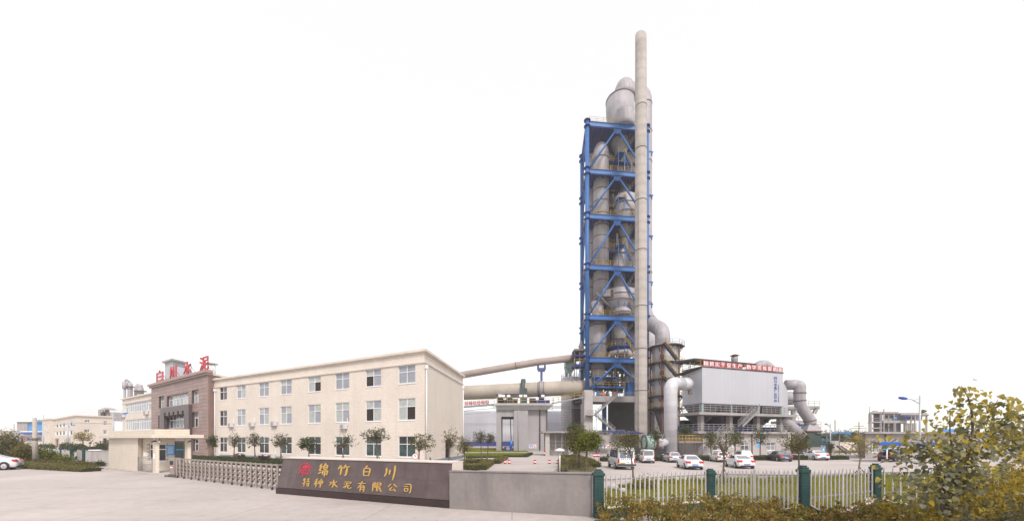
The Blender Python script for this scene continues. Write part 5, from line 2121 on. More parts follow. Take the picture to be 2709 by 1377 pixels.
# blue pump under the pier doorway
bp = thing('blue_pump', 'small blue pump set standing in the pier doorway', 'pump', fpier.p(pu(775), 0, 1.4))
mb = MB()
c_ = fpier.p(pu(772), 0, 1.4)
mb.box(c_.x - .85, c_.x + 1.1, c_.y - .5, c_.y + .5, 0, 1.2)
mb.build('housing', mt['band_blue'], bp, bevel=.05)
mb = MB()
mb.lathe(c_ + Vector((0, -.52, .75)), [(.45, 0), (.45, .08)], 16, axis=(0, -1, 0))
mb.build('fan_guard', mt['rail'], bp)
mb = MB()
mb.tube([c_ + Vector((.8, 0, 1.2)), c_ + Vector((.8, 0, 2.6))], .3, 10)
mb.build('motor', mt['sign_blue'], bp)

# banner walkway left of the pier
wy = thing('kiln_walkway', 'railed walkway beside the kiln leading left from the pier deck', 'walkway', W(1310, 1066, PZ))
a0, a1 = W(1170, 1080, PZ + 2), W(1308, 1069, PZ + 1)
mb = MB()
mb.bar(a0, a1, 1.2, .35)
mb.bar(a0 - UP * 1.0, a1 - UP * .9, .12)
mb.bar(a0 - UP * 1.9, a1 - UP * 1.9 - Vector((1, 0, 0)), .10)
mb.build('deck', mt['rail'], wy)
mb = MB()
railing(mb, [a0 + Vector((0, -.6, .15)), a1 + Vector((0, -.6, .15))], 1.1, 2, .05, 4, (1, .5))
mb.build('railing', mt['rail_y'], wy, kind='stuff')
bt = thing('banner', 'row of red squares with white Chinese characters hung on the kiln walkway', 'banner', W(1240, 1070, PZ))
fbn = Frame(a0 + Vector((0, -.75, -a0.z)), a1 + Vector((0, -.75, -a1.z)))
sqx = [(-8, 33), (65, 120), (131, 187), (198, 254), (265, 320), (331, 388), (398, 457)]
for ch, (x0, x1) in zip('是员工增收之源', sqx):
    f_ = (x0 + x1) / 2 / 457
    y1_, y0_ = 262 - 32 * f_, 207 - 30 * f_
    u0, v1 = fbn.hit(*S('g7', x0, y0_))
    u1, v0 = fbn.hit(*S('g7', x1, y1_))
    mb = MB()
    mb.fbox(fbn, u0, u1, v0, v1, 0, .03)
    pn = mb.build('red_panel', mt['banner_red'], bt)
    mb = MB()
    glyph(mb, ch, fbn, u0 + (u1 - u0) * .17, u1 - (u1 - u0) * .17, v0 + (v1 - v0) * .17, v1 - (v1 - v0) * .17, .032, .012)
    mb.build('character', mt['banner_ink'], pn)
# walkway to the right of the pier, rising to the tower
wr = thing('rising_walkway', 'sloping walkway with railing rising from the pier deck to the tower', 'walkway', W(1465, 1066, PZ))
b0, b1 = W(1462, 1066, PZ), W(1546, 1049, 95)
mb = MB()
mb.bar(b0, b1, 1.2, .35)
mb.build('deck', mt['rail'], wr)
mb = MB()
railing(mb, [b0 + Vector((0, -.5, .1)), b1 + Vector((0, -.5, .1))], 1.2, 1.6, .05, 4, (1, .5))
mb.build('railing', mt['rail_y'], wr, kind='stuff')
mb = MB()
for k in range(3):
    mb.tube([W(1463, 1073 + k * 3, PZ + 1), W(1536, 1072 + k * 3.4, 97)], .06, 4)
mb.build('pipes', mt['rail'], wr, kind='stuff')

ad = [W(1150, 1004, 103), W(1300, 977.5, 102), W(1420, 957, 101.5), W(1545, 943, 101)]
pipe('tertiary_air_duct', 'long slim rusty brown air duct sloping above the kiln', 'duct', ad, .95, None, (.55,), m='airduct', n=20)
ts = thing('duct_support', 'blue T-shaped post carrying the slim rusty duct', 'post', W(1433, 1010, 101.3))
mb = MB()
c_ = W(1432.5, 1010, 101.3)
ztp = hgt(975, 101.3)
mb.tube([Vector((c_.x, c_.y, pz1)), Vector((c_.x, c_.y, ztp - .6))], .32, 10)
mb.build('post', mt['support_blue'], ts)
mb = MB()
xl_, xr_ = zc(1421, 101.3), zc(1444, 101.3)
mb.extrude([Vector((x, c_.y - .35, z)) for x, z in ((xl_, ztp - .1), (xl_ + .3, ztp - .7), (xr_ - .3, ztp - .7), (xr_, ztp - .1), (xr_, ztp + .25), (xl_, ztp + .25))], (0, .7, 0))
for x in (xl_ + .25, xr_ - .25):
    mb.box(x - .25, x + .25, c_.y - .4, c_.y + .4, ztp + .26, ztp + 1.0)
mb.build('saddle', mt['support_blue'], ts)
# blue/brown cabin where the duct meets the tower
cb = thing('duct_cabin', 'dark steel cabin with yellow rail where the slim duct meets the tower', 'platform', W(1532, 960, 98))
for (y, h_, m_) in ((962, .6, 'blue_dk'), (938, .35, 'blue_dk'), (922, .5, 'vessel_dk')):
    a, b = W(1519, y, 97), W(1549, y, 97)
    mb = MB()
    mb.box(a.x, b.x, 96.8, 101, a.z - h_, a.z)
    mb.build('deck', mt[m_], cb)
for x in (1520, 1533, 1546):
    mb = MB()
    p_ = W(x, 985, 97.2)
    mb.bar(Vector((p_.x, 97.2, hgt(1000, 97))), Vector((p_.x, 97.2, hgt(922, 97))), .2)
    mb.build('post', mt['vessel_dk'], cb)
mb = MB()
p_ = W(1537, 925, 99)
mb.lathe((p_.x, 99, 0), [(.5, hgt(944, 99)), (.5, hgt(920, 99)), (.75, hgt(917, 99)), (.35, hgt(908, 99)), (.3, hgt(902, 99))], 12)
mb.build('vent_stack', mt['vessel'], cb)
mb = MB()
railing(mb, [W(1519, 962, 96.9), W(1548, 962, 96.9)], 1.3, 1.5, .05, 4)
mb.build('railing', mt['rail_y'], cb, kind='stuff')
hp = thing('dust_hopper', 'green dust hopper hanging left of the tower above the silo', 'hopper', W(1508, 990, 104))
c_ = W(1508, 960, 104)
mb = MB()
zz = [hgt(y, 104) for y in (994, 986, 972, 956)]
for (r0, r1, z0, z1) in ((.35, .45, zz[0], zz[1]), (.45, 1.5, zz[1], zz[2]), (1.5, 1.5, zz[2], zz[3])):
    mb.hexa([c_ + Vector((x * r0, y * r0, z0 - c_.z)) for x, y in ((-1, -1), (1, -1), (1, 1), (-1, 1))] + [c_ + Vector((x * r1, y * r1, z1 - c_.z)) for x, y in ((-1, -1), (1, -1), (1, 1), (-1, 1))])
mb.build('body', mt['fan_green'], hp)
mb = MB()
for s_ in (-1, 1):
    mb.bar(c_ + Vector((s_ * 1.55, -1.6, zz[0] - c_.z - 1.5)), c_ + Vector((s_ * 1.55, -1.6, zz[2] - c_.z)), .12)
mb.build('legs', mt['rail'], hp, kind='stuff')
# corrugated silo and back silo
sx = zc(1512, 118)
sil = vessel('silo', 'corrugated silver silo standing left of the blue tower', 'silo', (sx, 118), [(3.25, 0), (3.25, hgt(1001, 118)), (3.1, hgt(999, 118)), (.6, hgt(994, 118))], None, (), 'silo', 40)
mb = MB()
zt_ = hgt(1000, 118)
railing(mb, [Vector((sx + 3.2 * math.cos(a), 118 + 3.2 * math.sin(a), zt_)) for a in np.linspace(0, 2 * math.pi, 13)], 1.0, 2, .05, 4)
mb.build('railing', mt['rail'], sil, kind='stuff')
mb = MB()
mb.lathe((zc(1499, 116), 116, zt_), [(.35, 0), (.35, 1), (.6, 1.4), (.6, 2.4), (.2, 2.6)], 10)
mb.build('top_filter', mt['vessel'], sil)
vessel('silo', 'huge pale grey round silo rising behind the sheeted conditioning tower', 'silo', (zc(1716, 120), 120), [(4.2, 0), (4.2, hgt(905, 120)), (3.0, hgt(872, 120)), (1.0, hgt(858, 120))], None, (), 'vessel', 36)
# arched warehouse
wh = thing('arched_warehouse', 'long silver arched warehouse with a dark blue base band', 'warehouse', (zc(1320, 140), 140, 0))
xa_, xb_ = zc(1120, 140), zc(1545, 140)
mb = MB()
rows = []
RA = 16.0
for x in np.linspace(xa_, xb_, 2):
    rows.append([Vector((x, 156 - RA * math.cos(a), 2.0 + 12.6 * math.sin(a))) for a in np.linspace(0, math.pi, 25)])
mb.grid(rows, True)
for x in (xa_, xb_):
    mb.face([Vector((x, 156 - RA * math.cos(a), 2.0 + 12.6 * math.sin(a))) for a in np.linspace(0, math.pi, 25)])
mb.build('roof', mt['sheet_roof'], wh)
mb = MB()
mb.box(xa_, xb_, 139.8, 172.2, .5, 2.1)
mb.build('base_band', mt['band_blue'], wh)
mb = MB()
mb.box(xa_, xb_, 139.6, 172.4, 0, .5)
mb.build('plinth', mt['conc'], wh)
for z_ in (8.2,):
    mb = MB()
    mb.tube([Vector((xa_, 148.0 - 6.3, z_ + .9)), Vector((xb_, 148.0 - 6.3, z_ + .9))], .1, 5)
    mb.build('seam', mt['sheet'], wh)

# ================================================================== LOW SHED, LOW CONCRETE BUILDING BEFORE THE TOWER
Zs = 66
sh = thing('open_shed', 'low grey shed with open barred front between pier and round trees', 'shed', W(1446, 1204, Zs))
xA, xB, xC = zc(S('C', 665)[0], Zs), zc(S('C', 820)[0], Zs), zc(S('C', 838)[0], Zs)
zt_ = hgt(1144, Zs)
mb = MB()
mb.box(xA - .6, zc(1575, Zs), Zs - .6, Zs + 6, zt_, zt_ + .3)
mb.build('roof', mt['conc'], sh)
mb = MB()
mb.box(xA, zc(1570, Zs), Zs + 2.5, Zs + 2.8, 0, zt_)
mb.build('rear_wall', mt['conc'], sh)
for x in (xA, xB):
    mb = MB()
    mb.box(x, x + .75, Zs, Zs + .7, 0, zt_)
    mb.build('column', mt['conc_lt'], sh)
mb = MB()
for z in (.15, 1.9, 2.5):
    mb.bar((xA + .75, Zs + .3, z), (xB, Zs + .3, z), .07)
for f in (.33, .66):
    x = xA + .75 + (xB - xA - .75) * f
    mb.bar((x, Zs + .3, 0), (x, Zs + .3, zt_), .1)
for k in range(3):
    x0 = xA + .75 + (xB - xA - .75) * k / 3
    x1_ = xA + .75 + (xB - xA - .75) * (k + 1) / 3
    mb.bar((x0, Zs + .3, 1.85), ((x0 + x1_) / 2, Zs + .3, .2), .06)
    mb.bar((x1_, Zs + .3, 1.85), ((x0 + x1_) / 2, Zs + .3, .2), .06)
mb.build('barred_gate', mt['rail'], sh)
lb = thing('low_building', 'low dark grey rendered building under the tower behind the minibus', 'building', W(1600, 1195, 73))
xD, xE = zc(1560, 73), zc(1652, 73)
mb = MB()
mb.box(xD, xE, 73, 84, 0, hgt(1150, 73))
mb.build('wall', mt['conc'], lb)
mb = MB()
mb.hexa([(zc(1621, 72), 71.6, hgt(1145, 72)), (zc(1703, 72), 71.6, hgt(1146, 72)), (zc(1703, 72), 76, hgt(1146, 72) + .3), (zc(1621, 72), 76, hgt(1145, 72) + .3), (zc(1621, 72), 71.6, hgt(1144, 72)), (zc(1703, 72), 71.6, hgt(1144.6, 72)), (zc(1703, 72), 76, hgt(1144, 72) + .4), (zc(1621, 72), 76, hgt(1143, 72) + .4)])
mb.build('blue_canopy', mt['blue_dk'], lb)
mb = MB()
mb.box(zc(1655, 74), zc(1690, 74), 74, 75, 0, hgt(1148, 74))
mb.build('sheet_wall', mt['clad_dk'], lb)
mb = MB()
railing(mb, [(xD, 73, hgt(1150, 73)), (zc(1652, 73), 73, hgt(1150, 73))], 1.0, 1.2, .04, 4)
mb.build('roof_railing', mt['rail'], lb, kind='stuff')

# ================================================================== CONDITIONING TOWER
CZ = 92
cx_ = zc(1761, CZ)
ct = thing('conditioning_tower', 'sheeted octagonal conditioning tower with dark brown platforms and stairs', 'plant tower', (cx_, CZ, 0))
zl = [hgt(y, CZ) for y in (918, 962, 1004, 1048, 1080)]


def octo(r, ph=.3927):
    return [(cx_ + r * math.cos(a + ph), CZ + r * math.sin(a + ph)) for a in np.arange(8) * math.pi / 4]


mb = MB()
mb.prism(octo(3.15), zl[4] + .3, zl[0] + .5)
mb.build('body', mt['sheet'], ct)
mb = MB()
mb.lathe((cx_, CZ, 0), [(.8, 3.5), (3.0, zl[4] + .2)], 16)
mb.build('hopper', mt['clad_dk'], ct)
for k, z in enumerate(zl):
    mb = MB()
    mb.prism(octo(4.3), z - .25, z)
    for a in np.arange(8) * math.pi / 4:
        mb.bar((cx_ + 3.1 * math.cos(a), CZ + 3.1 * math.sin(a), z - 1.5), (cx_ + 4.1 * math.cos(a), CZ + 4.1 * math.sin(a), z - .25), .14)
    pf = mb.build('platform', mt['rustbrown'], ct)
    mb = MB()
    o_ = octo(4.2)
    railing(mb, [Vector((p_[0], p_[1], z)) for p_ in o_ + o_[:1]], 1.1, 1.6, .045, 4)
    mb.build('railing', mt['rail_y'] if k else mt['rail'], pf, kind='stuff')
for k in range(3):
    x0, x1_ = zc(1752, CZ - 4), zc(1787, CZ - 4)
    mb = MB()
    stairs(mb, (x0, CZ - 4.4, zl[k] - .1), (x1_, CZ - 4.4, zl[k + 1]), .9, Vector((0, -1, 0)), 16, .3)
    st = mb.build('stairs', mt['mach'], ct)
    mb = MB()
    railing(mb, [Vector((x0, CZ - 5.3, zl[k])), Vector((x1_, CZ - 5.3, zl[k + 1]))], 1.0, 1.2, .045, 4)
    mb.build('handrail', mt['rail_y'], st, kind='stuff')
for a in (math.radians(235), math.radians(305), math.radians(20), math.radians(160)):
    mb = MB()
    mb.bar((cx_ + 3.5 * math.cos(a), CZ + 3.5 * math.sin(a), 0), (cx_ + 3.5 * math.cos(a), CZ + 3.5 * math.sin(a), zl[0]), .3)
    mb.build('column', mt['redbrown'], ct)
mb = MB()
mb.box(cx_ - 4.2, cx_ + 4.2, CZ - 4.2, CZ + 4.2, 4.0, 4.5)
mb.build('base_deck', mt['conc_dk'], ct)
for z in (zl[1] + .6, zl[2] + .6):
    mb = MB()
    mb.box(cx_ - 2.6, cx_ - 1.7, CZ - 3.3, CZ - 3.0, z, z + 1.0)
    mb.build('inspection_door', mt['redbrown'], ct)

# ================================================================== BAG FILTER HOUSE
FLc, FRc = Vector((33.2, 66.0, 0)), Vector((51.9, 72.4, 0))
ff = Frame(FLc, FRc)
bgd = -ff.n
zb0, zb1 = 9.2, 15.5
bf = thing('filter_house', 'big boxy white-clad filter house on concrete columns with blue lettering', 'filter building', FLc)
mb = MB()
mb.fbox(ff, 0, ff.L, zb0, zb1, -4.6, 0)
mb.build('cladding', mt['clad'], bf)
mb = MB()
u0 = ff.L
mb.hexa([ff.p(u0, 6.9, -.1), ff.p(u0 + 1.9, 6.9, -.4), ff.p(u0 + 1.9, 6.9, -4.6), ff.p(u0, 6.9, -4.6), ff.p(u0, zb1 - 1.3, -.1), ff.p(u0 + 1.9, zb1 - 3.4, -.4), ff.p(u0 + 1.9, zb1 - 3.4, -4.6), ff.p(u0, zb1 - 1.3, -4.6)])
mb.build('outlet_chamber', mt['clad'], bf)
mb = MB()
mb.fbox(ff, -.12, ff.L + .1, zb1 + .003, zb1 + .14, -4.7, .12)
mb.build('roof_edge', mt['rustbrown'], bf)
mb = MB()
mb.fbox(ff, -.05, ff.L, zb0 - .12, zb0 - .003, -4.6, .04)
mb.build('bottom_edge', mt['vessel_dk'], bf)
# shelter roof over the top
r0u = ff.hit(*S('g5', 320, 68), -5)[0]
mb = MB()
z0r, z1r = hgt(S('g5', 0, 66)[1], 70.5), hgt(S('g5', 0, 215)[1], 76)
mb.hexa([ff.p(-1.0, 16.72, -.6), ff.p(13.6, 16.72, -.6), ff.p(13.6, 17.0, -5.2), ff.p(-1.6, 17.0, -5.2)] + [q + UP * .36 for q in (ff.p(-1.0, 16.72, -.6), ff.p(13.6, 16.72, -.6), ff.p(13.6, 17.0, -5.2), ff.p(-1.6, 17.0, -5.2))])
sr = mb.build('shelter_roof', mt['conc_dk'], bf)
for u in (-.9, 4, 9, 14):
    mb = MB()
    mb.bar(ff.p(u, zb1, -1.8), ff.p(u, 16.7, -1.8), .14)
    mb.build('roof_post', mt['rail'], sr)
mb = MB()
railing(mb, [ff.p(-1.3, zb1 - .6, -4.6), ff.p(-.3, zb1 + .0, 0)], 1.1, 1.1, .045, 4)
mb.build('railing', mt['rail_y'], sr, kind='stuff')
mb = MB()
mb.hexa([ff.p(-1.4, zb1 - .8, -4.6), ff.p(-.5, zb1 - .15, .1), ff.p(-.02, zb1 - .15, .1), ff.p(-.02, zb1 - .8, -4.6)] + [q + UP * .2 for q in (ff.p(-1.4, zb1 - .8, -4.6), ff.p(-.5, zb1 - .15, .1), ff.p(-.02, zb1 - .15, .1), ff.p(-.02, zb1 - .8, -4.6))])
mb.build('side_walkway', mt['rustbrown'], bf)
# vent on the roof
vx = ff.hit(*S('g5', 1315, 80), -4)[0]
mb = MB()
mb.lathe(ff.p(vx, zb1, -4), [(.42, 0), (.42, 1.2), (.6, 2.9), (.6, 3.4)], 14)
vt = mb.build('roof_vent', mt['rail'], bf)
mb = MB()
mb.lathe(ff.p(vx, zb1 + 3.55, -4), [(.2, -.1), (.85, .1), (.3, .35), (0, .4)], 14)
mb.build('vent_cap', mt['redbrown'], vt)
# banner along the top
bnr = thing('banner', 'long row of red panels with white Chinese slogan along the filter house roof', 'banner', ff.p(0, zb1 + .2, .1))
bx = [(640, 765), (768, 880), (885, 1000), (1005, 1120), (1135, 1245), (1252, 1358), (1370, 1480), (1553, 1665), (1670, 1780), (1785, 1893), (1898, 2005), (2010, 2110), (2117, 2215), (2232, 2325)]
for ch, (x0, x1_) in zip('精抓实干促生产勤学苦练提质量', bx):
    u0, u1 = ff.hit(*S('g5', x0, 200), .12)[0], ff.hit(*S('g5', x1_, 200), .12)[0]
    mb = MB()
    mb.fbox(ff, u0, u1, zb1 + .16, zb1 + 1.10, .13, .17)
    pn = mb.build('red_panel', mt['banner_red'], bnr)
    g_ = (u1 - u0) * .10
    mb = MB()
    for k_ in (0, 1):
        glyph(mb, ch, ff, u0 + g_ + .03 * k_ - .015, u1 - g_ + .03 * k_ - .015, zb1 + .24, zb1 + 1.02, .172, .012 + .002 * k_)
    mb.build('character', mt['banner_ink'], pn)
mb = MB()
for z in (zb1 + .3, zb1 + .9):
    mb.bar(ff.p(0, z, .08), ff.p(ff.L, z, .08), .06)
for u in np.linspace(.2, ff.L - .2, 9):
    mb.bar(ff.p(u, zb1 + .14, .08), ff.p(u, zb1 + 1.1, .08), .05)
mb.build('frame', mt['rail_y'], bnr)
# blue lettering on the cladding
for k, ch in enumerate('四川省鑫广达环保'):
    y0, y1 = 450 + k * 68.3, 450 + k * 68.3 + 58
    u0, u1 = ff.hit(*S('g5', 2152, y0))[0], ff.hit(*S('g5', 2214, y0))[0]
    v1, v0 = ff.hit(*S('g5', 2180, y0))[1], ff.hit(*S('g5', 2180, y1))[1]
    mb = MB()
    for k_ in (0, 1):
        glyph(mb, ch, ff, u0 + .03 * k_ - .015, u1 + .03 * k_ - .015, v0, v1, .02, .012 + .002 * k_)
    mb.build('blue_character', mt['text_blue'], bf)
dg_ = '0838-6706888'
for k, ch in enumerate(dg_):
    y0 = 615 + k * 31.8
    u0, u1 = ff.hit(*S('g5', 2237, y0))[0], ff.hit(*S('g5', 2261, y0))[0]
    v1, v0 = ff.hit(*S('g5', 2250, y0))[1], ff.hit(*S('g5', 2250, y0 + 26))[1]
    if ch == '-':
        um = (u0 + u1) / 2
        u0, u1 = um - .04, um + .04
    mb = MB()
    glyph(mb, ch, ff, u0, u1, v0, v1, .02, .01, rot=True)
    mb.build('blue_digit', mt['text_blue'], bf)
# platforms, hoppers, columns
zp = hgt(1090, 66)
zq = hgt(1139.5, 66)
mb = MB()
mb.hexa([ff.p(-1.8, zp - .45, 1.2), ff.p(ff.L + 2.2, zp - .45, 1.2), ff.p(ff.L + 2.2, zp - .45, -7), ff.p(-2.2, zp - .45, -5), ff.p(-1.8, zp, 1.2), ff.p(ff.L + 2.2, zp, 1.2), ff.p(ff.L + 2.2, zp, -7), ff.p(-2.2, zp, -5)])
pf = mb.build('upper_platform', mt['conc'], bf)
mb = MB()
railing(mb, [ff.p(-2.15, zp, -4.9), ff.p(-1.75, zp, 1.15), ff.p(11.3, zp, 1.15)], 1.2, 1.15, .05, 4, (1, .66, .33))
railing(mb, [ff.p(12.9, zp, 1.15), ff.p(ff.L + 2.1, zp, 1.15)], 1.2, 1.15, .05, 4, (1, .66, .33))
mb.build('railing', mt['rail'], pf, kind='stuff')
mb = MB()
mb.fbox(ff, -1.8, ff.L + 2.2, zq - .4, zq, -7, 1.0)
pf2 = mb.build('lower_platform', mt['conc'], bf)
mb = MB()
railing(mb, [ff.p(-1.75, zq, -4.9), ff.p(-1.75, zq, .95), ff.p(ff.L + 2.1, zq, .95)], 1.2, 1.15, .05, 4, (1, .66, .33))
mb.build('railing', mt['rail'], pf2, kind='stuff')
mb = MB()
for u_, w_, h_ in ((.9, 3.0, .8), (4.6, 4.2, .95), (9.6, 3.0, .8), (13.6, 3.6, .9), (18, 1.6, .7)):
    mb.fbox(ff, u_, u_ + w_, zq, zq + (zp - zq - .5) * h_, -6.2, -5.2)
for u_ in (3.2, 7.9, 12.6, 17.4):
    mb.tube([ff.p(u_, zq, -4.6), ff.p(u_, zp - .5, -4.6)], .3, 8)
mb.build('rear_machinery', mt['mach'], bf, kind='stuff')
mb = MB()
mb.fbox(ff, -2, ff.L + 1, zq + .1, zq + .9, -4.0, -2.0)
mb.build('screw_conveyor', mt['band_blue'], bf)
for k in range(4):
    ua, ub = ff.L * k / 4 + .15, ff.L * (k + 1) / 4 - .15
    um = (ua + ub) / 2
    mb = MB()
    mb.hexa([ff.p(um - 1.6, zp + .1, -1.2), ff.p(um + 1.6, zp + .1, -1.2), ff.p(um + 1.6, zp + .1, -4), ff.p(um - 1.6, zp + .1, -4), ff.p(ua, zb0 - .13, -.1), ff.p(ub, zb0 - .13, -.1), ff.p(ub, zb0 - .13, -4.5), ff.p(ua, zb0 - .13, -4.5)])
    mb.hexa([ff.p(um - .3, zq + 1.0, -2.6), ff.p(um + .3, zq + 1.0, -2.6), ff.p(um + .3, zq + 1.0, -3.4), ff.p(um - .3, zq + 1.0, -3.4), ff.p(um - 1.55, zp - .46, -1.3), ff.p(um + 1.55, zp - .46, -1.3), ff.p(um + 1.55, zp - .46, -5), ff.p(um - 1.55, zp - .46, -5)])
    h_ = mb.build('hopper', mt['clad_dk'], bf)
    mb = MB()
    mb.fbox(ff, um - .4, um + .3, zp - 1.5, zp - .8, -1.5, -1.2)
    mb.build('hatch', mt['mach'], h_)
for u in (.2, ff.L * .345, ff.L * .685, ff.L - .2):
    mb = MB()
    mb.fbox(ff, u - .16, u + .16, zp + .0, zb0 - .12, -.35, -.03)
    mb.build('green_post', mt['fan_green'], bf)
    mb = MB()
    mb.fbox(ff, u - .36, u + .36, zq, zp - .46, -.9, -.1)
    mb.build('column', mt['conc'], bf)
    mb = MB()
    mb.fbox(ff, u - .42, u + .42, zq, zp - .46, -7.2, -6.4)
    mb.build('column', mt['conc'], bf)
# ground floor
fgf = Frame(ff.p(0, 0, .2), ff.p(ff.L + 1.2, 0, .2))
gw = []
for (x0, x1_) in ((582, 636), (750, 805), (914, 966)):
    u0, u1 = fgf.hit(*S('D', x0, 850))[0], fgf.hit(*S('D', x1_, 850))[0]
    v0 = fgf.hit(*S('D', x0, 870))[1]
    v1 = fgf.hit(*S('D', x0, 822))[1]
    gw.append((u0, u1, v0, v1))
mb = MB()
wall_grid(mb, fgf, 0, fgf.L, 0, zq - .41, gw, .2)
mb.face([fgf.p(0, 0, 0), fgf.p(0, zq - .41, 0), fgf.p(0, zq - .41, -7), fgf.p(0, 0, -7)])
mb.face([fgf.p(fgf.L, 0, -7), fgf.p(fgf.L, zq - .41, -7), fgf.p(fgf.L, zq - .41, 0), fgf.p(fgf.L, 0, 0)])
mb.build('ground_floor_wall', mt['conc_lt'], bf)
for h in gw:
    wo = window(bf, fgf, *h, w=-.17, cols=2, split=.66, mats=['glass_d', 'glass_l'], rnd=rr, fw=.08)
    mb = MB()
    for q in np.linspace(h[2], h[3], 7):
        mb.bar(fgf.p(h[0], q, -.04), fgf.p(h[1], q, -.04), .03)
    mb.build('window_bars', mt['pvc'], wo, kind='stuff')
for u in (2.6, 8.5, 14.2):
    mb = MB()
    mb.fbox(fgf, u, u + .4, zq - 1.3, zq - .9, .005, .03)
    mb.build('vent_hole', mt['dark'], bf)
for u in (5.2, 11.4):
    mb = MB()
    mb.tube([fgf.p(u, .1, .12), fgf.p(u, zq - .5, .12)], .09, 6)
    mb.build('downpipe', mt['vessel_dk'], bf)
for (x, lab) in ((697, 'small light blue notice on the pale wall between the first two windows'), (862, 'small light blue notice on the pale wall left of the last window')):
    u, v = fgf.hit(*S('D', x, 835))
    mb = MB()
    mb.fbox(fgf, u - .25, u + .25, v - .5, v + .5, .01, .04)
    tag(mb.build('wall_notice', mt['sign_sky'] if x > 800 else mt['banner_ink'], None, origin=fgf.p(u, v, .03)), lab, 'notice')
# recess at the left with a small yellow-railed platform
mb = MB()
mb.fbox(fgf, -6.6, -.01, 0, zq - .41, -6, -5.7)
mb.build('recess_wall', mt['conc'], bf)
yz = hgt(1168, 64)
mb = MB()
mb.fbox(fgf, -5.4, -.2, yz - .15, yz, -2.4, .2)
for u in (-4.4, -1.8):
    mb.bar(fgf.p(u, yz - .2, .1), fgf.p(u + 1.6, .6, -1.4), .12)
yp = mb.build('side_platform', mt['rail'], bf)
mb = MB()
railing(mb, [fgf.p(-5.4, yz, .15), fgf.p(-.25, yz, .15)], 1.15, .75, .05, 4, (1, .5, .1))
mb.build('railing', mt['rail_y'], yp, kind='stuff')
for (a, b, w_) in ((S('D', 840, 618), S('D', 735, 722), 1.2), (S('D', 640, 748), S('D', 490, 898), 1.6)):
    p0, p1 = ff.hit(*a, w_), ff.hit(*b, w_)
    mb = MB()
    stairs(mb, ff.p(p0[0], p0[1], w_), ff.p(p1[0], max(.1, p1[1]), w_), .9, ff.n, 14, .22)
    st = mb.build('stairs', mt['rail'], bf)
    for s_ in (0, .9):
        mb = MB()
        railing(mb, [ff.p(p0[0], p0[1], w_ + s_), ff.p(p1[0], max(.1, p1[1]), w_ + s_)], 1.0, .9, .04, 4)
        mb.build('handrail', mt['rail'], st, kind='stuff')

# big inlet duct left of the filter house, its fan
Zd = 63.5
dx_ = zc(1774, Zd)
ya_ = hgt(1012, Zd)
inl = pipe('inlet_duct', 'big silver elbow duct standing left of the white filter house', 'duct', [(dx_, Zd, .3), (dx_, Zd, ya_), (zc(1812, Zd + 1.2), Zd + 2.5, ya_ + .2)], 1.06, None, (), 'duct', 28, arc=7)
mb = MB()
e0 = Vector((zc(1808, Zd + 1.4), Zd + 2.2, ya_ + .2))
mb.tube([e0, e0 + Vector((.9, .7, .0)), e0 + Vector((1.5, 1.2, .1))], [1.04, 1.10, 1.2], 20)
mb.build('flared_inlet', mt['duct'], inl)
mb = MB()
mb.box(zc(1828, 66), zc(1835, 66), 66.6, 67.1, ya_ - 1.5, ya_ + 1.7)
mb.build('flange_frame', mt['vessel_dk'], inl)
mb = MB()
zc0 = hgt(1170, 63)
mb.tube([Vector((dx_ - .6, Zd - .5, zc0)), Vector((zc(1748, 63), 63, zc0 + .05)), Vector((zc(1735, 63), 63, zc0 + .05))], [.35, .92, .92], 20)
mb.build('branch_cone', mt['duct'], inl)
fn = thing('fan_housing', 'mint green round fan housing at the foot of the silver duct', 'fan', (zc(1718, 63), 63, 0))
mb = MB()
fx0, fx1 = zc(1704, 63), zc(1733, 63)
mb.tube([Vector((fx0, 63, zc0)), Vector((fx1, 63, zc0))], 1.15, 24)
mb.build('drum', mt['fan_green'], fn)
for x in (fx0, fx1):
    mb = MB()
    mb.lathe((x, 63, zc0), [(1.1, -.12), (1.35, -.12), (1.35, .12), (1.1, .12)], 24, axis=Vector((1, 0, 0)), caps=False)
    mb.build('rim', mt['green_mach'] if x == fx0 else mt['redbrown'], fn)
mb = MB()
mb.box(fx0 - 1, fx1 + 1.4, 62.4, 64, 0, zc0 - .9)
mb.build('base', mt['mach'], fn)

# ducts on the right of the filter house
Zr = 74
A_ = lambda x, y, Z=Zr: WS('h1', x, y, Z)
pipe('outlet_duct', 'grey outlet duct bending down to the right of the white filter house', 'duct', [A_(190, 190, 75), A_(330, 185, 74.5), A_(385, 200), A_(378, 330), A_(380, 455), A_(520, 655), A_(520, 720)], 1.0, None, (.36, .5, .92), 'vessel', 26, arc=4)
flr = thing('duct_flare', 'pyramidal grey duct foot flaring onto the green fan house', 'duct', A_(515, 800))
mb = MB()
c0, c1_ = A_(520, 715), A_(513, 798)
mb.hexa([c1_ + Vector((x * 1.45, y * 1.2, 0)) for x, y in ((-1, -1), (1, -1), (1, 1), (-1, 1))] + [c0 + Vector((x * .85, y * .85, 0)) for x, y in ((-1, -1), (1, -1), (1, 1), (-1, 1))])
mb.build('shell', mt['vessel'], flr)
mb = MB()
mb.box(c1_.x - 1.5, c1_.x + 1.5, c1_.y - 1.3, c1_.y + 1.3, c1_.z - .22, c1_.z - .002)
mb.build('flange', mt['redbrown'], flr)
gf = thing('fan_house', 'dark green fan house with teal motor under the right outlet duct', 'fan', (c1_.x, c1_.y, 0))
mb = MB()
mb.box(c1_.x - 1.35, c1_.x + 1.35, c1_.y - 1.1, c1_.y + 1.1, hgt(1180, Zr), c1_.z - .225)
mb.build('casing', mt['green_mach'], gf)
tm0, tm1 = A_(595, 930), A_(755, 930)
mb = MB()
mb.tube([Vector((tm0.x, 74, tm0.z)), Vector((tm1.x, 74, tm0.z))], .8, 16)
mb.build('motor', mt['teal'], gf)
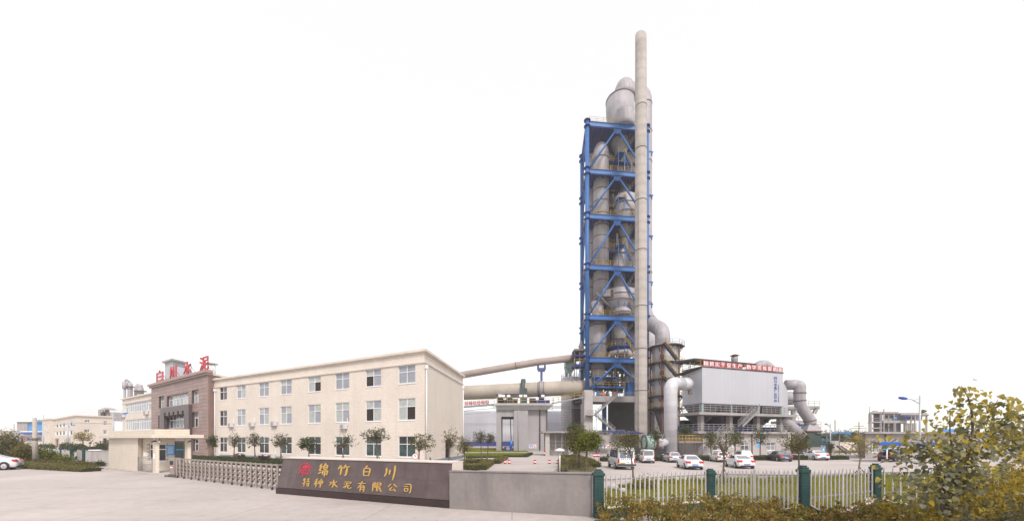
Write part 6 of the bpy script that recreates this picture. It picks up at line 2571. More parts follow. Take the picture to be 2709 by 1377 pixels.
mb = MB()
mb.box(A_(420, 0).x, A_(790, 0).x, 73, 77, 0, hgt(S('h1', 0, 1003)[1], Zr))
bs_ = mb.build('base', mt['conc'], gf)
mb = MB()
railing(mb, [Vector((A_(570, 0).x, 73, hgt(S('h1', 0, 1000)[1], Zr))), Vector((A_(790, 0).x, 73, hgt(S('h1', 0, 1000)[1], Zr)))], 1.0, .9, .04, 4)
mb.build('railing', mt['rail'], bs_, kind='stuff')
mb = MB()
a, b = A_(530, 832), A_(862, 832)
mb.box(a.x, b.x, 72.5, 77, a.z, a.z + .12)
for x in (A_(683, 0).x, A_(850, 0).x):
    mb.bar((x, 73, 0), (x, 73, a.z), .12)
mb.build('canopy', mt['rail'], gf)
s0, s1_ = A_(815, 995), A_(945, 1112)
mb = MB()
stairs(mb, (s0.x, 73, s0.z), (s1_.x, 73, .1), .9, Vector((0, -1, 0)), 9, .2)
mb.build('stairs', mt['vessel_dk'], gf)
pipe('dust_chute', 'slanting grey duct going down from the filter house towards the green fan house', 'duct', [WS('h1', 150, 620, 73), WS('h1', 200, 680, 73), WS('h1', 410, 880, 72.5)], 1.0, None, (.85,), 'vessel', 22)
# frame structure behind the outlet duct
bsn = thing('platform_structure', 'concrete platform structure with grey tank behind the right outlet duct', 'structure', WS('h1', 420, 1000, 84))
Zb = 84
B_ = lambda x, y: WS('h1', x, y, Zb)
for (x0, x1_, y, h_) in ((205, 650, 468, .7), (200, 450, 660, .6), (588, 665, 745, .9)):
    a, b = B_(x0, y), B_(x1_, y)
    mb = MB()
    mb.box(a.x, b.x, Zb, Zb + 5, a.z - h_, a.z)
    d_ = mb.build('deck', mt['conc'], bsn)
    mb = MB()
    railing(mb, [Vector((a.x, Zb, a.z)), Vector((b.x, Zb, a.z))], 1.15, 1.2, .045, 4)
    mb.build('railing', mt['rail'], d_, kind='stuff')
for (x, y0, w_) in ((330, 470, .7), (535, 470, .6), (390, 660, .5), (222, 470, .6)):
    a = B_(x, y0)
    mb = MB()
    mb.box(a.x - w_ / 2, a.x + w_ / 2, Zb + .5, Zb + 1.1, 0, a.z - .01)
    mb.build('column', mt['conc'], bsn)
mb = MB()
a, b = B_(318, 705), B_(448, 738)
mb.box(a.x, b.x, Zb - .3, Zb + 3, b.z, a.z)
mb.build('blue_beam', mt['band_blue'], bsn)
stf = B_(592, 488), B_(545, 575)
mb = MB()
stairs(mb, stf[0], stf[1], .9, Vector((0, -1, 0)), 9, .2)
mb.build('stairs', mt['rail'], bsn)
tk0, tk1 = B_(205, 260), B_(482, 430)
vessel('round_tank', 'grey round tank on the platform behind the right outlet duct', 'tank', ((tk0.x + tk1.x) / 2, Zb + 3), [((tk1.x - tk0.x) / 2, tk1.z), ((tk1.x - tk0.x) / 2, tk0.z - .2), ((tk1.x - tk0.x) / 4, tk0.z)], None, (tk1.z + .8,), 'vessel', 28)
pipe('roof_duct', 'humped grey duct showing above the filter house roof', 'duct', [WS('g5', 1740, 330, 80), WS('g5', 1850, 195, 80), WS('g5', 1990, 195, 80), WS('g5', 2110, 330, 80)], 1.0, None, (), 'vessel', 20)

# ================================================================== FAR LEFT BUILDINGS
def px_wall(x0, y0, x1, y1, Z0, Z1):
    return Vector((zc(x0, Z0), Z0, 0)), Vector((zc(x1, Z1), Z1, 0))


g1x = lambda x: S('g1', x)[0]
g1y = lambda y: S('g1', 0, y)[1]
cA_, cB_ = Vector((zc(g1x(785), 163), 163, 0)), Vector((zc(g1x(1152), 133), 133, 0))
cC_ = Vector((zc(300, 142), 142, 0))
h2_ = hgt(g1y(330), 133)
b2 = thing('dormitory_block', 'cream three-storey block with rows of small white windows far left', 'building', cB_)
f2a, f2b = Frame(cA_, cB_), Frame(cB_, cC_)
hs = []
for y0, y1 in ((413, 495), (550, 622)):
    for x in (800, 850, 900, 950, 1003, 1060):
        w_ = 19 + (x - 800) * .015
        u0, u1 = f2a.hit(g1x(x - w_), g1y(y0))[0], f2a.hit(g1x(x + w_), g1y(y0))[0]
        v1 = hgt(g1y(413 if y0 < 500 else 550), 136)
        v0 = hgt(g1y(488 if y0 < 500 else 620), 136)
        hs.append((u0, u1, v0, v1))
for x, w_ in ((815, 8), (958, 11)):
    hs.append((f2a.hit(g1x(x - w_), 1170)[0], f2a.hit(g1x(x + w_), 1170)[0], .9, hgt(g1y(688), 138)))
dhs = [(f2a.hit(g1x(x - 12), 1170)[0], f2a.hit(g1x(x + 12), 1170)[0], 0, 2.9) for x in (862, 1022)]
mb = MB()
wall_grid(mb, f2a, 0, f2a.L, 0, h2_, hs + dhs, .25)
mb.build('long_wall', mt['cream2'], b2)
for h in hs:
    window(b2, f2a, *h, w=-.1, cols=2, split=.97, mats={(0, 0): 'pvc', (0, 1): 'pvc', (1, 0): 'dark', (1, 1): 'dark'}, fw=.16, sill=True)
for h in dhs:
    mb = MB()
    mb.fbox(f2a, h[0], h[1], 0, h[3], -.2, -.1)
    mb.build('door', mt['redbrown'], b2)
    mb = MB()
    mb.fbox(f2a, h[0] - 2, h[1] + 3, 3.4, 4.2, .005, 1.6)
    mb.build('door_canopy', mt['cream2'], b2)
hs = []
for (x0, x1, y0, y1) in ((1273, 1357, 403, 436), (1555, 1620, 410, 470), (1272, 1357, 543, 580), (1553, 1618, 548, 610), (1272, 1350, 688, 718)):
    u0, u1 = f2b.hit(g1x(x0), g1y(y0))[0], f2b.hit(g1x(x1), g1y(y0))[0]
    hs.append((u0, u1, hgt(g1y(y1), 138), hgt(g1y(y0), 138)))
ud0, ud1 = f2b.hit(g1x(1555), 1170)[0], f2b.hit(g1x(1610), 1170)[0]
mb = MB()
wall_grid(mb, f2b, 0, f2b.L, 0, h2_, hs + [(ud0, ud1, 0, 3.6)], .25)
mb.build('end_wall', mt['cream2'], b2)
for h in hs:
    window(b2, f2b, *h, w=-.2, cols=2, split=.99, mats=['glass_d'], rnd=rr, fw=.14, sill=True)
mb = MB()
mb.fbox(f2b, ud0, ud1, 0, 3.5, -.3, -.2)
mb.build('door', mt['dark'], b2)
mb = MB()
mb.face([cA_ + UP * h2_, cB_ + UP * h2_, cC_ + UP * h2_, cC_ + (cA_ - cB_) + UP * h2_])
mb.build('roof', mt['conc'], b2)
p4_ = [cA_, cB_, cC_, cC_ + (cA_ - cB_)]
mb = MB()
cornice(mb, p4_, h2_ - .15, h2_ + .25, .5)
mb.build('cornice', mt['cream_plain'], b2)
mb = MB()
cornice(mb, p4_, h2_ - 2.4, h2_ - 2.15, .15)
mb.build('string_course', mt['cream_plain'], b2)
cA2 = Vector((zc(g1x(635), 168), 168, 0))
f2c = Frame(cA2, Vector((zc(g1x(755), 158), 158, 0)))
h2c = hgt(g1y(390), 162)
hs = []
for (x0, x1, y0, y1) in ((655, 668, 455, 540), (685, 705, 450, 535), (717, 732, 450, 530), (655, 668, 590, 650), (685, 705, 570, 640), (717, 732, 585, 645), (655, 668, 680, 765)):
    u0, u1 = f2c.hit(g1x(x0), 1120)[0], f2c.hit(g1x(x1), 1120)[0]
    hs.append((u0, u1, hgt(g1y(y1), 162), hgt(g1y(y0), 162)))
t_ = thing('stair_tower_block', 'cream stair tower at the left end of the far three-storey block', 'building', cA2)
mb = MB()
wall_grid(mb, f2c, 0, f2c.L, 0, h2c, hs, .3)
e_ = f2c.p(f2c.L, 0)
mb.face([e_, e_ + Vector((4, 8, 0)), e_ + Vector((4, 8, h2c)), e_ + UP * h2c])
mb.face([cA2 + UP * h2c, e_ + UP * h2c, e_ + Vector((4, 8, h2c)), cA2 + Vector((4, 8, h2c))])
mb.build('wall', mt['cream2'], t_)
for h in hs:
    window(t_, f2c, *h, w=-.25, cols=1, split=.99, mats=['glass_l', 'glass_d'], rnd=rr, fw=.15, sill=False)
mb = MB()
mb.fbox(f2c, -.4, f2c.L + .4, h2c - .1, h2c + .35, -3, .4)
mb.build('cornice', mt['cream_plain'], t_)

# plain far buildings
Zf = 225
fx = lambda x: zc(g1x(x), Zf)
fz = lambda y: hgt(g1y(y), Zf)
t_ = thing('blue_clad_factory', 'grey and bright blue clad factory hall behind the cut pole', 'factory', (fx(255), Zf, 0))
mb = MB()
mb.box(fx(255), fx(408), Zf, Zf + 30, 0, fz(428))
mb.build('grey_wall', mt['conc'], t_)
mb = MB()
mb.box(fx(409), fx(700), Zf + .6, Zf + 30, fz(690), fz(432))
mb.build('blue_cladding', mt['blue_sheet'], t_)
mb = MB()
mb.box(fx(250), fx(705), Zf - 1, Zf + 31, fz(428), fz(424))
mb.build('roof', mt['conc_lt'], t_)
mb = MB()
mb.box(fx(405), fx(700), Zf - 3, Zf, fz(606), fz(580))
mb.build('blue_eave', mt['awning'], t_)
mb = MB()
mb.box(fx(408), fx(700), Zf - 3.2, Zf - .2, fz(580) + .01, fz(566))
mb.build('white_eave', mt['white'], t_)
mb = MB()
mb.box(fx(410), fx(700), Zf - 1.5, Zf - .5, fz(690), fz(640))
mb.build('open_bay', mt['conc_dk'], t_)  # solid dark box, colour stands for the shade inside the bay
for k, x in enumerate((430, 465, 560, 612)):
    mb = MB()
    mb.box(fx(x), fx(x + 12), Zf - 2.6, Zf - 1.8, 0, fz(607))
    mb.build('column', mt['conc'] if k % 2 else mt['orange'], t_)
t_ = thing('blue_roof_hall', 'bright blue gabled hall roof peeking over the far factory', 'factory', (zc(g1x(560), 240), 262, 0))
mb = MB()
xa, xb, xm = zc(g1x(555), 262), zc(g1x(690), 262), zc(g1x(610), 262)
mb.extrude([(xa, 262, 0), (xb, 262, 0), (xb, 262, hgt(g1y(400), 262)), (xm, 262, hgt(g1y(388), 262)), (xa, 262, hgt(g1y(402), 262))], (0, 30, 0))
mb.build('hall', mt['blue_sheet'], t_)
t_ = thing('low_white_building', 'low white building with blue eave left of the far cream block', 'building', (zc(g1x(330), 180), 180, 0))
zx = lambda x: zc(g1x(x), 180)
flw = Frame((zx(230), 180, 0), (zx(640), 180, 0))
hs = [(flw.hit(g1x(x), 1170)[0], flw.hit(g1x(x + w_), 1170)[0], .9, 2.3) for x, w_ in ((325, 32), (440, 26), (560, 14))]
mb = MB()
wall_grid(mb, flw, 0, flw.L, 0, hgt(g1y(700), 180), hs, .3)
mb.fbox(flw, 0, flw.L, 0, hgt(g1y(700), 180), -8, -6)
mb.build('wall', mt['cream2'], t_)
for h in hs:
    window(t_, flw, *h, w=-.25, cols=2, split=.99, mats=['glass_d'], rnd=rr, fw=.12, sill=False)
mb = MB()
mb.fbox(flw, -.5, flw.L, hgt(g1y(700), 180) + .002, hgt(g1y(692), 180), -8, .8)
mb.build('roof', mt['text_blue'], t_)
t_ = thing('pale_shed', 'long pale factory shed at the far left edge', 'factory', (zc(g1x(100), 250), 250, 0))
mb = MB()
mb.box(zc(g1x(-60), 250), zc(g1x(252), 250), 250, 275, 0, hgt(g1y(567), 250))
mb.build('wall', mt['conc_lt'], t_)
mb = MB()
mb.box(zc(g1x(-62), 250), zc(g1x(254), 250), 249.5, 275.5, hgt(g1y(567), 250) + .002, hgt(g1y(560), 250))
mb.build('roof', mt['conc_lt'], t_)
for k, (x, w_, y0) in enumerate(((212, 9, 455), (655, 6, 318), (22, 6, 530), (180, 6, 530))):
    t_ = thing('factory_stack', 'thin pale factory stack ' + ('left of the grey factory wall', 'behind the far cream block', 'at the far left edge', 'above the pale shed roof')[k], 'chimney', (zc(g1x(x), 270), 290, 0))
    mb = MB()
    r_ = w_ * .1757 * 290 / FPX
    mb.lathe((zc(g1x(x), 290), 290, 0), [(r_, 0), (r_ * .9, hgt(g1y(y0), 290))], 12)
    mb.build('shaft', mt['conc_lt'], t_)
t_ = thing('pipe_gantry', 'long pipe gantry running across the far left yard', 'gantry', (zc(g1x(100), 200), 200, 0))
mb = MB()
for k in range(3):
    mb.tube([Vector((zc(g1x(-50), 205), 205 + k, hgt(g1y(628 + 14 * k), 205))), Vector((zc(g1x(640), 205), 205 + k, hgt(g1y(628 + 14 * k), 205)))], .28, 6)
mb.build('pipes', mt['rail'], t_, kind='stuff')
for x in (10, 150, 290, 430, 600):
    mb = MB()
    mb.bar((zc(g1x(x), 205), 206, 0), (zc(g1x(x), 205), 206, hgt(g1y(628), 205)), .5)
    mb.build('post', mt['conc'], t_)
# columns of the chemical plant above the ribbon window wing
G3 = lambda x, y, Z=170: WS('g3', x, y, Z)
for (x0, x1_, yt, lab) in ((172, 235, 515, 'slim distillation column with platform behind the ribbon window wing'), (325, 408, 585, 'squat process vessel with looping pipe behind the ribbon window wing')):
    a, b = G3(x0, yt), G3(x1_, yt)
    c_ = ((a.x + b.x) / 2, 170)
    r_ = (b.x - a.x) / 2
    t_ = vessel('process_column', lab, 'process column', c_, [(r_, 0), (r_, a.z), (r_ * .7, a.z + .8), (.1, a.z + 1.1)], None, (a.z - 2,))
    mb = MB()
    z_ = G3(0, 560 if x0 < 200 else 630).z
    mb.lathe((c_[0], c_[1], z_), [(r_, 0), (r_ * 1.9, .2), (r_ * 1.9, .5)], 16)
    mb.build('platform', mt['vessel_dk'], t_)
    mb = MB()
    if x0 < 200:
        e = G3(155, 480)
        mb.tube([Vector((e.x, 169, 0)), Vector((e.x, 169, e.z))], .45, 8)
        mb.lathe((e.x, 169, e.z - 3), [(.9, 0), (.9, 3)], 10)
        mb.tube([Vector((c_[0], 170, a.z + .8)), Vector((c_[0] - 1, 169.5, a.z + 2.2)), Vector((e.x, 169, a.z + 1.4))], .4, 8)
    else:
        mb.tube([G3(370, 590), G3(365, 540), G3(335, 530), G3(312, 560), G3(308, 690)], .9, 10)
    mb.build('pipe', mt['vessel'], t_)
t_ = thing('roof_plant', 'cluster of dark process equipment on the roof of the far cream block', 'roof equipment', (zc(g1x(1580), 150), 150, h2_))
for (x0, x1_, y0, y1, m_) in ((1600, 1700, 280, 330, 'conc_lt'), (1500, 1545, 275, 325, 'mach'), (1545, 1570, 255, 325, 'mach'), (1575, 1600, 250, 325, 'rail'), (1470, 1500, 300, 326, 'mach')):
    a, b = WS('g1', x0, y0, 150), WS('g1', x1_, y1, 150)
    mb = MB()
    if m_ == 'conc_lt':
        mb.box(a.x, b.x, 150, 156, b.z - 2, a.z)
    else:
        mb.lathe(((a.x + b.x) / 2, 151, 0), [((b.x - a.x) / 2.2, h2_ - 1), ((b.x - a.x) / 2.2, a.z), (.2, a.z + .4)], 10)
    mb.build('unit', mt[m_], t_)
mb = MB()
for x in (1490, 1520, 1550, 1600, 1640):
    a = WS('g1', x, 330, 149.5)
    mb.bar((a.x, 149.5, h2_), (a.x, 149.5, WS('g1', x, 245, 149.5).z), .22)
for y in (250, 285):
    a, b = WS('g1', 1490, y, 149.5), WS('g1', 1640, y, 149.5)
    mb.bar((a.x, 149.5, a.z), (b.x, 149.5, a.z), .22)
mb.build('frame', mt['vessel_dk'], t_)
mb = MB()
a, b = WS('g1', 1555, 238, 149.5), WS('g1', 1635, 238, 149.5)
mb.hexa([(a.x, 148, a.z), (b.x, 148, a.z), (b.x, 153, a.z), (a.x, 153, a.z), (a.x + 1, 149, a.z + .7), (b.x - 1, 149, a.z + .7), (b.x - 1, 152, a.z + .7), (a.x + 1, 152, a.z + .7)])
mb.build('shelter', mt['vessel'], t_)

# ================================================================== LEFT FENCE, STAINED WALL, POLE
w0_, w1_ = Vector((zc(226, 41.3), 41.3, 0)), Vector((zc(292, 40.6), 40.6, 0))
fsw = Frame(w0_, w1_)
t_ = thing('stained_wall', 'rain-stained grey boundary wall between guardhouse and green pillar', 'wall', w0_)
mb = MB()
mb.fbox(fsw, 0, fsw.L, 0, hgt(1191.5, 41), -.24, 0)
mb.build('wall', mt['stain_wall'], t_)
mb = MB()
mb.fbox(fsw, 0, fsw.L, hgt(1191.5, 41) + .002, hgt(1190.3, 41), -.28, .04)
mb.build('coping', mt['stain_wall'], t_)
lp = [(1270, 42, 835), (1083, 47, 822), (927, 55, 818), (797, 66, 812), (685, 78, 795), (588, 90, 792), (500, 104, 788), (365, 125, 785)]
lpn = ['beside the stained wall', 'second from the stained wall', 'third from the stained wall', 'fourth from the stained wall', 'fifth from the stained wall', 'sixth, just right of the cut pole', 'just left of the cut pole', 'last before the leafy shrub']
lb_ = []
for i, (x, Z, yt) in enumerate(lp):
    c_ = Vector((zc(g1x(x), Z), Z, 0))
    h_ = hgt(g1y(yt), Z)
    lb_.append((c_, h_))
    t_ = thing('fence_pillar', 'dark green pillar of the left boundary fence, ' + lpn[i], 'fence pillar', c_, 'green pillars of the left fence')
    mb = MB()
    mb.box(c_.x - .13, c_.x + .13, Z - .13, Z + .13, 0, h_ - .16)
    mb.build('shaft', mt['green_tile'], t_)
    mb = MB()
    mb.box(c_.x - .2, c_.x + .2, Z - .2, Z + .2, h_ - .158, h_)
    mb.build('cap', mt['green_cap'], t_)
for i in range(len(lb_) - 1):
    (b_, hb_), (a_, ha_) = lb_[i], lb_[i + 1]
    fr = Frame(a_ + (b_ - a_).normalized() * .14, b_ - (b_ - a_).normalized() * .14)
    t_ = thing('picket_fence', 'pale fence section of the left boundary, ' + lpn[i].replace('beside', 'nearest to').replace('second', 'second bay').replace('third', 'third bay').replace('fourth', 'fourth bay').replace('fifth', 'fifth bay').replace('sixth', 'sixth bay'), 'fence', fr.p(0, 0), 'left boundary fence sections')
    m_ = MB()
    K = 8
    sg = lambda q: .75 - .42 * math.sin(math.pi * q) ** .5 if i < 4 else .4
    for k in range(K):
        a, b = k / K, (k + 1) / K
        m_.hexa([fr.p(a * fr.L, 0, .1), fr.p(b * fr.L, 0, .1), fr.p(b * fr.L, 0, -.1), fr.p(a * fr.L, 0, -.1), fr.p(a * fr.L, sg(a), .1), fr.p(b * fr.L, sg(b), .1), fr.p(b * fr.L, sg(b), -.1), fr.p(a * fr.L, sg(a), -.1)])
    m_.build('dwarf_wall', mt['green_tile'], t_)
    hp_ = (ha_ + hb_) / 2 - .3
    if i == 0:
        m_ = MB()
        m_.fbox(fr, 0, fr.L, .1, hp_ + .1, -.5, -.4)
        m_.build('rear_wall', mt['stain_wall'], t_)
    n = max(8, int(fr.L / .42)) if i < 3 else 0
    for k in range(n if i else 0):
        u = fr.L * (k + .5) / n
        m_ = MB()
        m_.fbox(fr, u - .055, u + .055, sg((k + .5) / n) + .03, hp_, -.02, .02)
        m_.build('picket', mt['picket'], t_)
    if i >= 3:
        m_ = MB()
        for k in range(14):
            u = fr.L * (k + .5) / 14
            m_.fbox(fr, u - fr.L * .022, u + fr.L * .022, sg((k + .5) / 14) + .03, hp_, -.02, .02)
        m_.build('pickets', mt['picket'], t_, kind='stuff')
    m_ = MB()
    m_.bar(fr.p(0, hp_ - .2, -.04), fr.p(fr.L, hp_ - .2, -.04), .04)
    m_.build('rail', mt['rail'], t_)
up_ = W(94.5, 1226, 43)
t_ = thing('utility_pole', 'thick concrete utility pole cut off at the top beside the road hedge', 'pole', (up_.x, 43, 0))
mb = MB()
mb.tube([Vector((up_.x - .05, 43, 0)), Vector((up_.x - .12, 43, hgt(1104, 43)))], [.24, .17], 16)
mb.build('shaft', mt['pole'], t_)
mb = MB()
mb.lathe((up_.x - .09, 43, hgt(1161, 43)), [(.21, -.15), (.215, 0), (.21, .15)], 16, caps=False)
mb.build('steel_band', mt['vessel_dk'], t_)


# ================================================================== STREET LAMPS
def street_lamp(lab, px, y0, y1, head_x, head_y, Z, head='sign_blue', r=.06, foot=None):
    x = zc(px, Z)
    t = thing('street_lamp', lab, 'street lamp', (x, Z, 0))
    zt_ = hgt(y1, Z)
    mb = MB()
    mb.tube([Vector((x, Z, 0)), Vector((x, Z, zt_))], [r * 1.3, r * .8], 8)
    mb.build('pole', mt['lamp_grey'], t)
    hx, hz = zc(head_x, Z), hgt(head_y, Z)
    d = 1 if hx > x else -1
    mb = MB()
    mb.tube([Vector((x, Z, hz - .55)), Vector((x + (hx - x) * .45, Z, hz - .1)), Vector((hx - d * .3, Z, hz))], r * .55, 6)
    mb.tube([Vector((x, Z, hz + .02)), Vector((x + (hx - x) * .3, Z, hz - .17))], r * .4, 5)
    mb.build('arm', mt['lamp_grey'], t)
    L_ = abs(hx - x) * .55
    mb = MB()
    mb.lathe(Vector((hx - d * .4, Z, hz)), [(.02, -L_ * .25), (.12, -L_ * .15), (.17, L_ * .2), (.12, L_ * .55), (.02, L_ * .65)], 10, axis=Vector((d, 0, .12)))
    mb.build('lamp_head', mt[head], t)
    if foot:
        mb = MB()
        mb.tube([Vector((x, Z, 0)), Vector((x, Z, foot))], r * 1.7, 8)
        mb.build('painted_foot', mt['band_blue'], t)
    return t


street_lamp('tall white street lamp with grey-blue head behind the large-leaved tree', 2433.5, 1200, 1045, 2384, 1053, 40, 'text_blue', .085)
street_lamp('white street lamp with blue painted foot near the white sedan', 2197, 1206, 1119, 2181, 1121, 62, 'rail', .085, 1.4)
street_lamp('slim white lamp post with blue foot behind the round green trees', 1578.5, 1207, 1104, 1574, 1105, 62, 'white', .085, 1.6)
street_lamp('white street lamp with blue head before the far cream block', g1x(1022), 1185, g1y(445), g1x(1120), g1y(475), 100, 'sign_blue', .14, 2)
street_lamp('white street lamp with blue head rising behind the guardhouse', S('g3', -60)[0], 1170, S('g3', 0, 985)[1], S('g3', 135)[0], S('g3', 0, 970)[1], 72, 'sign_blue', .12)
street_lamp('distant small street lamp with blue head by the blue factory', g1x(655), 1180, g1y(520), g1x(590), g1y(545), 150, 'sign_blue', .14)
for (x, y0, lab) in ((852, 655, 'thin distant radio mast beyond the treeline'), (1170, 685, 'distant pylon with two cross arms beyond the treeline')):
    Z = 260
    a = WS('h1', x, y0, Z)
    t_ = thing('pylon' if x > 1000 else 'radio_mast', lab, 'pylon' if x > 1000 else 'mast', (a.x, Z, 0))
    mb = MB()
    mb.bar((a.x, Z, 0), (a.x, Z, a.z), .5)
    mb.build('mast', mt['conc'], t_)
    if x > 1000:
        for yy in (735, 765):
            z_ = WS('h1', x, yy, Z).z
            mb = MB()
            mb.bar((a.x - 5.5 * (1 if yy > 750 else .6), Z, z_), (a.x + 5.5 * (1 if yy > 750 else .6), Z, z_), .5)
            mb.build('cross_arm', mt['conc'], t_)

# ================================================================== RIGHT: LOW BUILDING, CARPORT, FAR PLANT
Zq = 56
R0, R1_ = Vector((zc(S('E', 408)[0], Zq), Zq, 0)), Vector((zc(2690, Zq + 3), Zq + 3, 0))
frb = Frame(R0, R1_)
hr = hgt(1146, Zq)
hs = []
for (x0, x1_, y0, y1) in ((465, 537, 662, 738), (635, 735, 690, 735)):
    hs.append((frb.hit(*S('E', x0, y0))[0], frb.hit(*S('E', x1_, y0))[0], frb.hit(*S('E', x0, y1))[1], frb.hit(*S('E', x0, y0))[1]))
t_ = thing('low_office', 'low grey rendered building with white windows behind the blue carport', 'building', R0)
mb = MB()
wall_grid(mb, frb, 0, frb.L, 0, hr, hs, .2)
mb.face([R0, R0 + UP * hr, R0 + Vector((7.6, 9, hr)), R0 + Vector((7.6, 9, 0))])
mb.build('wall', mt['conc'], t_)
for h in hs:
    window(t_, frb, *h, w=-.17, cols=2, split=.68, mats=['glass_d', 'glass_l'], rnd=rr, fw=.08)
mb = MB()
mb.prism([(q_.x, q_.y) for q_ in (frb.p(-.3, 0, .7), frb.p(frb.L, 0, .7), frb.p(frb.L, 0, -9), R0 + Vector((7.6, 9, 0)))], hr + .002, hr + .28)
mb.build('roof', mt['conc'], t_)
for x in (600, 425, 412):
    u = frb.hit(*S('E', x, 620))[0]
    mb = MB()
    mb.tube([frb.p(u, .1, .1), frb.p(u, hr - .05, .1)], .06, 6)
    mb.build('downpipe', mt['vessel_dk'], t_)
t_ = thing('carport', 'bright blue carport awning on white posts over the wine red car', 'carport', W(2460, 1180, 46))
c0, c1_ = W(S('E', 558)[0], S('E', 0, 655)[1], 46), W(2480, S('E', 0, 657)[1], 47)
fcp = Frame((c0.x, c0.y, 0), (c1_.x, c1_.y, 0))
z1_, z0_ = c0.z, hgt(S('E', 0, 684)[1], 46)
mb = MB()
mb.hexa([fcp.p(0, z0_, 0), fcp.p(fcp.L, z0_, 0), fcp.p(fcp.L, z1_ - .02, -4), fcp.p(3.5, z1_ - .02, -4), fcp.p(0, z1_, 0), fcp.p(fcp.L, z1_, 0), fcp.p(fcp.L, z1_ + .05, -4), fcp.p(3.5, z1_ + .05, -4)])
mb.build('awning', mt['awning'], t_)
for u in (fcp.hit(*S('E', 620, 720), -.1)[0], fcp.L * .55, fcp.L * .95):
    mb = MB()
    mb.tube([fcp.p(u, 0, -.15), fcp.p(u, z0_ + .02, -.15)], .07, 8)
    mb.build('post', mt['white'], t_)
mb = MB()
u = fcp.hit(*S('E', 612, 690), -.1)[0]
mb.fbox(fcp, u - .35, u + .1, z0_ - .5, z0_ - .05, -.09, -.05)
mb.build('small_sign', mt['sign_sky'], t_)

Zp = 155
J = lambda x, y, Z=Zp: WS('j6', x, y, Z)
t_ = thing('concrete_plant', 'half-open concrete industrial frame building far behind the low office', 'plant building', J(600, 660))
for (x0, x1_, y0, y1, d0, m_, nm) in ((205, 800, 228, 262, 0, 'conc', 'roof_slab'), (835, 1420, 250, 300, 0, 'conc', 'roof_slab'), (185, 470, 440, 462, 0, 'conc', 'floor_slab'), (470, 990, 415, 470, .3, 'conc', 'floor_slab'), (240, 470, 570, 590, 0, 'conc', 'floor_slab'), (320, 430, 200, 226, 2, 'conc', 'parapet')):
    a, b = J(x0, y0), J(x1_, y1)
    mb = MB()
    k_ = (Zp + 9) / Zp - .008
    mb.hexa([(x * (k_ if y > Zp + 5 else 1), y, z) for z in (b.z, a.z) for x, y in ((a.x, Zp + d0), (b.x, Zp + d0), (b.x, Zp + 9), (a.x, Zp + 9))])
    mb.build(nm, mt[m_], t_)
for (x, w_, y0, d0) in ((205, 28, 262, .2), (355, 16, 262, 4), (415, 26, 262, .2), (455, 14, 170, -.4), (735, 16, 470, .2), (590, 12, 300, .2), (705, 14, 262, .2), (1075, 18, 300, .2), (1160, 16, 300, .2), (1410, 22, 300, .2), (412, 8, 95, 5), (980, 14, 470, .2), (185, 20, 462, .4)):
    a = J(x, y0)
    mb = MB()
    ww = w_ * .12227 * Zp / FPX
    mb.box(a.x, a.x + ww, Zp + d0, Zp + d0 + ww, 0, a.z - .01)
    mb.build('column', mt['conc'], t_)
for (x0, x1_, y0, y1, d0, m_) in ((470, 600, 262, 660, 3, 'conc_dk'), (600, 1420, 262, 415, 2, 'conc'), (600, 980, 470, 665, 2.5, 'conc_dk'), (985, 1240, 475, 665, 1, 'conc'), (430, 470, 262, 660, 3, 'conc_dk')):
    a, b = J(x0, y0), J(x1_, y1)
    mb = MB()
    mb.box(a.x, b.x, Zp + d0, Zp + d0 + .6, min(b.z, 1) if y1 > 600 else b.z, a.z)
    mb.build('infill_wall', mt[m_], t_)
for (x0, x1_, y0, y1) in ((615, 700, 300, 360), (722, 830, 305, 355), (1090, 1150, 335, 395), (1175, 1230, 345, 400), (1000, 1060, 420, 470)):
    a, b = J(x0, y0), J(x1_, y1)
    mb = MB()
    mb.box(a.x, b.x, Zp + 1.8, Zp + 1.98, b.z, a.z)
    mb.build('opening', mt['conc_dk'], t_)  # solid dark face painted for the shade of an opening
for y0 in (300, 365):
    a, b = J(860, y0), J(1080, y0 + 30)
    mb = MB()
    mb.hexa([(a.x, Zp - 1, b.z), (b.x, Zp - 1, b.z), (b.x, Zp + 2, a.z - .1), (a.x, Zp + 2, a.z - .1), (a.x, Zp - 1, b.z + .15), (b.x, Zp - 1, b.z + .15), (b.x, Zp + 2, a.z), (a.x, Zp + 2, a.z)])
    mb.build('blue_awning', mt['text_blue'], t_)
a, b = J(762, 335), J(845, 405)
mb = MB()
mb.lathe(((a.x + b.x) / 2, Zp + 1.8, b.z), [((b.x - a.x) / 2, 0), ((b.x - a.x) / 2, (a.z - b.z) * .7), ((b.x - a.x) / 4, a.z - b.z)], 14)
mb.build('cyan_tank', mt['blue_sheet'], t_)
mb = MB()
railing(mb, [J(190, 440), J(415, 440)], 1.4, 3, .08, 4)
mb.build('railing', mt['rail'], t_, kind='stuff')

for (lab, x0, x1_, yt, Z, nm) in (('small blue arched roof beyond the beige wall', 940, 1120, 805, 120, 'h1'),):
    a, b = WS(nm, x0, 848, Z), WS(nm, x1_, yt, Z)
    t_ = thing('arched_shed', lab, 'shed', (a.x, Z, 0))
    mb = MB()
    xc, rw = (a.x + b.x) / 2, (b.x - a.x) / 2
    out = [Vector((xc + rw * math.cos(q), Z, a.z + (b.z - a.z) * math.sin(q))) for q in np.linspace(0, math.pi, 13)]
    mb.extrude(out, (0, 6, 0))
    mb.build('roof', mt['blue_sheet'], t_)
    mb = MB()
    mb.box(a.x + .3, b.x - .3, Z + .2, Z + 5.8, 0, a.z)
    mb.build('wall', mt['conc_lt'], t_)
t_ = thing('arched_shed', 'bright blue arched roof partly hidden behind the large-leaved tree', 'shed', (zc(2540, 110), 110, 0))
a, b = W(2512, 1150, 110), W(2572, 1132, 110)
mb = MB()
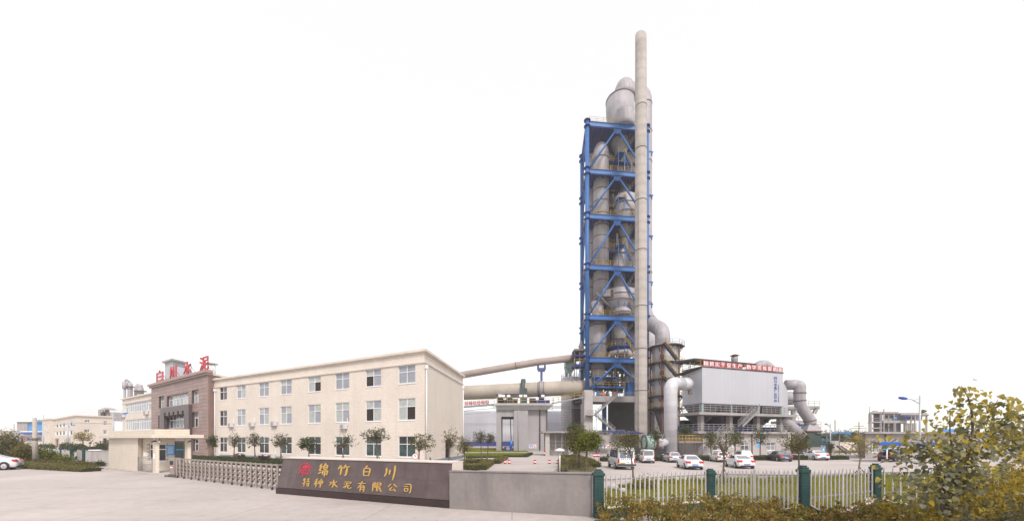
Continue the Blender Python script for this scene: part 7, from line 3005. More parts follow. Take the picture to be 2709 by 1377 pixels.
xc, rw = (a.x + b.x) / 2, (b.x - a.x) / 2
mb.extrude([Vector((xc + rw * math.cos(q), 110, a.z + (b.z - a.z) * math.sin(q))) for q in np.linspace(0, math.pi, 13)], (0, 4, 0))
mb.build('roof', mt['blue_sheet'], t_)
mb = MB()
mb.box(a.x + .3, b.x - .3, 110.2, 113.8, 0, a.z)
mb.build('wall', mt['conc_lt'], t_)
t_ = thing('boundary_wall', 'plain beige boundary wall with grey end left of the low office', 'wall', WS('h1', 920, 1040, 84))
a, b, c_ = WS('h1', 790, 930, 88), WS('h1', 915, 933, 88), WS('h1', 1230, 940, 90)
mb = MB()
mb.box(a.x, b.x, 88, 90, 0, a.z)
mb.build('grey_end', mt['conc_lt'], t_)
mb = MB()
mb.box(b.x + .02, c_.x, 90.5, 90.9, 0, hgt(S('h1', 0, 948)[1], 90))
mb.build('wall', mt['cream2'], t_)
ib = thing('light_blue_sign', 'tilted light blue information sign beside the white sedan', 'sign', WS('h1', 695, 1070, 54))
mb = MB()
a, b = WS('h1', 678, 1010, 54), WS('h1', 714, 1072, 54)
mb.hexa([(a.x, 54, b.z), (b.x, 54, b.z), (b.x, 54.05, b.z), (a.x, 54.05, b.z), (a.x + .06, 54, a.z), (b.x + .05, 54, a.z), (b.x + .05, 54.05, a.z), (a.x + .06, 54.05, a.z)])
mb.build('panel', mt['sign_sky'], ib)
mb = MB()
mb.box(a.x + .1, b.x - .1, 53.98, 53.995, b.z + .12, a.z - .25)
mb.build('white_print', mt['banner_ink'], ib)
for x in (a.x + .15, b.x - .15):
    mb = MB()
    mb.bar((x, 54.03, 0), (x, 54.03, b.z), .05)
    mb.build('post', mt['rail'], ib)

# ================================================================== YARD FURNITURE
by_ = 1225.5
Zbo = HC * FPX / (by_ - HY)
bl = None
for i, (x, lab) in enumerate(((725, 'leftmost, right beside another at the hedge'), (795, 'second from the left, close to its neighbour'), (1217, 'alone in the middle of the yard entrance'), (1457, 'second from the right, left of the white parasol lamp'), (1595, 'partly behind the white parasol lamp pole'))):
    p_ = Vector((zc(S('g7', x)[0], Zbo), Zbo, 0))
    if bl is None:
        bl = thing('bollard', '', 'bollard', p_, 'red and white bollards across the yard')
        for k, m_ in enumerate(('red', 'white', 'red')):
            mb = MB()
            mb.lathe((p_.x, p_.y, .46 * k / 3), [(.15, .001), (.15, .152)], 16)
            mb.build('band', mt[m_], bl)
        o = bl
    else:
        o = copy_tree(bl)
        o.location = p_
    o['label'] = 'short red and white banded bollard, ' + lab
pl_ = W(1481, 1251, 31.5)
t_ = thing('parasol_lamp', 'white mushroom-shaped garden lamp on a post behind the grey wall', 'lamp', (pl_.x, 31.5, 0))
zt_ = hgt(1191, 31.5)
mb = MB()
mb.tube([Vector((pl_.x, 31.5, 0)), Vector((pl_.x, 31.5, zt_))], .055, 10)
mb.build('pole', mt['car_beige'], t_)
mb = MB()
mb.lathe((pl_.x, 31.5, zt_), [(.1, -.02), (.40, -.04), (.44, .0), (.40, .08), (.22, .17), (.05, .22)], 24)
mb.build('shade', mt['car_beige'], t_)
for k in range(6):
    a = k * math.pi / 3
    mb = MB()
    p0 = Vector((pl_.x, 31.5, .42))
    mb.tube([p0, p0 + Vector((math.cos(a) * .40, math.sin(a) * .40, -.12)), p0 + Vector((math.cos(a) * .42, math.sin(a) * .42, -.36))], .018, 5)
    mb.build('foot_brace', mt['steel_dk'], t_)
# round speed limit sign
Zs_ = 38
sc_ = W(*S('h8', 1533, 808), Zs_)
t_ = thing('speed_limit_sign', 'round white speed limit sign with red rim showing 5', 'road sign', (sc_.x, Zs_, 0))
mb = MB()
mb.tube([Vector((sc_.x + .1, Zs_ + .05, 0)), Vector((sc_.x + .1, Zs_ + .05, sc_.z))], .04, 6)
mb.build('post', mt['rail'], t_)
mb = MB()
mb.lathe((sc_.x, Zs_, sc_.z), [(.30, -.02), (.30, .01)], 28, axis=Vector((.25, -1, 0)))
mb.build('red_rim', mt['red'], t_)
mb = MB()
mb.lathe((sc_.x, Zs_, sc_.z), [(.25, .012), (.25, .02)], 28, axis=Vector((.25, -1, 0)))
mb.build('face', mt['white'], t_)
mb = MB()
f5 = Frame((sc_.x - .25, Zs_ - .06 + .0, 0), (sc_.x + .25, Zs_ + .06, 0))
glyph(mb, '5', f5, f5.L / 2 - .09, f5.L / 2 + .09, sc_.z - .08, sc_.z + .16, .03, .006)
mb.build('number', mt['plastic'], t_)
# hydrant by the gable, red sign at the yard, cones
hd = W(*S('h8', 1780, 895), 43)
t_ = thing('hydrant', 'small dark hydrant with red outlet at the foot of the gable wall', 'hydrant', (hd.x, 43, 0))
mb = MB()
mb.lathe((hd.x, 43, 0), [(.12, 0), (.12, .5), (.16, .55), (.16, .7), (.05, .85)], 12)
mb.build('body', mt['plastic'], t_)
mb = MB()
mb.tube([Vector((hd.x - .22, 43, .5)), Vector((hd.x + .22, 43, .5))], .08, 8)
mb.build('outlet', mt['red'], t_)
rs = WS('j7', 1208, 715, 50)
t_ = thing('road_barrier', 'short red and white striped barrier behind the round trees', 'barrier', (rs.x, 50, 0))
for k, m_ in enumerate(('red', 'white', 'red')):
    mb = MB()
    mb.box(rs.x - .42, rs.x + .42, 50, 50.15, .55 + k * .16, .705 + k * .16)
    mb.build('stripe', mt[m_], t_)
for s_ in (-.3, .3):
    mb = MB()
    mb.bar((rs.x + s_, 50.08, 0), (rs.x + s_, 50.08, .55), .07)
    mb.build('leg', mt['rail'], t_)
for (k, x, y, lab) in (('j7', 5, 735, 'red and white striped post at the corner of the open shed'), ('h1', 830, 1085, 'small red and white warning post at the foot of the steel stairs')):
    p_ = GS(k, x, y)
    t_ = thing('warning_post', lab, 'post', (p_.x, p_.y, 0))
    for q in range(3):
        mb = MB()
        mb.lathe((p_.x, p_.y, .3 * q), [(.14, .001), (.14, .298)], 10)
        mb.build('band', mt['red' if q % 2 == 0 else 'white'], t_)
# pale boulders inside the fence
for (x, y, r_, lab) in ((375, 410, .17, 'round pale boulder among the weeds behind the picket fence'), (270, 345, .2, 'flat pale stone slab leaning behind the picket fence')):
    p_ = WS('h5', x, y, 17)
    t_ = MB()
    rows = []
    for a in np.linspace(-.5 * math.pi, .5 * math.pi, 8):
        rows.append([Vector((p_.x + r_ * 1.2 * math.cos(a) * math.cos(b) * (1 + .1 * math.sin(3 * b)), 17 + r_ * math.cos(a) * math.sin(b), max(0, p_.z) * .6 + .3 + r_ * .8 * math.sin(a))) for b in np.linspace(0, 2 * math.pi, 14, endpoint=False)])
    t_.grid(rows, True, True)
    tag(t_.build('boulder', mt['stone_white'], None, origin=(p_.x, 17, 0), fix=False), lab, 'boulder')


# ================================================================== VEHICLES
CARS = {
    'sedan': dict(L=4.55, W=1.76, H=1.46, belt=[(0, .62), (.04, .80), (.10, .98), (.22, 1.02), (.40, .98), (.70, .95), (.80, .88), (.93, .74), (.985, .58), (1, .42)], cab=(.16, .34, .60, .74), wy=(.18, .81), R=.32),
    'coupe': dict(L=4.65, W=1.82, H=1.44, belt=[(0, .60), (.03, .82), (.08, 1.03), (.18, 1.07), (.40, 1.0), (.70, .96), (.80, .90), (.93, .76), (.985, .60), (1, .42)], cab=(.12, .36, .58, .75), wy=(.19, .81), R=.34),
    'hatch': dict(L=4.2, W=1.76, H=1.50, belt=[(0, .60), (.015, .85), (.03, 1.0), (.22, 1.02), (.40, 1.0), (.72, .97), (.80, .92), (.93, .78), (.985, .6), (1, .42)], cab=(.02, .13, .60, .76), wy=(.17, .81), R=.32),
    'suv': dict(L=4.7, W=1.88, H=1.75, belt=[(0, .70), (.012, .95), (.025, 1.12), (.22, 1.14), (.40, 1.12), (.70, 1.1), (.78, 1.05), (.93, .95), (.985, .75), (1, .5)], cab=(.02, .09, .62, .76), wy=(.18, .81), R=.38),
    'van': dict(L=4.0, W=1.68, H=1.86, belt=[(0, .75), (.008, .95), (.016, 1.08), (.22, 1.1), (.40, 1.1), (.80, 1.08), (.88, 1.0), (.95, .9), (.985, .7), (1, .45)], cab=(.012, .05, .74, .90), wy=(.2, .82), R=.31),
    'minibus': dict(L=5.2, W=2.05, H=2.45, belt=[(0, .8), (.006, 1.05), (.012, 1.32), (.22, 1.34), (.40, 1.34), (.78, 1.32), (.86, 1.18), (.95, 1.05), (.985, .8), (1, .5)], cab=(.008, .03, .72, .86), wy=(.22, .82), R=.36),
}


def make_car(kind, paint, label, cat='car', plate='plate_b', rear_glass='car_glass', group='vehicles parked in the yard'):
    P = CARS[kind]
    L_, Wd, H, R = P['L'], P['W'], P['H'], P['R']
    t = thing(kind if kind in ('van', 'minibus') else 'parked_car', label, cat, (0, 0, 0), group)
    hw = Wd / 2
    zb = .24 if kind not in ('minibus', 'suv') else .34
    fx_ = [p_[0] for p_ in P['belt']]
    fz_ = [p_[1] for p_ in P['belt']]

    def belt(f):
        return float(np.interp(f, fx_, fz_))

    def halfw(f):
        return hw * float(np.interp(f, [0, .03, .12, .3, .75, .93, .985, 1], [.84, .93, .985, 1, 1, .96, .86, .74]))
    st = sorted(set([0, .012, .03, .06, .1, .16, .22, .3, .4, .5, .6, .7, .76, .82, .88, .93, .965, .985, 1.0]))
    rows = []
    for f in st:
        z, w_ = belt(f), halfw(f)
        lo = zb + (.10 if f < .02 or f > .98 else 0)
        half = [(w_ * .90, lo), (w_ * .985, lo + (z - lo) * .18), (w_, lo + (z - lo) * .5), (w_ * .985, lo + (z - lo) * .78), (w_ * .95, lo + (z - lo) * .93), (w_ * .84, z), (0, z + .015)]
        y = (f - .0) * L_
        rows.append([Vector((x, y, zz)) for x, zz in half] + [Vector((-x, y, zz)) for x, zz in half[-2::-1]])
    mb = MB()
    mb.grid(rows, True, True)
    mb.face(rows[0])
    mb.face(rows[-1][::-1])
    mb.build('body', mt[paint], t, uv=False)
    # cabin
    c0, c1, c2, c3 = P['cab']
    rb_ = .66 if kind not in ('van', 'minibus') else .86
    zs = lambda f: belt(f) - .03

    def ring(k):   # k: 0 at the belt .. 1 at the roof
        e = k ** .9
        ys = [c0 + (c1 - c0) * e, c3 + (c2 - c3) * e]
        w_ = hw * (.93 + (rb_ - .93) * e)
        z_ = H - .06
        zz0, zz1 = zs(c0) + (z_ - zs(c0)) * k, zs(c3) + (z_ - zs(c3)) * k
        pts = []
        n = 6
        for i in range(n + 1):
            f = ys[0] + (ys[1] - ys[0]) * i / n
            z = zz0 + (zz1 - zz0) * i / n if k < .99 else z_
            ww = w_ * (.93 if i in (0, n) else 1)
            pts.append((ww, f * L_, z))
        return pts
    rows = []
    for k in (0, .35, .7, .93, 1):
        pr = ring(k)
        rows.append([Vector(p_) for p_ in pr] + [Vector((-p_[0], p_[1], p_[2])) for p_ in pr[::-1]])
    pr = ring(1)
    roof_in = [Vector((p_[0] * .75, p_[1] + (.12 if i == 0 else -.12 if i == 6 else 0), H)) for i, p_ in enumerate(pr)]
    rows.append(roof_in + [Vector((-p_.x, p_.y, p_.z)) for p_ in roof_in[::-1]])
    mb = MB()
    mb.grid(rows, True, True)
    mb.face(rows[-1])
    mb.build('cabin', mt[paint], t, uv=False)

    def side_pt(f, k, s_):
        e = k ** .9
        w_ = hw * (.93 + (rb_ - .93) * e)
        y0, y1 = c0 + (c1 - c0) * e, c3 + (c2 - c3) * e
        q = y0 + (y1 - y0) * f
        z_ = H - .06
        z = (zs(c0) + (z_ - zs(c0)) * k) * (1 - f) + (zs(c3) + (z_ - zs(c3)) * k) * f
        return Vector((s_ * (w_ + .012), q * L_, z))
    cuts = {'minibus': [(.06, .22), (.24, .42), (.44, .62), (.64, .80), (.83, .95)], 'van': [(.07, .34), (.37, .64), (.68, .93)]}.get(kind, [(.12, .30), (.33, .57), (.60, .90)] if kind in ('hatch', 'suv') else [(.20, .48), (.51, .86)])
    for s_ in (-1, 1):
        for (a, b) in cuts:
            mb = MB()
            ka, kb = (.22, .86) if kind not in ('minibus', 'van') else (.12, .80)
            q = [side_pt(a, ka, s_), side_pt(b, ka, s_), side_pt(b, kb, s_), side_pt(a, kb, s_)]
            mb.face(q if s_ > 0 else q[::-1])
            mb.build('side_window', mt['car_glass'], t, uv=False, fix=False)

    def end_pt(x, k, rear):
        e = k ** .9
        w_ = hw * (.93 + (rb_ - .93) * e) * .93
        f = c0 + (c1 - c0) * e if rear else c3 + (c2 - c3) * e
        zz = zs(c0) if rear else zs(c3)
        z = zz + (H - .06 - zz) * k
        return Vector((x * w_, f * L_ + (-.014 if rear else .014), z))
    if kind == 'minibus':
        for (a, b) in ((-.82, -.08), (.08, .82)):
            mb = MB()
            mb.face([end_pt(a, .12, True), end_pt(b, .12, True), end_pt(b, .74, True), end_pt(a, .74, True)])
            mb.build('rear_window', mt[rear_glass], t, uv=False, fix=False)
    else:
        mb = MB()
        mb.face([end_pt(-.86, .12, True), end_pt(.86, .12, True), end_pt(.82, .88, True), end_pt(-.82, .88, True)])
        mb.build('rear_window', mt[rear_glass], t, uv=False, fix=False)
    mb = MB()
    mb.face([end_pt(.9, .06, False), end_pt(-.9, .06, False), end_pt(-.84, .9, False), end_pt(.84, .9, False)])
    mb.build('windscreen', mt['car_glass'], t, uv=False, fix=False)
    # wheels
    for f in P['wy']:
        for s_ in (-1, 1):
            y = f * L_
            mb = MB()
            mb.lathe((s_ * (hw - .135), y, R + .02), [(R * 1.13, -.02), (R * 1.17, .128), (R * .9, .14)], 22, axis=Vector((s_, 0, 0)))
            mb.build('wheel_arch', mt['plastic'], t, uv=False)
            mb = MB()
            mb.lathe((s_ * (hw - .1), y, R), [(R * .9, -.12), (R, -.08), (R, .06), (R * .93, .115), (R * .66, .12)], 22, axis=Vector((s_, 0, 0)))
            wo = mb.build('wheel', mt['tyre'], t, uv=False)
            mb = MB()
            mb.lathe((s_ * (hw - .1), y, R), [(R * .66, .118), (R * .60, .125), (R * .16, .132), (R * .05, .14)], 20, axis=Vector((s_, 0, 0)), caps=False)
            for k in range(5):
                a = k * 2 * math.pi / 5
                mb.bar(Vector((s_ * (hw + .028), y + R * .15 * math.cos(a), R + R * .15 * math.sin(a))), Vector((s_ * (hw + .022), y + R * .62 * math.cos(a), R + R * .62 * math.sin(a))), .05, .03)
            mb.build('rim', mt['rim'], wo, uv=False)
    # lamps, plates, bumper, mirrors
    zt_ = belt(.03)
    for s_ in (-1, 1):
        mb = MB()
        if kind in ('van', 'minibus'):
            mb.box(min(s_ * hw * .77, s_ * hw * .91), max(s_ * hw * .77, s_ * hw * .91), -.03, .06, zt_ * .56, zt_ * .93)
        else:
            tb, ys = belt(.1), ((-.03, .12) if kind in ('sedan', 'coupe') else (-.03, .02))
            q = []
            for z, y in ((tb * .70, ys[0]), (tb * .90, ys[1])):
                q += [(s_ * hw * .46, y, z), (s_ * hw * .93, y + .05, z), (s_ * hw * .95, y + .3, z), (s_ * hw * .46, y + .2, z)]
            mb.hexa(q)
        mb.build('tail_lamp', mt['tail'], t, uv=False)
        mb = MB()
        f = c3 - .03
        mb.box(min(s_ * hw * .98, s_ * (hw + .17)), max(s_ * hw * .98, s_ * (hw + .17)), f * L_ - .05, f * L_ + .07, belt(f) + .02, belt(f) + (.16 if kind != 'minibus' else .34))
        mb.build('mirror', mt[paint] if kind != 'minibus' else mt['plastic'], t, uv=False, bevel=.02)
        mb = MB()
        mb.box(min(s_ * hw * .5, s_ * hw * .82), max(s_ * hw * .5, s_ * hw * .82), L_ * .975, L_ * .995, belt(.985) * .82, belt(.985) * 1.12)
        mb.build('headlamp', mt['glass_l'], t, uv=False)
    mb = MB()
    pz = zt_ * (.66 if kind not in ('van', 'minibus') else .52)
    xo = 0 if kind != 'minibus' else -.45
    mb.box(xo - .26, xo + .26, -.045, -.012, pz - .085, pz + .085)
    po_ = mb.build('number_plate', mt[plate], t, uv=False)
    mb = MB()
    for k in range(5):
        mb.box(xo - .20 + k * .085, xo - .15 + k * .085, -.05, -.046, pz - .035, pz + .035)
    mb.build('plate_print', mt['banner_ink' if plate == 'plate_b' else 'plastic'], po_, uv=False)
    mb = MB()
    if kind == 'minibus':
        mb.box(-hw * .95, hw * .95, -.12, .1, .46, .64)
    else:
        mb.box(-hw * .74, hw * .74, -.02, .08, zb + .02, zb + .15)
    mb.build('rear_bumper', mt['plastic'], t, uv=False, bevel=.02)
    mb = MB()
    mb.box(-hw * .7, hw * .7, .3, L_ - .3, zb - .08, zb + .03)
    mb.build('underbody', mt['plastic'], t, uv=False)
    if kind == 'minibus':
        for k in range(6):
            mb = MB()
            x = -.62 + k * .22
            mb.box(x, x + .12, -.022, -.012, 1.10, 1.22)
            mb.build('faded_letter', mt['sign_sky'], t, uv=False)
    if kind in ('hatch', 'suv'):
        for s_ in (-1, 1):
            mb = MB()
            mb.bar((s_ * hw * .6, L_ * .18, H + .04), (s_ * hw * .6, L_ * .55, H + .04), .04)
            mb.build('roof_rail', mt['plastic'], t, uv=False)
    return t


def park(t, rl_px, left_px, Z, s_, kind):
    """rear left corner stands at the measured column and depth; turn so that the front left corner meets left_px"""
    P = CARS[kind]
    L_, hw = P['L'] * s_, P['W'] * s_ / 2
    rx = zc(rl_px, Z)
    best = None
    for k in range(-700, 900):
        a = math.radians(k / 10)       # clockwise from +Y
        fx, fy = rx + L_ * math.sin(a), Z + L_ * math.cos(a)
        e = abs(fx / fy * FPX + CX - left_px)
        if best is None or e < best[0]:
            best = (e, a)
    a = best[1]
    t.scale = (s_, s_, s_)
    t.rotation_euler = (0, 0, -a)
    t.location = (rx + hw * math.cos(a), Z - hw * math.sin(a), 0)


park(make_car('minibus', 'car_white', 'white minibus with yellow number plate parked beside the green trees', 'minibus', 'plate_y', 'car_glass_l'), 1633, 1605.6, 35.2, .86, 'minibus')
park(make_car('van', 'car_beige', 'beige-white small van with its rear window to the viewer', 'van', 'plate_b', 'car_glass_l'), 1699, 1689.5, 45, .87, 'van')
park(make_car('hatch', 'car_silver', 'silver estate car with roof rails beside the small beige van', 'car', rear_glass='car_glass_l'), 1770, 1751, 46, .87, 'hatch')
park(make_car('sedan', 'car_white', 'white sedan alone in the middle of the yard', 'car', rear_glass='car_glass_l'), 1815, 1786.5, 35.2, .92, 'sedan')
park(make_car('coupe', 'car_pearl', 'pearl silver sedan parked behind the bare yard tree trunk', 'car', rear_glass='car_glass_l'), 1952, 1912.7, 36.4, .90, 'coupe')
park(make_car('hatch', 'car_beige', 'pale beige hatchback seen through the branches of the sparse tree', 'car', rear_glass='car_glass'), 1898, 1874, 46.8, .86, 'hatch')
park(make_car('suv', 'car_beige', 'beige estate car half hidden behind the pearl silver sedan', 'car', rear_glass='car_glass'), 1960, 1934, 48, .80, 'suv')
park(make_car('sedan', 'car_dark', 'dark grey sedan parked before the pale filter house wall', 'car', rear_glass='car_glass_l'), 2063, 2022.7, 48.3, .92, 'sedan')
park(make_car('coupe', 'car_white', 'white sedan at the right end of the parked row near the lamp', 'car', rear_glass='car_glass_l'), 2160, 2117, 51, .92, 'coupe')
t_ = make_car('suv', 'car_wine', 'wine red off-road car parked under the blue carport', 'car', rear_glass='car_glass')
t_.scale = (.86,) * 3
t_.rotation_euler = (0, 0, -math.radians(62))
t_.location = (zc(2330, 49.5), 49.0, 0)
t_ = make_car('coupe', 'car_pearl', 'pearl silver sedan cut by the left edge on the road', 'car', rear_glass='car_glass_l', group=None)
t_.rotation_euler = (0, 0, math.radians(127))
t_.scale = (1.0, .84, 1.04)
t_.location = (zc(62, 36.2), 36.0, 0)
t_ = make_car('sedan', 'car_white', 'white car roof showing over the stained wall near the guardhouse', 'car', rear_glass='car_glass_l', group=None)
t_.rotation_euler = (0, 0, math.radians(100))
t_.scale = (.9, .8, 1.05)
t_.location = (zc(292, 49), 49, 0)

# ================================================================== VEGETATION
grp = 'clipped trees along the cream office wing'
wl = [((542, 1149, 577, 1188), 563, 50, 'lf_dark', 'in front of the corner downpipe beside the stone block'),
      ((601, 1143, 640, 1191), 619, 46, 'lf_grey', 'before the second ground-floor window'),
      ((652, 1142, 695, 1190), 673.5, 43.5, 'lf_grey', 'left of the third ground-floor window'),
      ((718, 1142, 768, 1193), 743.5, 41, 'lf_grey', 'before the fourth ground-floor window'),
      ((785, 1153, 840, 1198), 819, 39, 'lf_dark', 'with a lopsided low crown left of the fifth ground-floor window'),
      ((882, 1144, 942, 1193), 907, 36.5, 'lf_grey', 'with a sparse airy crown below the larger air conditioner'),
      ((958, 1129, 1031, 1178), 998, 35, 'lf_grey', 'with a wide umbrella crown before the seventh window'),
      ((1082, 1137, 1150, 1206), 1105, 34, 'lf_olive', 'beside the round speed limit sign'),
      ((1160, 1132, 1222, 1196), 1188, 36, 'lf_olive', 'thin crowned in front of the gable door')]
for i, (c_, tx, Z, lf, lab) in enumerate(wl):
    tree_px('small clipped tree ' + lab, c_, tx, None, Z, leaves=lf, n_cl=(80, 80, 90, 90, 90, 70, 100, 100, 70)[i], per=(14, 7, 8, 8, 13, 5, 9, 8, 5)[i], leaf=.15, spread=.11, tr=.06, limbs=(14, 18, 18, 18, 16, 20, 20, 20, 22)[i], group=grp, stakes=2 if i < 4 else 1, shell=.2)
tree_px('small bushy tree at the right corner of the gable wall', (1204, 1150, 1253, 1208), 1229, 1229, None, leaves='lf_olive', n_cl=80, per=14, leaf=.13, spread=.13, group=grp, shell=.2, limbs=14)
tree_px('slim tree left of a twin by the arched warehouse lawn', (1248, 1139, 1290, 1176), 1274, None, 52, leaves='lf_grey', n_cl=70, per=11, leaf=.17, spread=.16, limbs=14, group='trees on the lawn by the pier')
tree_px('slim tree right of its twin before the kiln pier', (1283, 1146, 1309, 1178), 1288.6, None, 53, leaves='lf_grey', n_cl=60, per=11, leaf=.17, spread=.16, limbs=14, group='trees on the lawn by the pier')
# round green trees in the planting bed
tree_px('dark round tree at the back of the planting bed', (1497, 1121, 1548, 1200), 1525, None, 42, leaves='lf_dark', n_cl=120, per=34, leaf=.17, spread=.24, tr=.1, group='round trees in the bed beside the minibus', shell=.2)
tree_px('olive green round tree in the middle of the planting bed', (1505, 1130, 1556, 1207), 1532, None, 36.5, leaves='lf_olive', n_cl=120, per=34, leaf=.16, spread=.22, tr=.09, group='round trees in the bed beside the minibus', shell=.2)
tree_px('bright green round tree at the front of the planting bed', (1524, 1137, 1589, 1207), 1550, 1245, None, leaves='lf_bright', n_cl=120, per=36, leaf=.15, spread=.2, tr=.1, group='round trees in the bed beside the minibus', shell=.2)
# yard trees
tree_px('leafy olive tree leaning over the white minibus', (1612, 1136, 1703, 1212), 1676, 1278, None, leaves='lf_olive', n_cl=100, per=12, leaf=.11, spread=.15, tr=.05, group='young trees along the picket fence', shell=.2, bark='bark', trunk_top=.2)
tree_px('sparse tree with bare forked branches before the pearl sedan', (1872, 1124, 1966, 1205), 1914, 1283, None, leaves='lf_olive', n_cl=70, per=8, leaf=.10, spread=.12, tr=.055, limbs=12, group='young trees along the picket fence', shell=.15, trunk_top=-.2, stakes=2, bark='bark')
tree_px('dense brownish tree between the dark grey and the white sedan', (2062, 1138, 2152, 1206), 2117, 1268, None, leaves='lf_olive', n_cl=120, per=10, leaf=.11, spread=.14, tr=.055, limbs=14, group='young trees along the picket fence', shell=.2, trunk_top=.1)
tree_px('sparse yellowish tree with a slanting trunk near the low office', (2234, 1138, 2326, 1212), 2273, 1266, None, leaves='lf_yellow', n_cl=80, per=10, leaf=.11, spread=.13, tr=.05, limbs=9, group='young trees along the picket fence', shell=.15, trunk_top=-.1, stakes=2, bark='bark_pale')
fg_ = 'dark trees in front of the filter house'
for c_, tx, Z, lf, lab in (((1716, 1126, 1757, 1178), 1729, 55, 'lf_dark', 'before the mint green fan'), ((1790, 1127, 1834, 1150), 1812, 57, 'lf_dark', 'before the yellow railed platform'), ((1862, 1128, 1894, 1194), 1882, 54, 'lf_dark', 'before the lower steel stairs'), ((1927, 1134, 1970, 1186), 1943, 54, 'lf_dark', 'between the first two barred windows'), ((1985, 1124, 2038, 1186), 2011, 56, 'lf_dark', 'right of the second barred window')):
    tree_px('dark slender tree ' + lab, c_, tx, None, Z, leaves=lf, n_cl=80, per=14, leaf=.17, spread=.18, tr=.08, group=fg_, shell=.2, trunk_top=.3)
tree_px('staked young tree behind the stained wall with yellowish crown', (198, 1139, 243, 1173), 219, None, 78, leaves='lf_yellow', n_cl=60, per=14, leaf=.22, spread=.25, tr=.11, stakes=3, group='trees before the far cream block', bark='bark_pale', shell=.35)
tree_px('small bare tree beside the staked young tree', (233, 1160, 246, 1176), 238, None, 78, leaves='lf_olive', n_cl=10, per=4, leaf=.2, spread=.3, tr=.09, group='trees before the far cream block', bark='bark_pale')
tree_px('dark bare tree at the left end of the guardhouse', (279, 1160, 292, 1184), 285, None, 60, leaves='lf_dark', n_cl=16, per=16, leaf=.2, spread=.3, tr=.1, group=None)

# treeline beyond the yard
xa = np.linspace(2178, 2290, 9)
for i, x in enumerate(xa):
    yt = 1143 + 5 * math.sin(i * 2.1) + (4 if i > 6 else 0)
    tree_px('rounded tree in the row beyond the beige wall, ' + ('first from the left', 'second from the left', 'third from the left', 'fourth from the left', 'in the middle', 'fourth from the right', 'third from the right', 'second from the right', 'last on the right')[i], (x - 12, yt, x + 12, 1178), x, None, 118 + 5 * (i % 3), leaves='lf_dark' if i % 2 else 'lf_olive', n_cl=40, per=30, leaf=.45, spread=.6, tr=.2, limbs=5, group='treeline beyond the beige wall', shell=.3)
for i, x in enumerate((2560, 2610, 2655, 2700, 2735)):
    tree_px('broad dark tree behind the low office, ' + ('leftmost', 'second from the left', 'middle one', 'second from the right', 'rightmost')[i], (x - 26, 1150, x + 26, 1205), x, None, 62, leaves='lf_olive', n_cl=50, per=36, leaf=.3, spread=.5, tr=.2, limbs=5, group='trees behind the low office', shell=.3)

# hedges along the wing
hg = 'clipped hedges of the office front garden'
hedge('long dark clipped hedge behind the retractable gate', [GS('j5', 450, 215), GS('j5', 1600, 290), GS('j5', 2700, 375)], 1.3, .55, 'lf_hedge', 150, .12, hg)
hedge('lower second hedge nearer to the cream wing', [GS('j5', 560, 175), GS('j5', 1600, 215), GS('j5', 2600, 268)], 1.0, .45, 'lf_dark', 120, .13, hg)
for i, (k, x, y, lab) in enumerate((('j5', 1580, 185, 'left'), ('j5', 2080, 215, 'right'))):
    p_ = GS(k, x, y + 35)
    t_ = thing('purple_shrub', 'round purple-leaved shrub, ' + lab + ' one of two before the cream wing', 'shrub', p_, 'purple shrubs before the wing')
    _, pts = clumps((p_.x, p_.y, .5), (.75, .6, .45), 40, 22, .1, .5)
    leaf_cloud('leaves', mt['lf_purple'], t_, pts, .12 * (.6 + .8 * RNG.random(len(pts))))
    mb = MB()
    mb.tube([p_, p_ + UP * .5], .05, 5)
    mb.build('stem', mt['bark'], t_, uv=False)
hedge('pale clipped hedge nearest to the grey wall at the yard entrance', [GS('C', 85, 960), GS('C', 230, 968), GS('C', 285, 930)], 1.1, .5, 'lf_hedge_y', 260, .09, hg)
hedge('clipped hedge behind the pale one at the yard entrance', [GS('C', 90, 925), GS('C', 190, 922), GS('C', 250, 915)], .8, .4, 'lf_hedge_y', 220, .09, hg)
hedge('clipped hedge around the twin trees, corner towards the bollards', [GS('g7', 100, 1190), GS('g7', 420, 1215), GS('g7', 570, 1220), GS('g7', 720, 1140)], 1.0, .42, 'lf_hedge_y', 200, .1, hg)
hedge('far clipped hedge at the lawn edge before the pier', [GS('g7', 80, 1125), GS('g7', 700, 1118)], .9, .3, 'lf_hedge_y', 170, .12, hg)
hedge('low hedge at the corner of the bright lawn by the pier', [GS('g7', 700, 1108), GS('g7', 1060, 1110), GS('g7', 1150, 1062)], .7, .28, 'lf_hedge', 170, .12, hg)
hedge('hedge row along the far side of the parking yard, left part', [(zc(1590, 49), 49), (zc(1700, 50), 50), (zc(1860, 51), 51)], 1.0, .55, 'lf_hedge', 150, .12, 'hedge rows along the parking yard')
hedge('hedge row along the far side of the parking yard, right part', [(zc(1860, 51), 51), (zc(2040, 52), 52), (zc(2130, 53), 53)], 1.0, .6, 'lf_hedge', 150, .12, 'hedge rows along the parking yard')
hedge('short hedge at the foot of the right lamp post', [(zc(2180, 53), 53), (zc(2236, 54), 54)], 1.2, .5, 'lf_hedge', 150, .12, 'hedge rows along the parking yard')
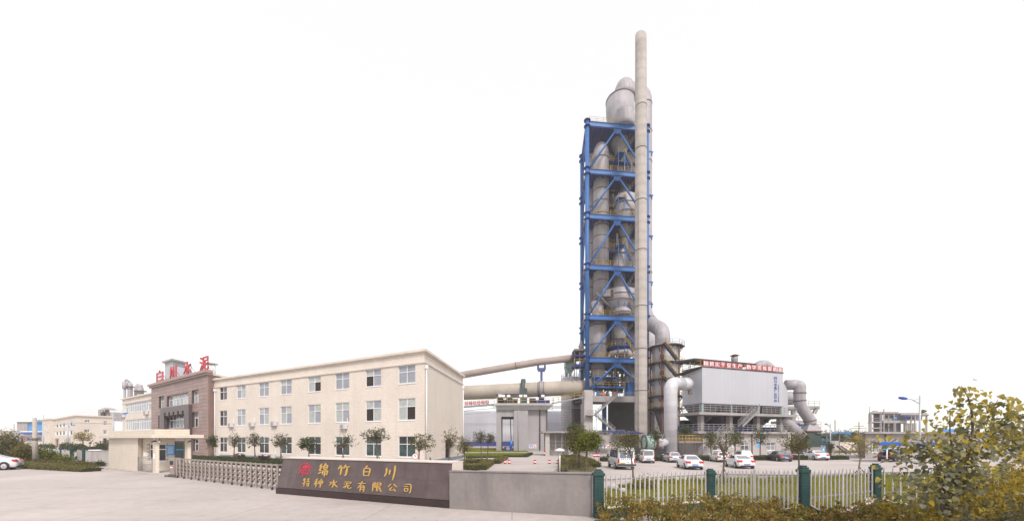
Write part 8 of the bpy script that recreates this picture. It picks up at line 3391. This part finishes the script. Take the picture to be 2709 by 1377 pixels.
# bed with the round trees
bed = [GS('j7', 430, 1140), GS('j7', 410, 780), GS('j7', 690, 765), GS('j7', 1000, 860), GS('j7', 1230, 1000), GS('j7', 1110, 1110)]
sheet('planting_bed', bed, .006, mt['earth'])
bo = leaf_cloud('bed_undergrowth', mt['lf_olive'], None, *(lambda n: (np.stack([*(lambda q: (q[:, 0], q[:, 1]))(np.array([tuple((np.array([bed[i][:2] for i in range(6)]) * RNG.dirichlet(np.ones(6))[:, None]).sum(0)) for _ in range(n)])), RNG.uniform(.02, .42, n)], 1), .10 * (.6 + .8 * RNG.random(n))))(9000), kind='stuff')
hedge('low clipped hedge edging the round tree bed towards the yard entrance', [bed[0], bed[1], bed[2]], .7, .4, 'lf_hedge_y', 240, .09, hg)
hedge('low clipped hedge edging the round tree bed towards the minibus', [bed[2], bed[3], bed[4]], .7, .4, 'lf_olive', 240, .09, hg)

# lawns
l1 = [GS('g7', -200, 1044), GS('g7', 1155, 1044), GS('g7', 1060, 1108), GS('g7', -200, 1112)]
sheet('lawn', l1, .005, mt['lawn'])
blades('grass', mt['grass'], l1, 30000, .12, .03)
l2 = [GS('g7', -300, 968), GS('g7', 1100, 968), GS('g7', 1100, 1028), GS('g7', -300, 1026)]
sheet('lawn', l2, .005, mt['lawn'])
blades('grass', mt['grass_y'], l2, 26000, .25, .09)
l3 = [W(x, 0, Z) for x, Z in ((1600, 21.5), (1690, 25.0), (1900, 26.0), (2110, 27.2), (2300, 28.5), (2800, 30), (2900, 15.6), (2330, 14.2), (2126, 12.8), (1881, 15.2), (1600, 13.9))]
sheet('lawn', l3, .005, mt['lawn'])
blades('grass', mt['grass_y'], l3, 60000, .16, .022)
blades('tall_grass', mt['grass'], [W(x, 0, Z) for x, Z in ((1680, 24.6), (1900, 25.6), (2110, 26.8), (2300, 28.1), (2800, 29.6), (2800, 31), (2300, 29.4), (2110, 27.8), (1900, 26.6), (1680, 25.6))], 2600, .32, .03)
l4 = [GS('h1', 800, 1095), GS('h1', 1230, 1090), (zc(2290, 86), 86), (zc(2190, 86), 86)]
sheet('lawn', l4, .005, mt['lawn'])
blades('grass', mt['grass_y'], l4, 9000, .35, .08)
# weeds behind the fence
for (x0, x1_, y, h_, n, lf, lab) in ((1640, 1735, 1292, .7, 1500, 'lf_olive', 'dark leafy weeds behind the first fence section'), (1690, 2100, 1277, .35, 2600, 'lf_bright', 'fringe of weeds along the yard edge')):
    Z = HC * FPX / (y - HY)
    xs = RNG.uniform(zc(x0, Z), zc(x1_, Z), n)
    ys = Z + RNG.normal(size=n) * .45
    zs_ = np.abs(RNG.normal(size=n)) * h_ * .5 * (.6 + .4 * np.sin(xs * 2.7))
    tag(leaf_cloud('weeds', mt[lf], None, np.stack([xs, ys, np.abs(zs_)], 1), .10 * (.6 + .8 * RNG.random(n)), kind='stuff'), lab)

# left roadside verge: earth, hedge, weeds, big shrub, low dark shrubs
vg = [G(-150, 1235), G(60, 1239), G(244, 1247), G(236, 1231), G(150, 1222), G(60, 1200), G(-150, 1195)]
sheet('verge', vg, .006, mt['earth'])
hedge('low yellowish clipped hedge along the road at the left', [GS('g1', 330, 1095), GS('g1', 700, 1135), GS('g1', 1390, 1172)], 1.3, .36, 'lf_hedge_y', 190, .12, 'roadside planting at the left', wav=.10)
hedge('second darker hedge between pole and stained wall', [GS('g1', 520, 1075), GS('g1', 820, 1090), GS('g1', 1300, 1110)], 1.2, .42, 'lf_olive', 170, .13, 'roadside planting at the left', wav=.10)


def shrub(lab, cx0, cx1, y0, y1, Z, leaves, n_cl, per, leaf, spread, group=None, name='shrub', shell=.3, cat='shrub'):
    a, b = W(cx0, y0, Z), W(cx1, y1, Z)
    x, z = (a.x + b.x) / 2, (a.z + max(b.z, 0)) / 2
    t = thing(name, lab, cat, (x, Z, 0), group)
    rx = (b.x - a.x) / 2
    cc, pts = clumps((x, Z, z), (rx * .9, rx * .45, (a.z - max(b.z, 0)) / 2 * .95), n_cl, per, spread, shell, -.95)
    pts = pts[pts[:, 2] > .02]
    mb = MB()
    for i in RNG.permutation(len(cc))[:10]:
        e = Vector(cc[i])
        s0 = Vector((x + random.uniform(-.3, .3) * rx, Z, 0))
        mb.tube([s0, s0.lerp(e, .5) + UP * .2, e], [.05, .035, .012], 5, False)
    mb.build('stems', mt['bark'], t, uv=False, kind='stuff')
    leaf_cloud('leaves', mt[leaves], t, pts, leaf * (.6 + .8 * RNG.random(len(pts))))
    return t


rg = 'roadside planting at the left'
shrub('large leafy shrub at the left edge behind the silver sedan', -30, 66, 1146, 1222, 47, 'lf_olive', 90, 44, .22, .35, rg)
shrub('second leafy shrub filling between the car and the pole', 40, 100, 1175, 1232, 45, 'lf_olive', 60, 40, .2, .35, rg)
shrub('bright green weedy shrub right of the cut pole', 100, 152, 1192, 1230, 46, 'lf_bright', 60, 40, .2, .32, rg)
shrub('lower weedy shrub reaching to the green pillars', 145, 190, 1213, 1234, 42.5, 'lf_bright', 46, 36, .18, .3, rg)
shrub('round dark shrub at the foot of the cut pole', 90, 110, 1214, 1232, 41.5, 'lf_purple', 30, 30, .12, .15, rg)
shrub('second round dark shrub right of the pole foot', 120, 142, 1219, 1233, 40.5, 'lf_purple', 30, 30, .12, .15, rg)
shrub('dark creeper clump at the foot of the stained wall', 255, 276, 1221, 1236, 39.8, 'lf_dark', 30, 26, .14, .15, rg)
shrub('low green weeds before the stained wall', 213, 262, 1228, 1238, 39.5, 'lf_hedge', 36, 30, .13, .15, rg)
for i, (x, lab) in enumerate(((1170, 'below the staked young tree, left'), (1245, 'below the staked young tree, right'), (1510, 'before the dark doorway of the far block'), (1070, 'left of the staked tree behind the fence'), (950, 'under the near lamp of the far block'), (780, 'before the far block door, right'), (700, 'before the far block door, left'), (615, 'at the corner of the far stair tower'))):
    shrub('small round shrub ' + lab, g1x(x - 28), g1x(x + 28), g1y(765 if i > 1 else 800), g1y(835), 70 + 6 * i, 'lf_dark', 26, 24, .3, .3, 'round shrubs before the far block')
for i, (x0, x1_, lab) in enumerate(((1330, 1490, 'right'), (1490, 1640, 'nearest the guardhouse'))):
    hedge('clipped hedge before the far block behind the stained wall, ' + lab, [(zc(g1x(x0), 66), 66), (zc(g1x(x1_), 64), 64)], 1.5, 1.5, 'lf_hedge', 60, .2, 'hedges before the far block')
shrub('dark tall creeper on the steel stairs by the right lamp', 2190, 2204, 1172, 1200, 61, 'lf_dark', 24, 24, .2, .2)

# foreground thicket below the picket fence
def bump_h(x, y):
    return .12 * math.sin(x * 2.1 + y) + .10 * math.sin(x * 4.7 + 1.3 * y) + .06 * math.sin(x * 9.1)


def sprays(n_spr, per, px_range, top_x, top_y, near, leafy, rise):
    """leafy shoots: each rises from the ground, leans a little and carries its own leaves"""
    P, St = [], MB()
    for _ in range(n_spr):
        y = near[0] + (near[1] - near[0]) * random.random() ** .8
        px = px_range()
        x = zc(px, y)
        top = float(np.interp(px, top_x, top_y))
        zt_ = HC + (HY - top) * near[1] / FPX
        h = max(.2, zt_ * (.62 + .38 * (y - near[0]) / (near[1] - near[0])) * random.uniform(.88, 1.2) + bump_h(x, y))
        if random.random() < .12:
            h += rise * random.random()
        if px / 1 < 1640 and y < 12.5 and x < zc(1574, y) + .02:
            continue
        lx, ly = random.gauss(0, .16) * h, random.gauss(0, .16) * h
        b, e = Vector((x, y, 0)), Vector((x + lx, y + ly, h))
        m_ = b.lerp(e, .55) + Vector((-lx * .2, 0, .06))
        if random.random() < .45:
            St.tube([b, m_, e], [.011, .008, .003], 4, False)
        for _k in range(int(per * random.uniform(.5, 1.4))):
            f = random.random() ** .55
            q = b.lerp(m_, f * 2) if f < .5 else m_.lerp(e, f * 2 - 1)
            s_ = leafy * (1.15 - .75 * f)
            P.append((q.x + random.gauss(0, s_), q.y + random.gauss(0, s_), max(.02, q.z + random.gauss(0, s_ * .7))))
    return np.array(P), St


def thicket(lab, m_, leaf, *a):
    P, St = sprays(*a)
    o = leaf_cloud('thicket', mt[m_], None, P, leaf * (.5 + .9 * RNG.random(len(P))), kind='stuff', aspect=.58)
    tag(o, lab)
    tag(St.build('thicket_stems', mt['bark'], None, 'stuff', uv=False, fix=False), 'thin stems of ' + lab)


TX, TY = [1570, 1600, 1660, 1760, 1850, 1900, 1960, 2020, 2080, 2200, 2300, 2400, 2709], [1366, 1335, 1318, 1312, 1312, 1308, 1312, 1322, 1332, 1338, 1326, 1325, 1310]
thicket('brownish olive thicket in front of the picket fence', 'lf_bush', .085, 620, 52, lambda: random.uniform(1585, 2760), TX, TY, (8.6, 13.2), .11, .25)
thicket('green and yellow shoots mixed through the thicket before the fence', 'lf_weed', .09, 210, 40, lambda: random.uniform(1600, 2500), TX, TY, (9.5, 13.3), .10, .3)
GX, GY = [2290, 2400, 2500, 2600, 2709, 2800], [1328, 1303, 1283, 1252, 1222, 1210]
thicket('golden yellow bushes at the lower right', 'lf_gold', .095, 360, 50, lambda: random.triangular(2290, 2800, 2740), GX, GY, (8.4, 12.8), .13, .4)
thicket('pale grey-green weeds at the lower right corner', 'lf_grey', .06, 90, 60, lambda: random.uniform(2520, 2760), [2500, 2760], [1350, 1335], (7.4, 8.6), .10, .1)
sheet('verge', [W(x, 0, Z) for x, Z in ((1572, 13.3), (2126, 12.2), (2900, 14.5), (2900, 6), (1640, 6), (1590, 9))], .006, mt['earth'])
# large-leaved tree at the right
fgt_ = thing('large_leaved_tree', 'large-leaved yellowing tree with forked stems in the right foreground', 'tree', (zc(2540, 9.4), 9.4, 0))
q = lambda x, y, Z=9.4: W(*S('E', x, y), Z)
stems = [[q(1135, 1330), q(1150, 1050), q(1260, 830), q(1330, 560), q(1325, 420), q(1290, 280), q(1235, 190)],
         [q(1130, 1300), q(1180, 1030), q(1320, 800), q(1480, 620), q(1560, 480), q(1690, 370)],
         [q(1110, 1290), q(1085, 1060), q(1120, 900), q(1160, 740), q(1140, 560), q(1140, 380)],
         [q(1075, 1250, 9.2), q(1060, 1090, 9.2), q(900, 1010, 9.1), q(740, 960, 9.0)],
         [q(1120, 1050, 9.2), q(1010, 800, 9.2), q(900, 620, 9.1)],
         [q(1200, 950, 9.1), q(1330, 880, 9), q(1480, 930, 9)],
         [q(1160, 1120, 9.2), q(1300, 1060, 9), q(1450, 1100, 8.9)],
         [q(1320, 620, 9.6), q(1440, 480, 9.6), q(1540, 300, 9.6)],
         [q(1090, 1150, 9), q(980, 1130, 8.9), q(860, 1180, 8.8)],
         [q(1140, 820, 9.3), q(960, 720, 9.3), q(800, 680, 9.2), q(690, 760, 9.1)],
         [q(1500, 640, 9.6), q(1620, 600, 9.7), q(1760, 560, 9.8)],
         [q(1500, 640, 9.6), q(1640, 720, 9.6), q(1760, 700, 9.6)]]
root = Vector((zc(2512, 9.4), 9.4, 0))
stems[0].insert(0, root)
stems[1].insert(0, root + Vector((.05, .02, 0)))
stems[2].insert(0, root + Vector((-.12, .05, 0)))
stems[3].insert(0, root + Vector((-.2, -.05, 0)))
for i, s_ in enumerate(stems):
    r0 = (.055, .045, .05, .035, .022, .018, .018, .016, .018, .02, .016, .014)[i]
    mb = MB()
    n = len(s_)
    mb.tube(s_, [max(.006, r0 * (1 - k / n)) for k in range(n)], 8)
    mb.build('trunk' if i < 3 else 'branch', mt['bark'], fgt_, uv=False, fix=False)
# leaf shapes: heart-shaped, folded along the midrib
leaf_me = []
for v_ in range(8):
    rl = random.Random(v_)
    bm_v, bm_f = [], []
    prof = [(0, .0), (.10, .30), (.30, .46), (.55, .40), (.78, .22), (1.0, .0)]
    fold, droop = .16 + .08 * v_, .10 + .05 * v_
    for (l, w_) in prof:
        z_ = -droop * l * l
        bm_v += [(-w_, l, z_ + fold * w_), (0, l, z_), (w_, l, z_ + fold * w_)]
    for k in range(len(prof) - 1):
        a = k * 3
        bm_f += [(a, a + 1, a + 4, a + 3), (a + 1, a + 2, a + 5, a + 4)]
    me = bpy.data.meshes.new('leaf')
    me.from_pydata(bm_v, [], bm_f)
    me.polygons.foreach_set('use_smooth', [True] * len(bm_f))
    me.materials.append(mt['lf_big' if v_ < 4 else 'lf_bigy'])
    leaf_me.append(me)
off_ = base_of(fgt_)
spots = []
for i, s_ in enumerate(stems):
    tot = [(s_[k + 1] - s_[k]).length for k in range(len(s_) - 1)]
    n = int(sum(tot) * (80 if i in (0, 1, 7, 10, 11) else 66))
    for _ in range(n):
        f = random.uniform(.25 if i < 3 else .08, 1.0) ** .8
        l = sum(tot) * f
        for k, t__ in enumerate(tot):
            if l <= t__:
                break
            l -= t__
        p_ = s_[k].lerp(s_[k + 1], min(1, l / tot[k]))
        side = Vector((random.gauss(0, .24), random.gauss(0, .22), random.gauss(0, .14))) * (1 - .45 * f if i in (0, 7) else 1)
        spots.append((p_ + side, side))
for _ in range(400):          # bushy middle of the crown
    p_ = q(random.gauss(1060, 230), random.gauss(820, 170), random.uniform(8.8, 9.8))
    spots.append((p_, Vector((random.gauss(0, 1), random.gauss(0, 1), 0))))
for _ in range(230):           # neighbour sprays reaching in from the right
    p_ = q(random.gauss(1690, 90), random.gauss(560, 120), random.uniform(9.2, 10))
    spots.append((p_, Vector((random.gauss(0, 1), random.gauss(0, 1), 0))))
random.shuffle(spots)
spots.sort(key=lambda s_: s_[0].y)
extra = (MB(), MB())
for i, (p_, d) in enumerate(spots):
    sz = random.uniform(.06, .15)
    yaw = math.atan2(d.y, d.x) - math.pi / 2 + random.gauss(0, .7)
    pitch = random.gauss(-.55, .45)
    roll = random.gauss(0, .5)
    mat_ = Matrix.Translation(p_ - off_) @ Matrix.Rotation(yaw, 4, 'Z') @ Matrix.Rotation(pitch, 4, 'X') @ Matrix.Rotation(roll, 4, 'Y') @ Matrix.Scale(sz, 4)
    # the top has turned yellow, the lower tiers are still grey-green
    yel = random.random() < min(.92, max(.12, (p_.z - 2.0) / 2.2))
    me = leaf_me[i % 4 + (4 if yel else 0)]
    if i < 300:
        o = bpy.data.objects.new('leaf', me)
        o.parent = fgt_
        o.matrix_basis = mat_
        col.objects.link(o)
    else:
        ex = extra[1 if yel else 0]
        k = len(ex.v)
        ex.v.extend([tuple(mat_ @ v.co) for v in me.vertices])
        for pl in me.polygons:
            ex.f.append(tuple(k + j for j in pl.vertices))
            ex.sm.append(True)
for ex, mn in zip(extra, ('lf_big', 'lf_bigy')):
    me = bpy.data.meshes.new('leaves')
    me.from_pydata(ex.v, [], ex.f)
    me.polygons.foreach_set('use_smooth', ex.sm)
    me.materials.append(mt[mn])
    o = bpy.data.objects.new('leaves', me)
    o.parent = fgt_
    o['kind'] = 'stuff'
    col.objects.link(o)

# ================================================================== HAZE
mb = MB()
mb.box(-1700, 1700, -200, 1600, -1.2, 103)
hz = mb.build('haze', None, None, 'stuff', uv=False)
hmz = bpy.data.materials.new('haze')
hmz.use_nodes = True
hmz.node_tree.nodes.clear()
ho = hmz.node_tree.nodes.new('ShaderNodeOutputMaterial')
hv = hmz.node_tree.nodes.new('ShaderNodeVolumePrincipled')
hv.inputs['Color'].default_value = (.975, .965, .98, 1)
hv.inputs['Density'].default_value = .0004
hmz.node_tree.links.new(hv.outputs[0], ho.inputs['Volume'])
hz.data.materials.append(hmz)
sc.cycles.volume_bounces = 2
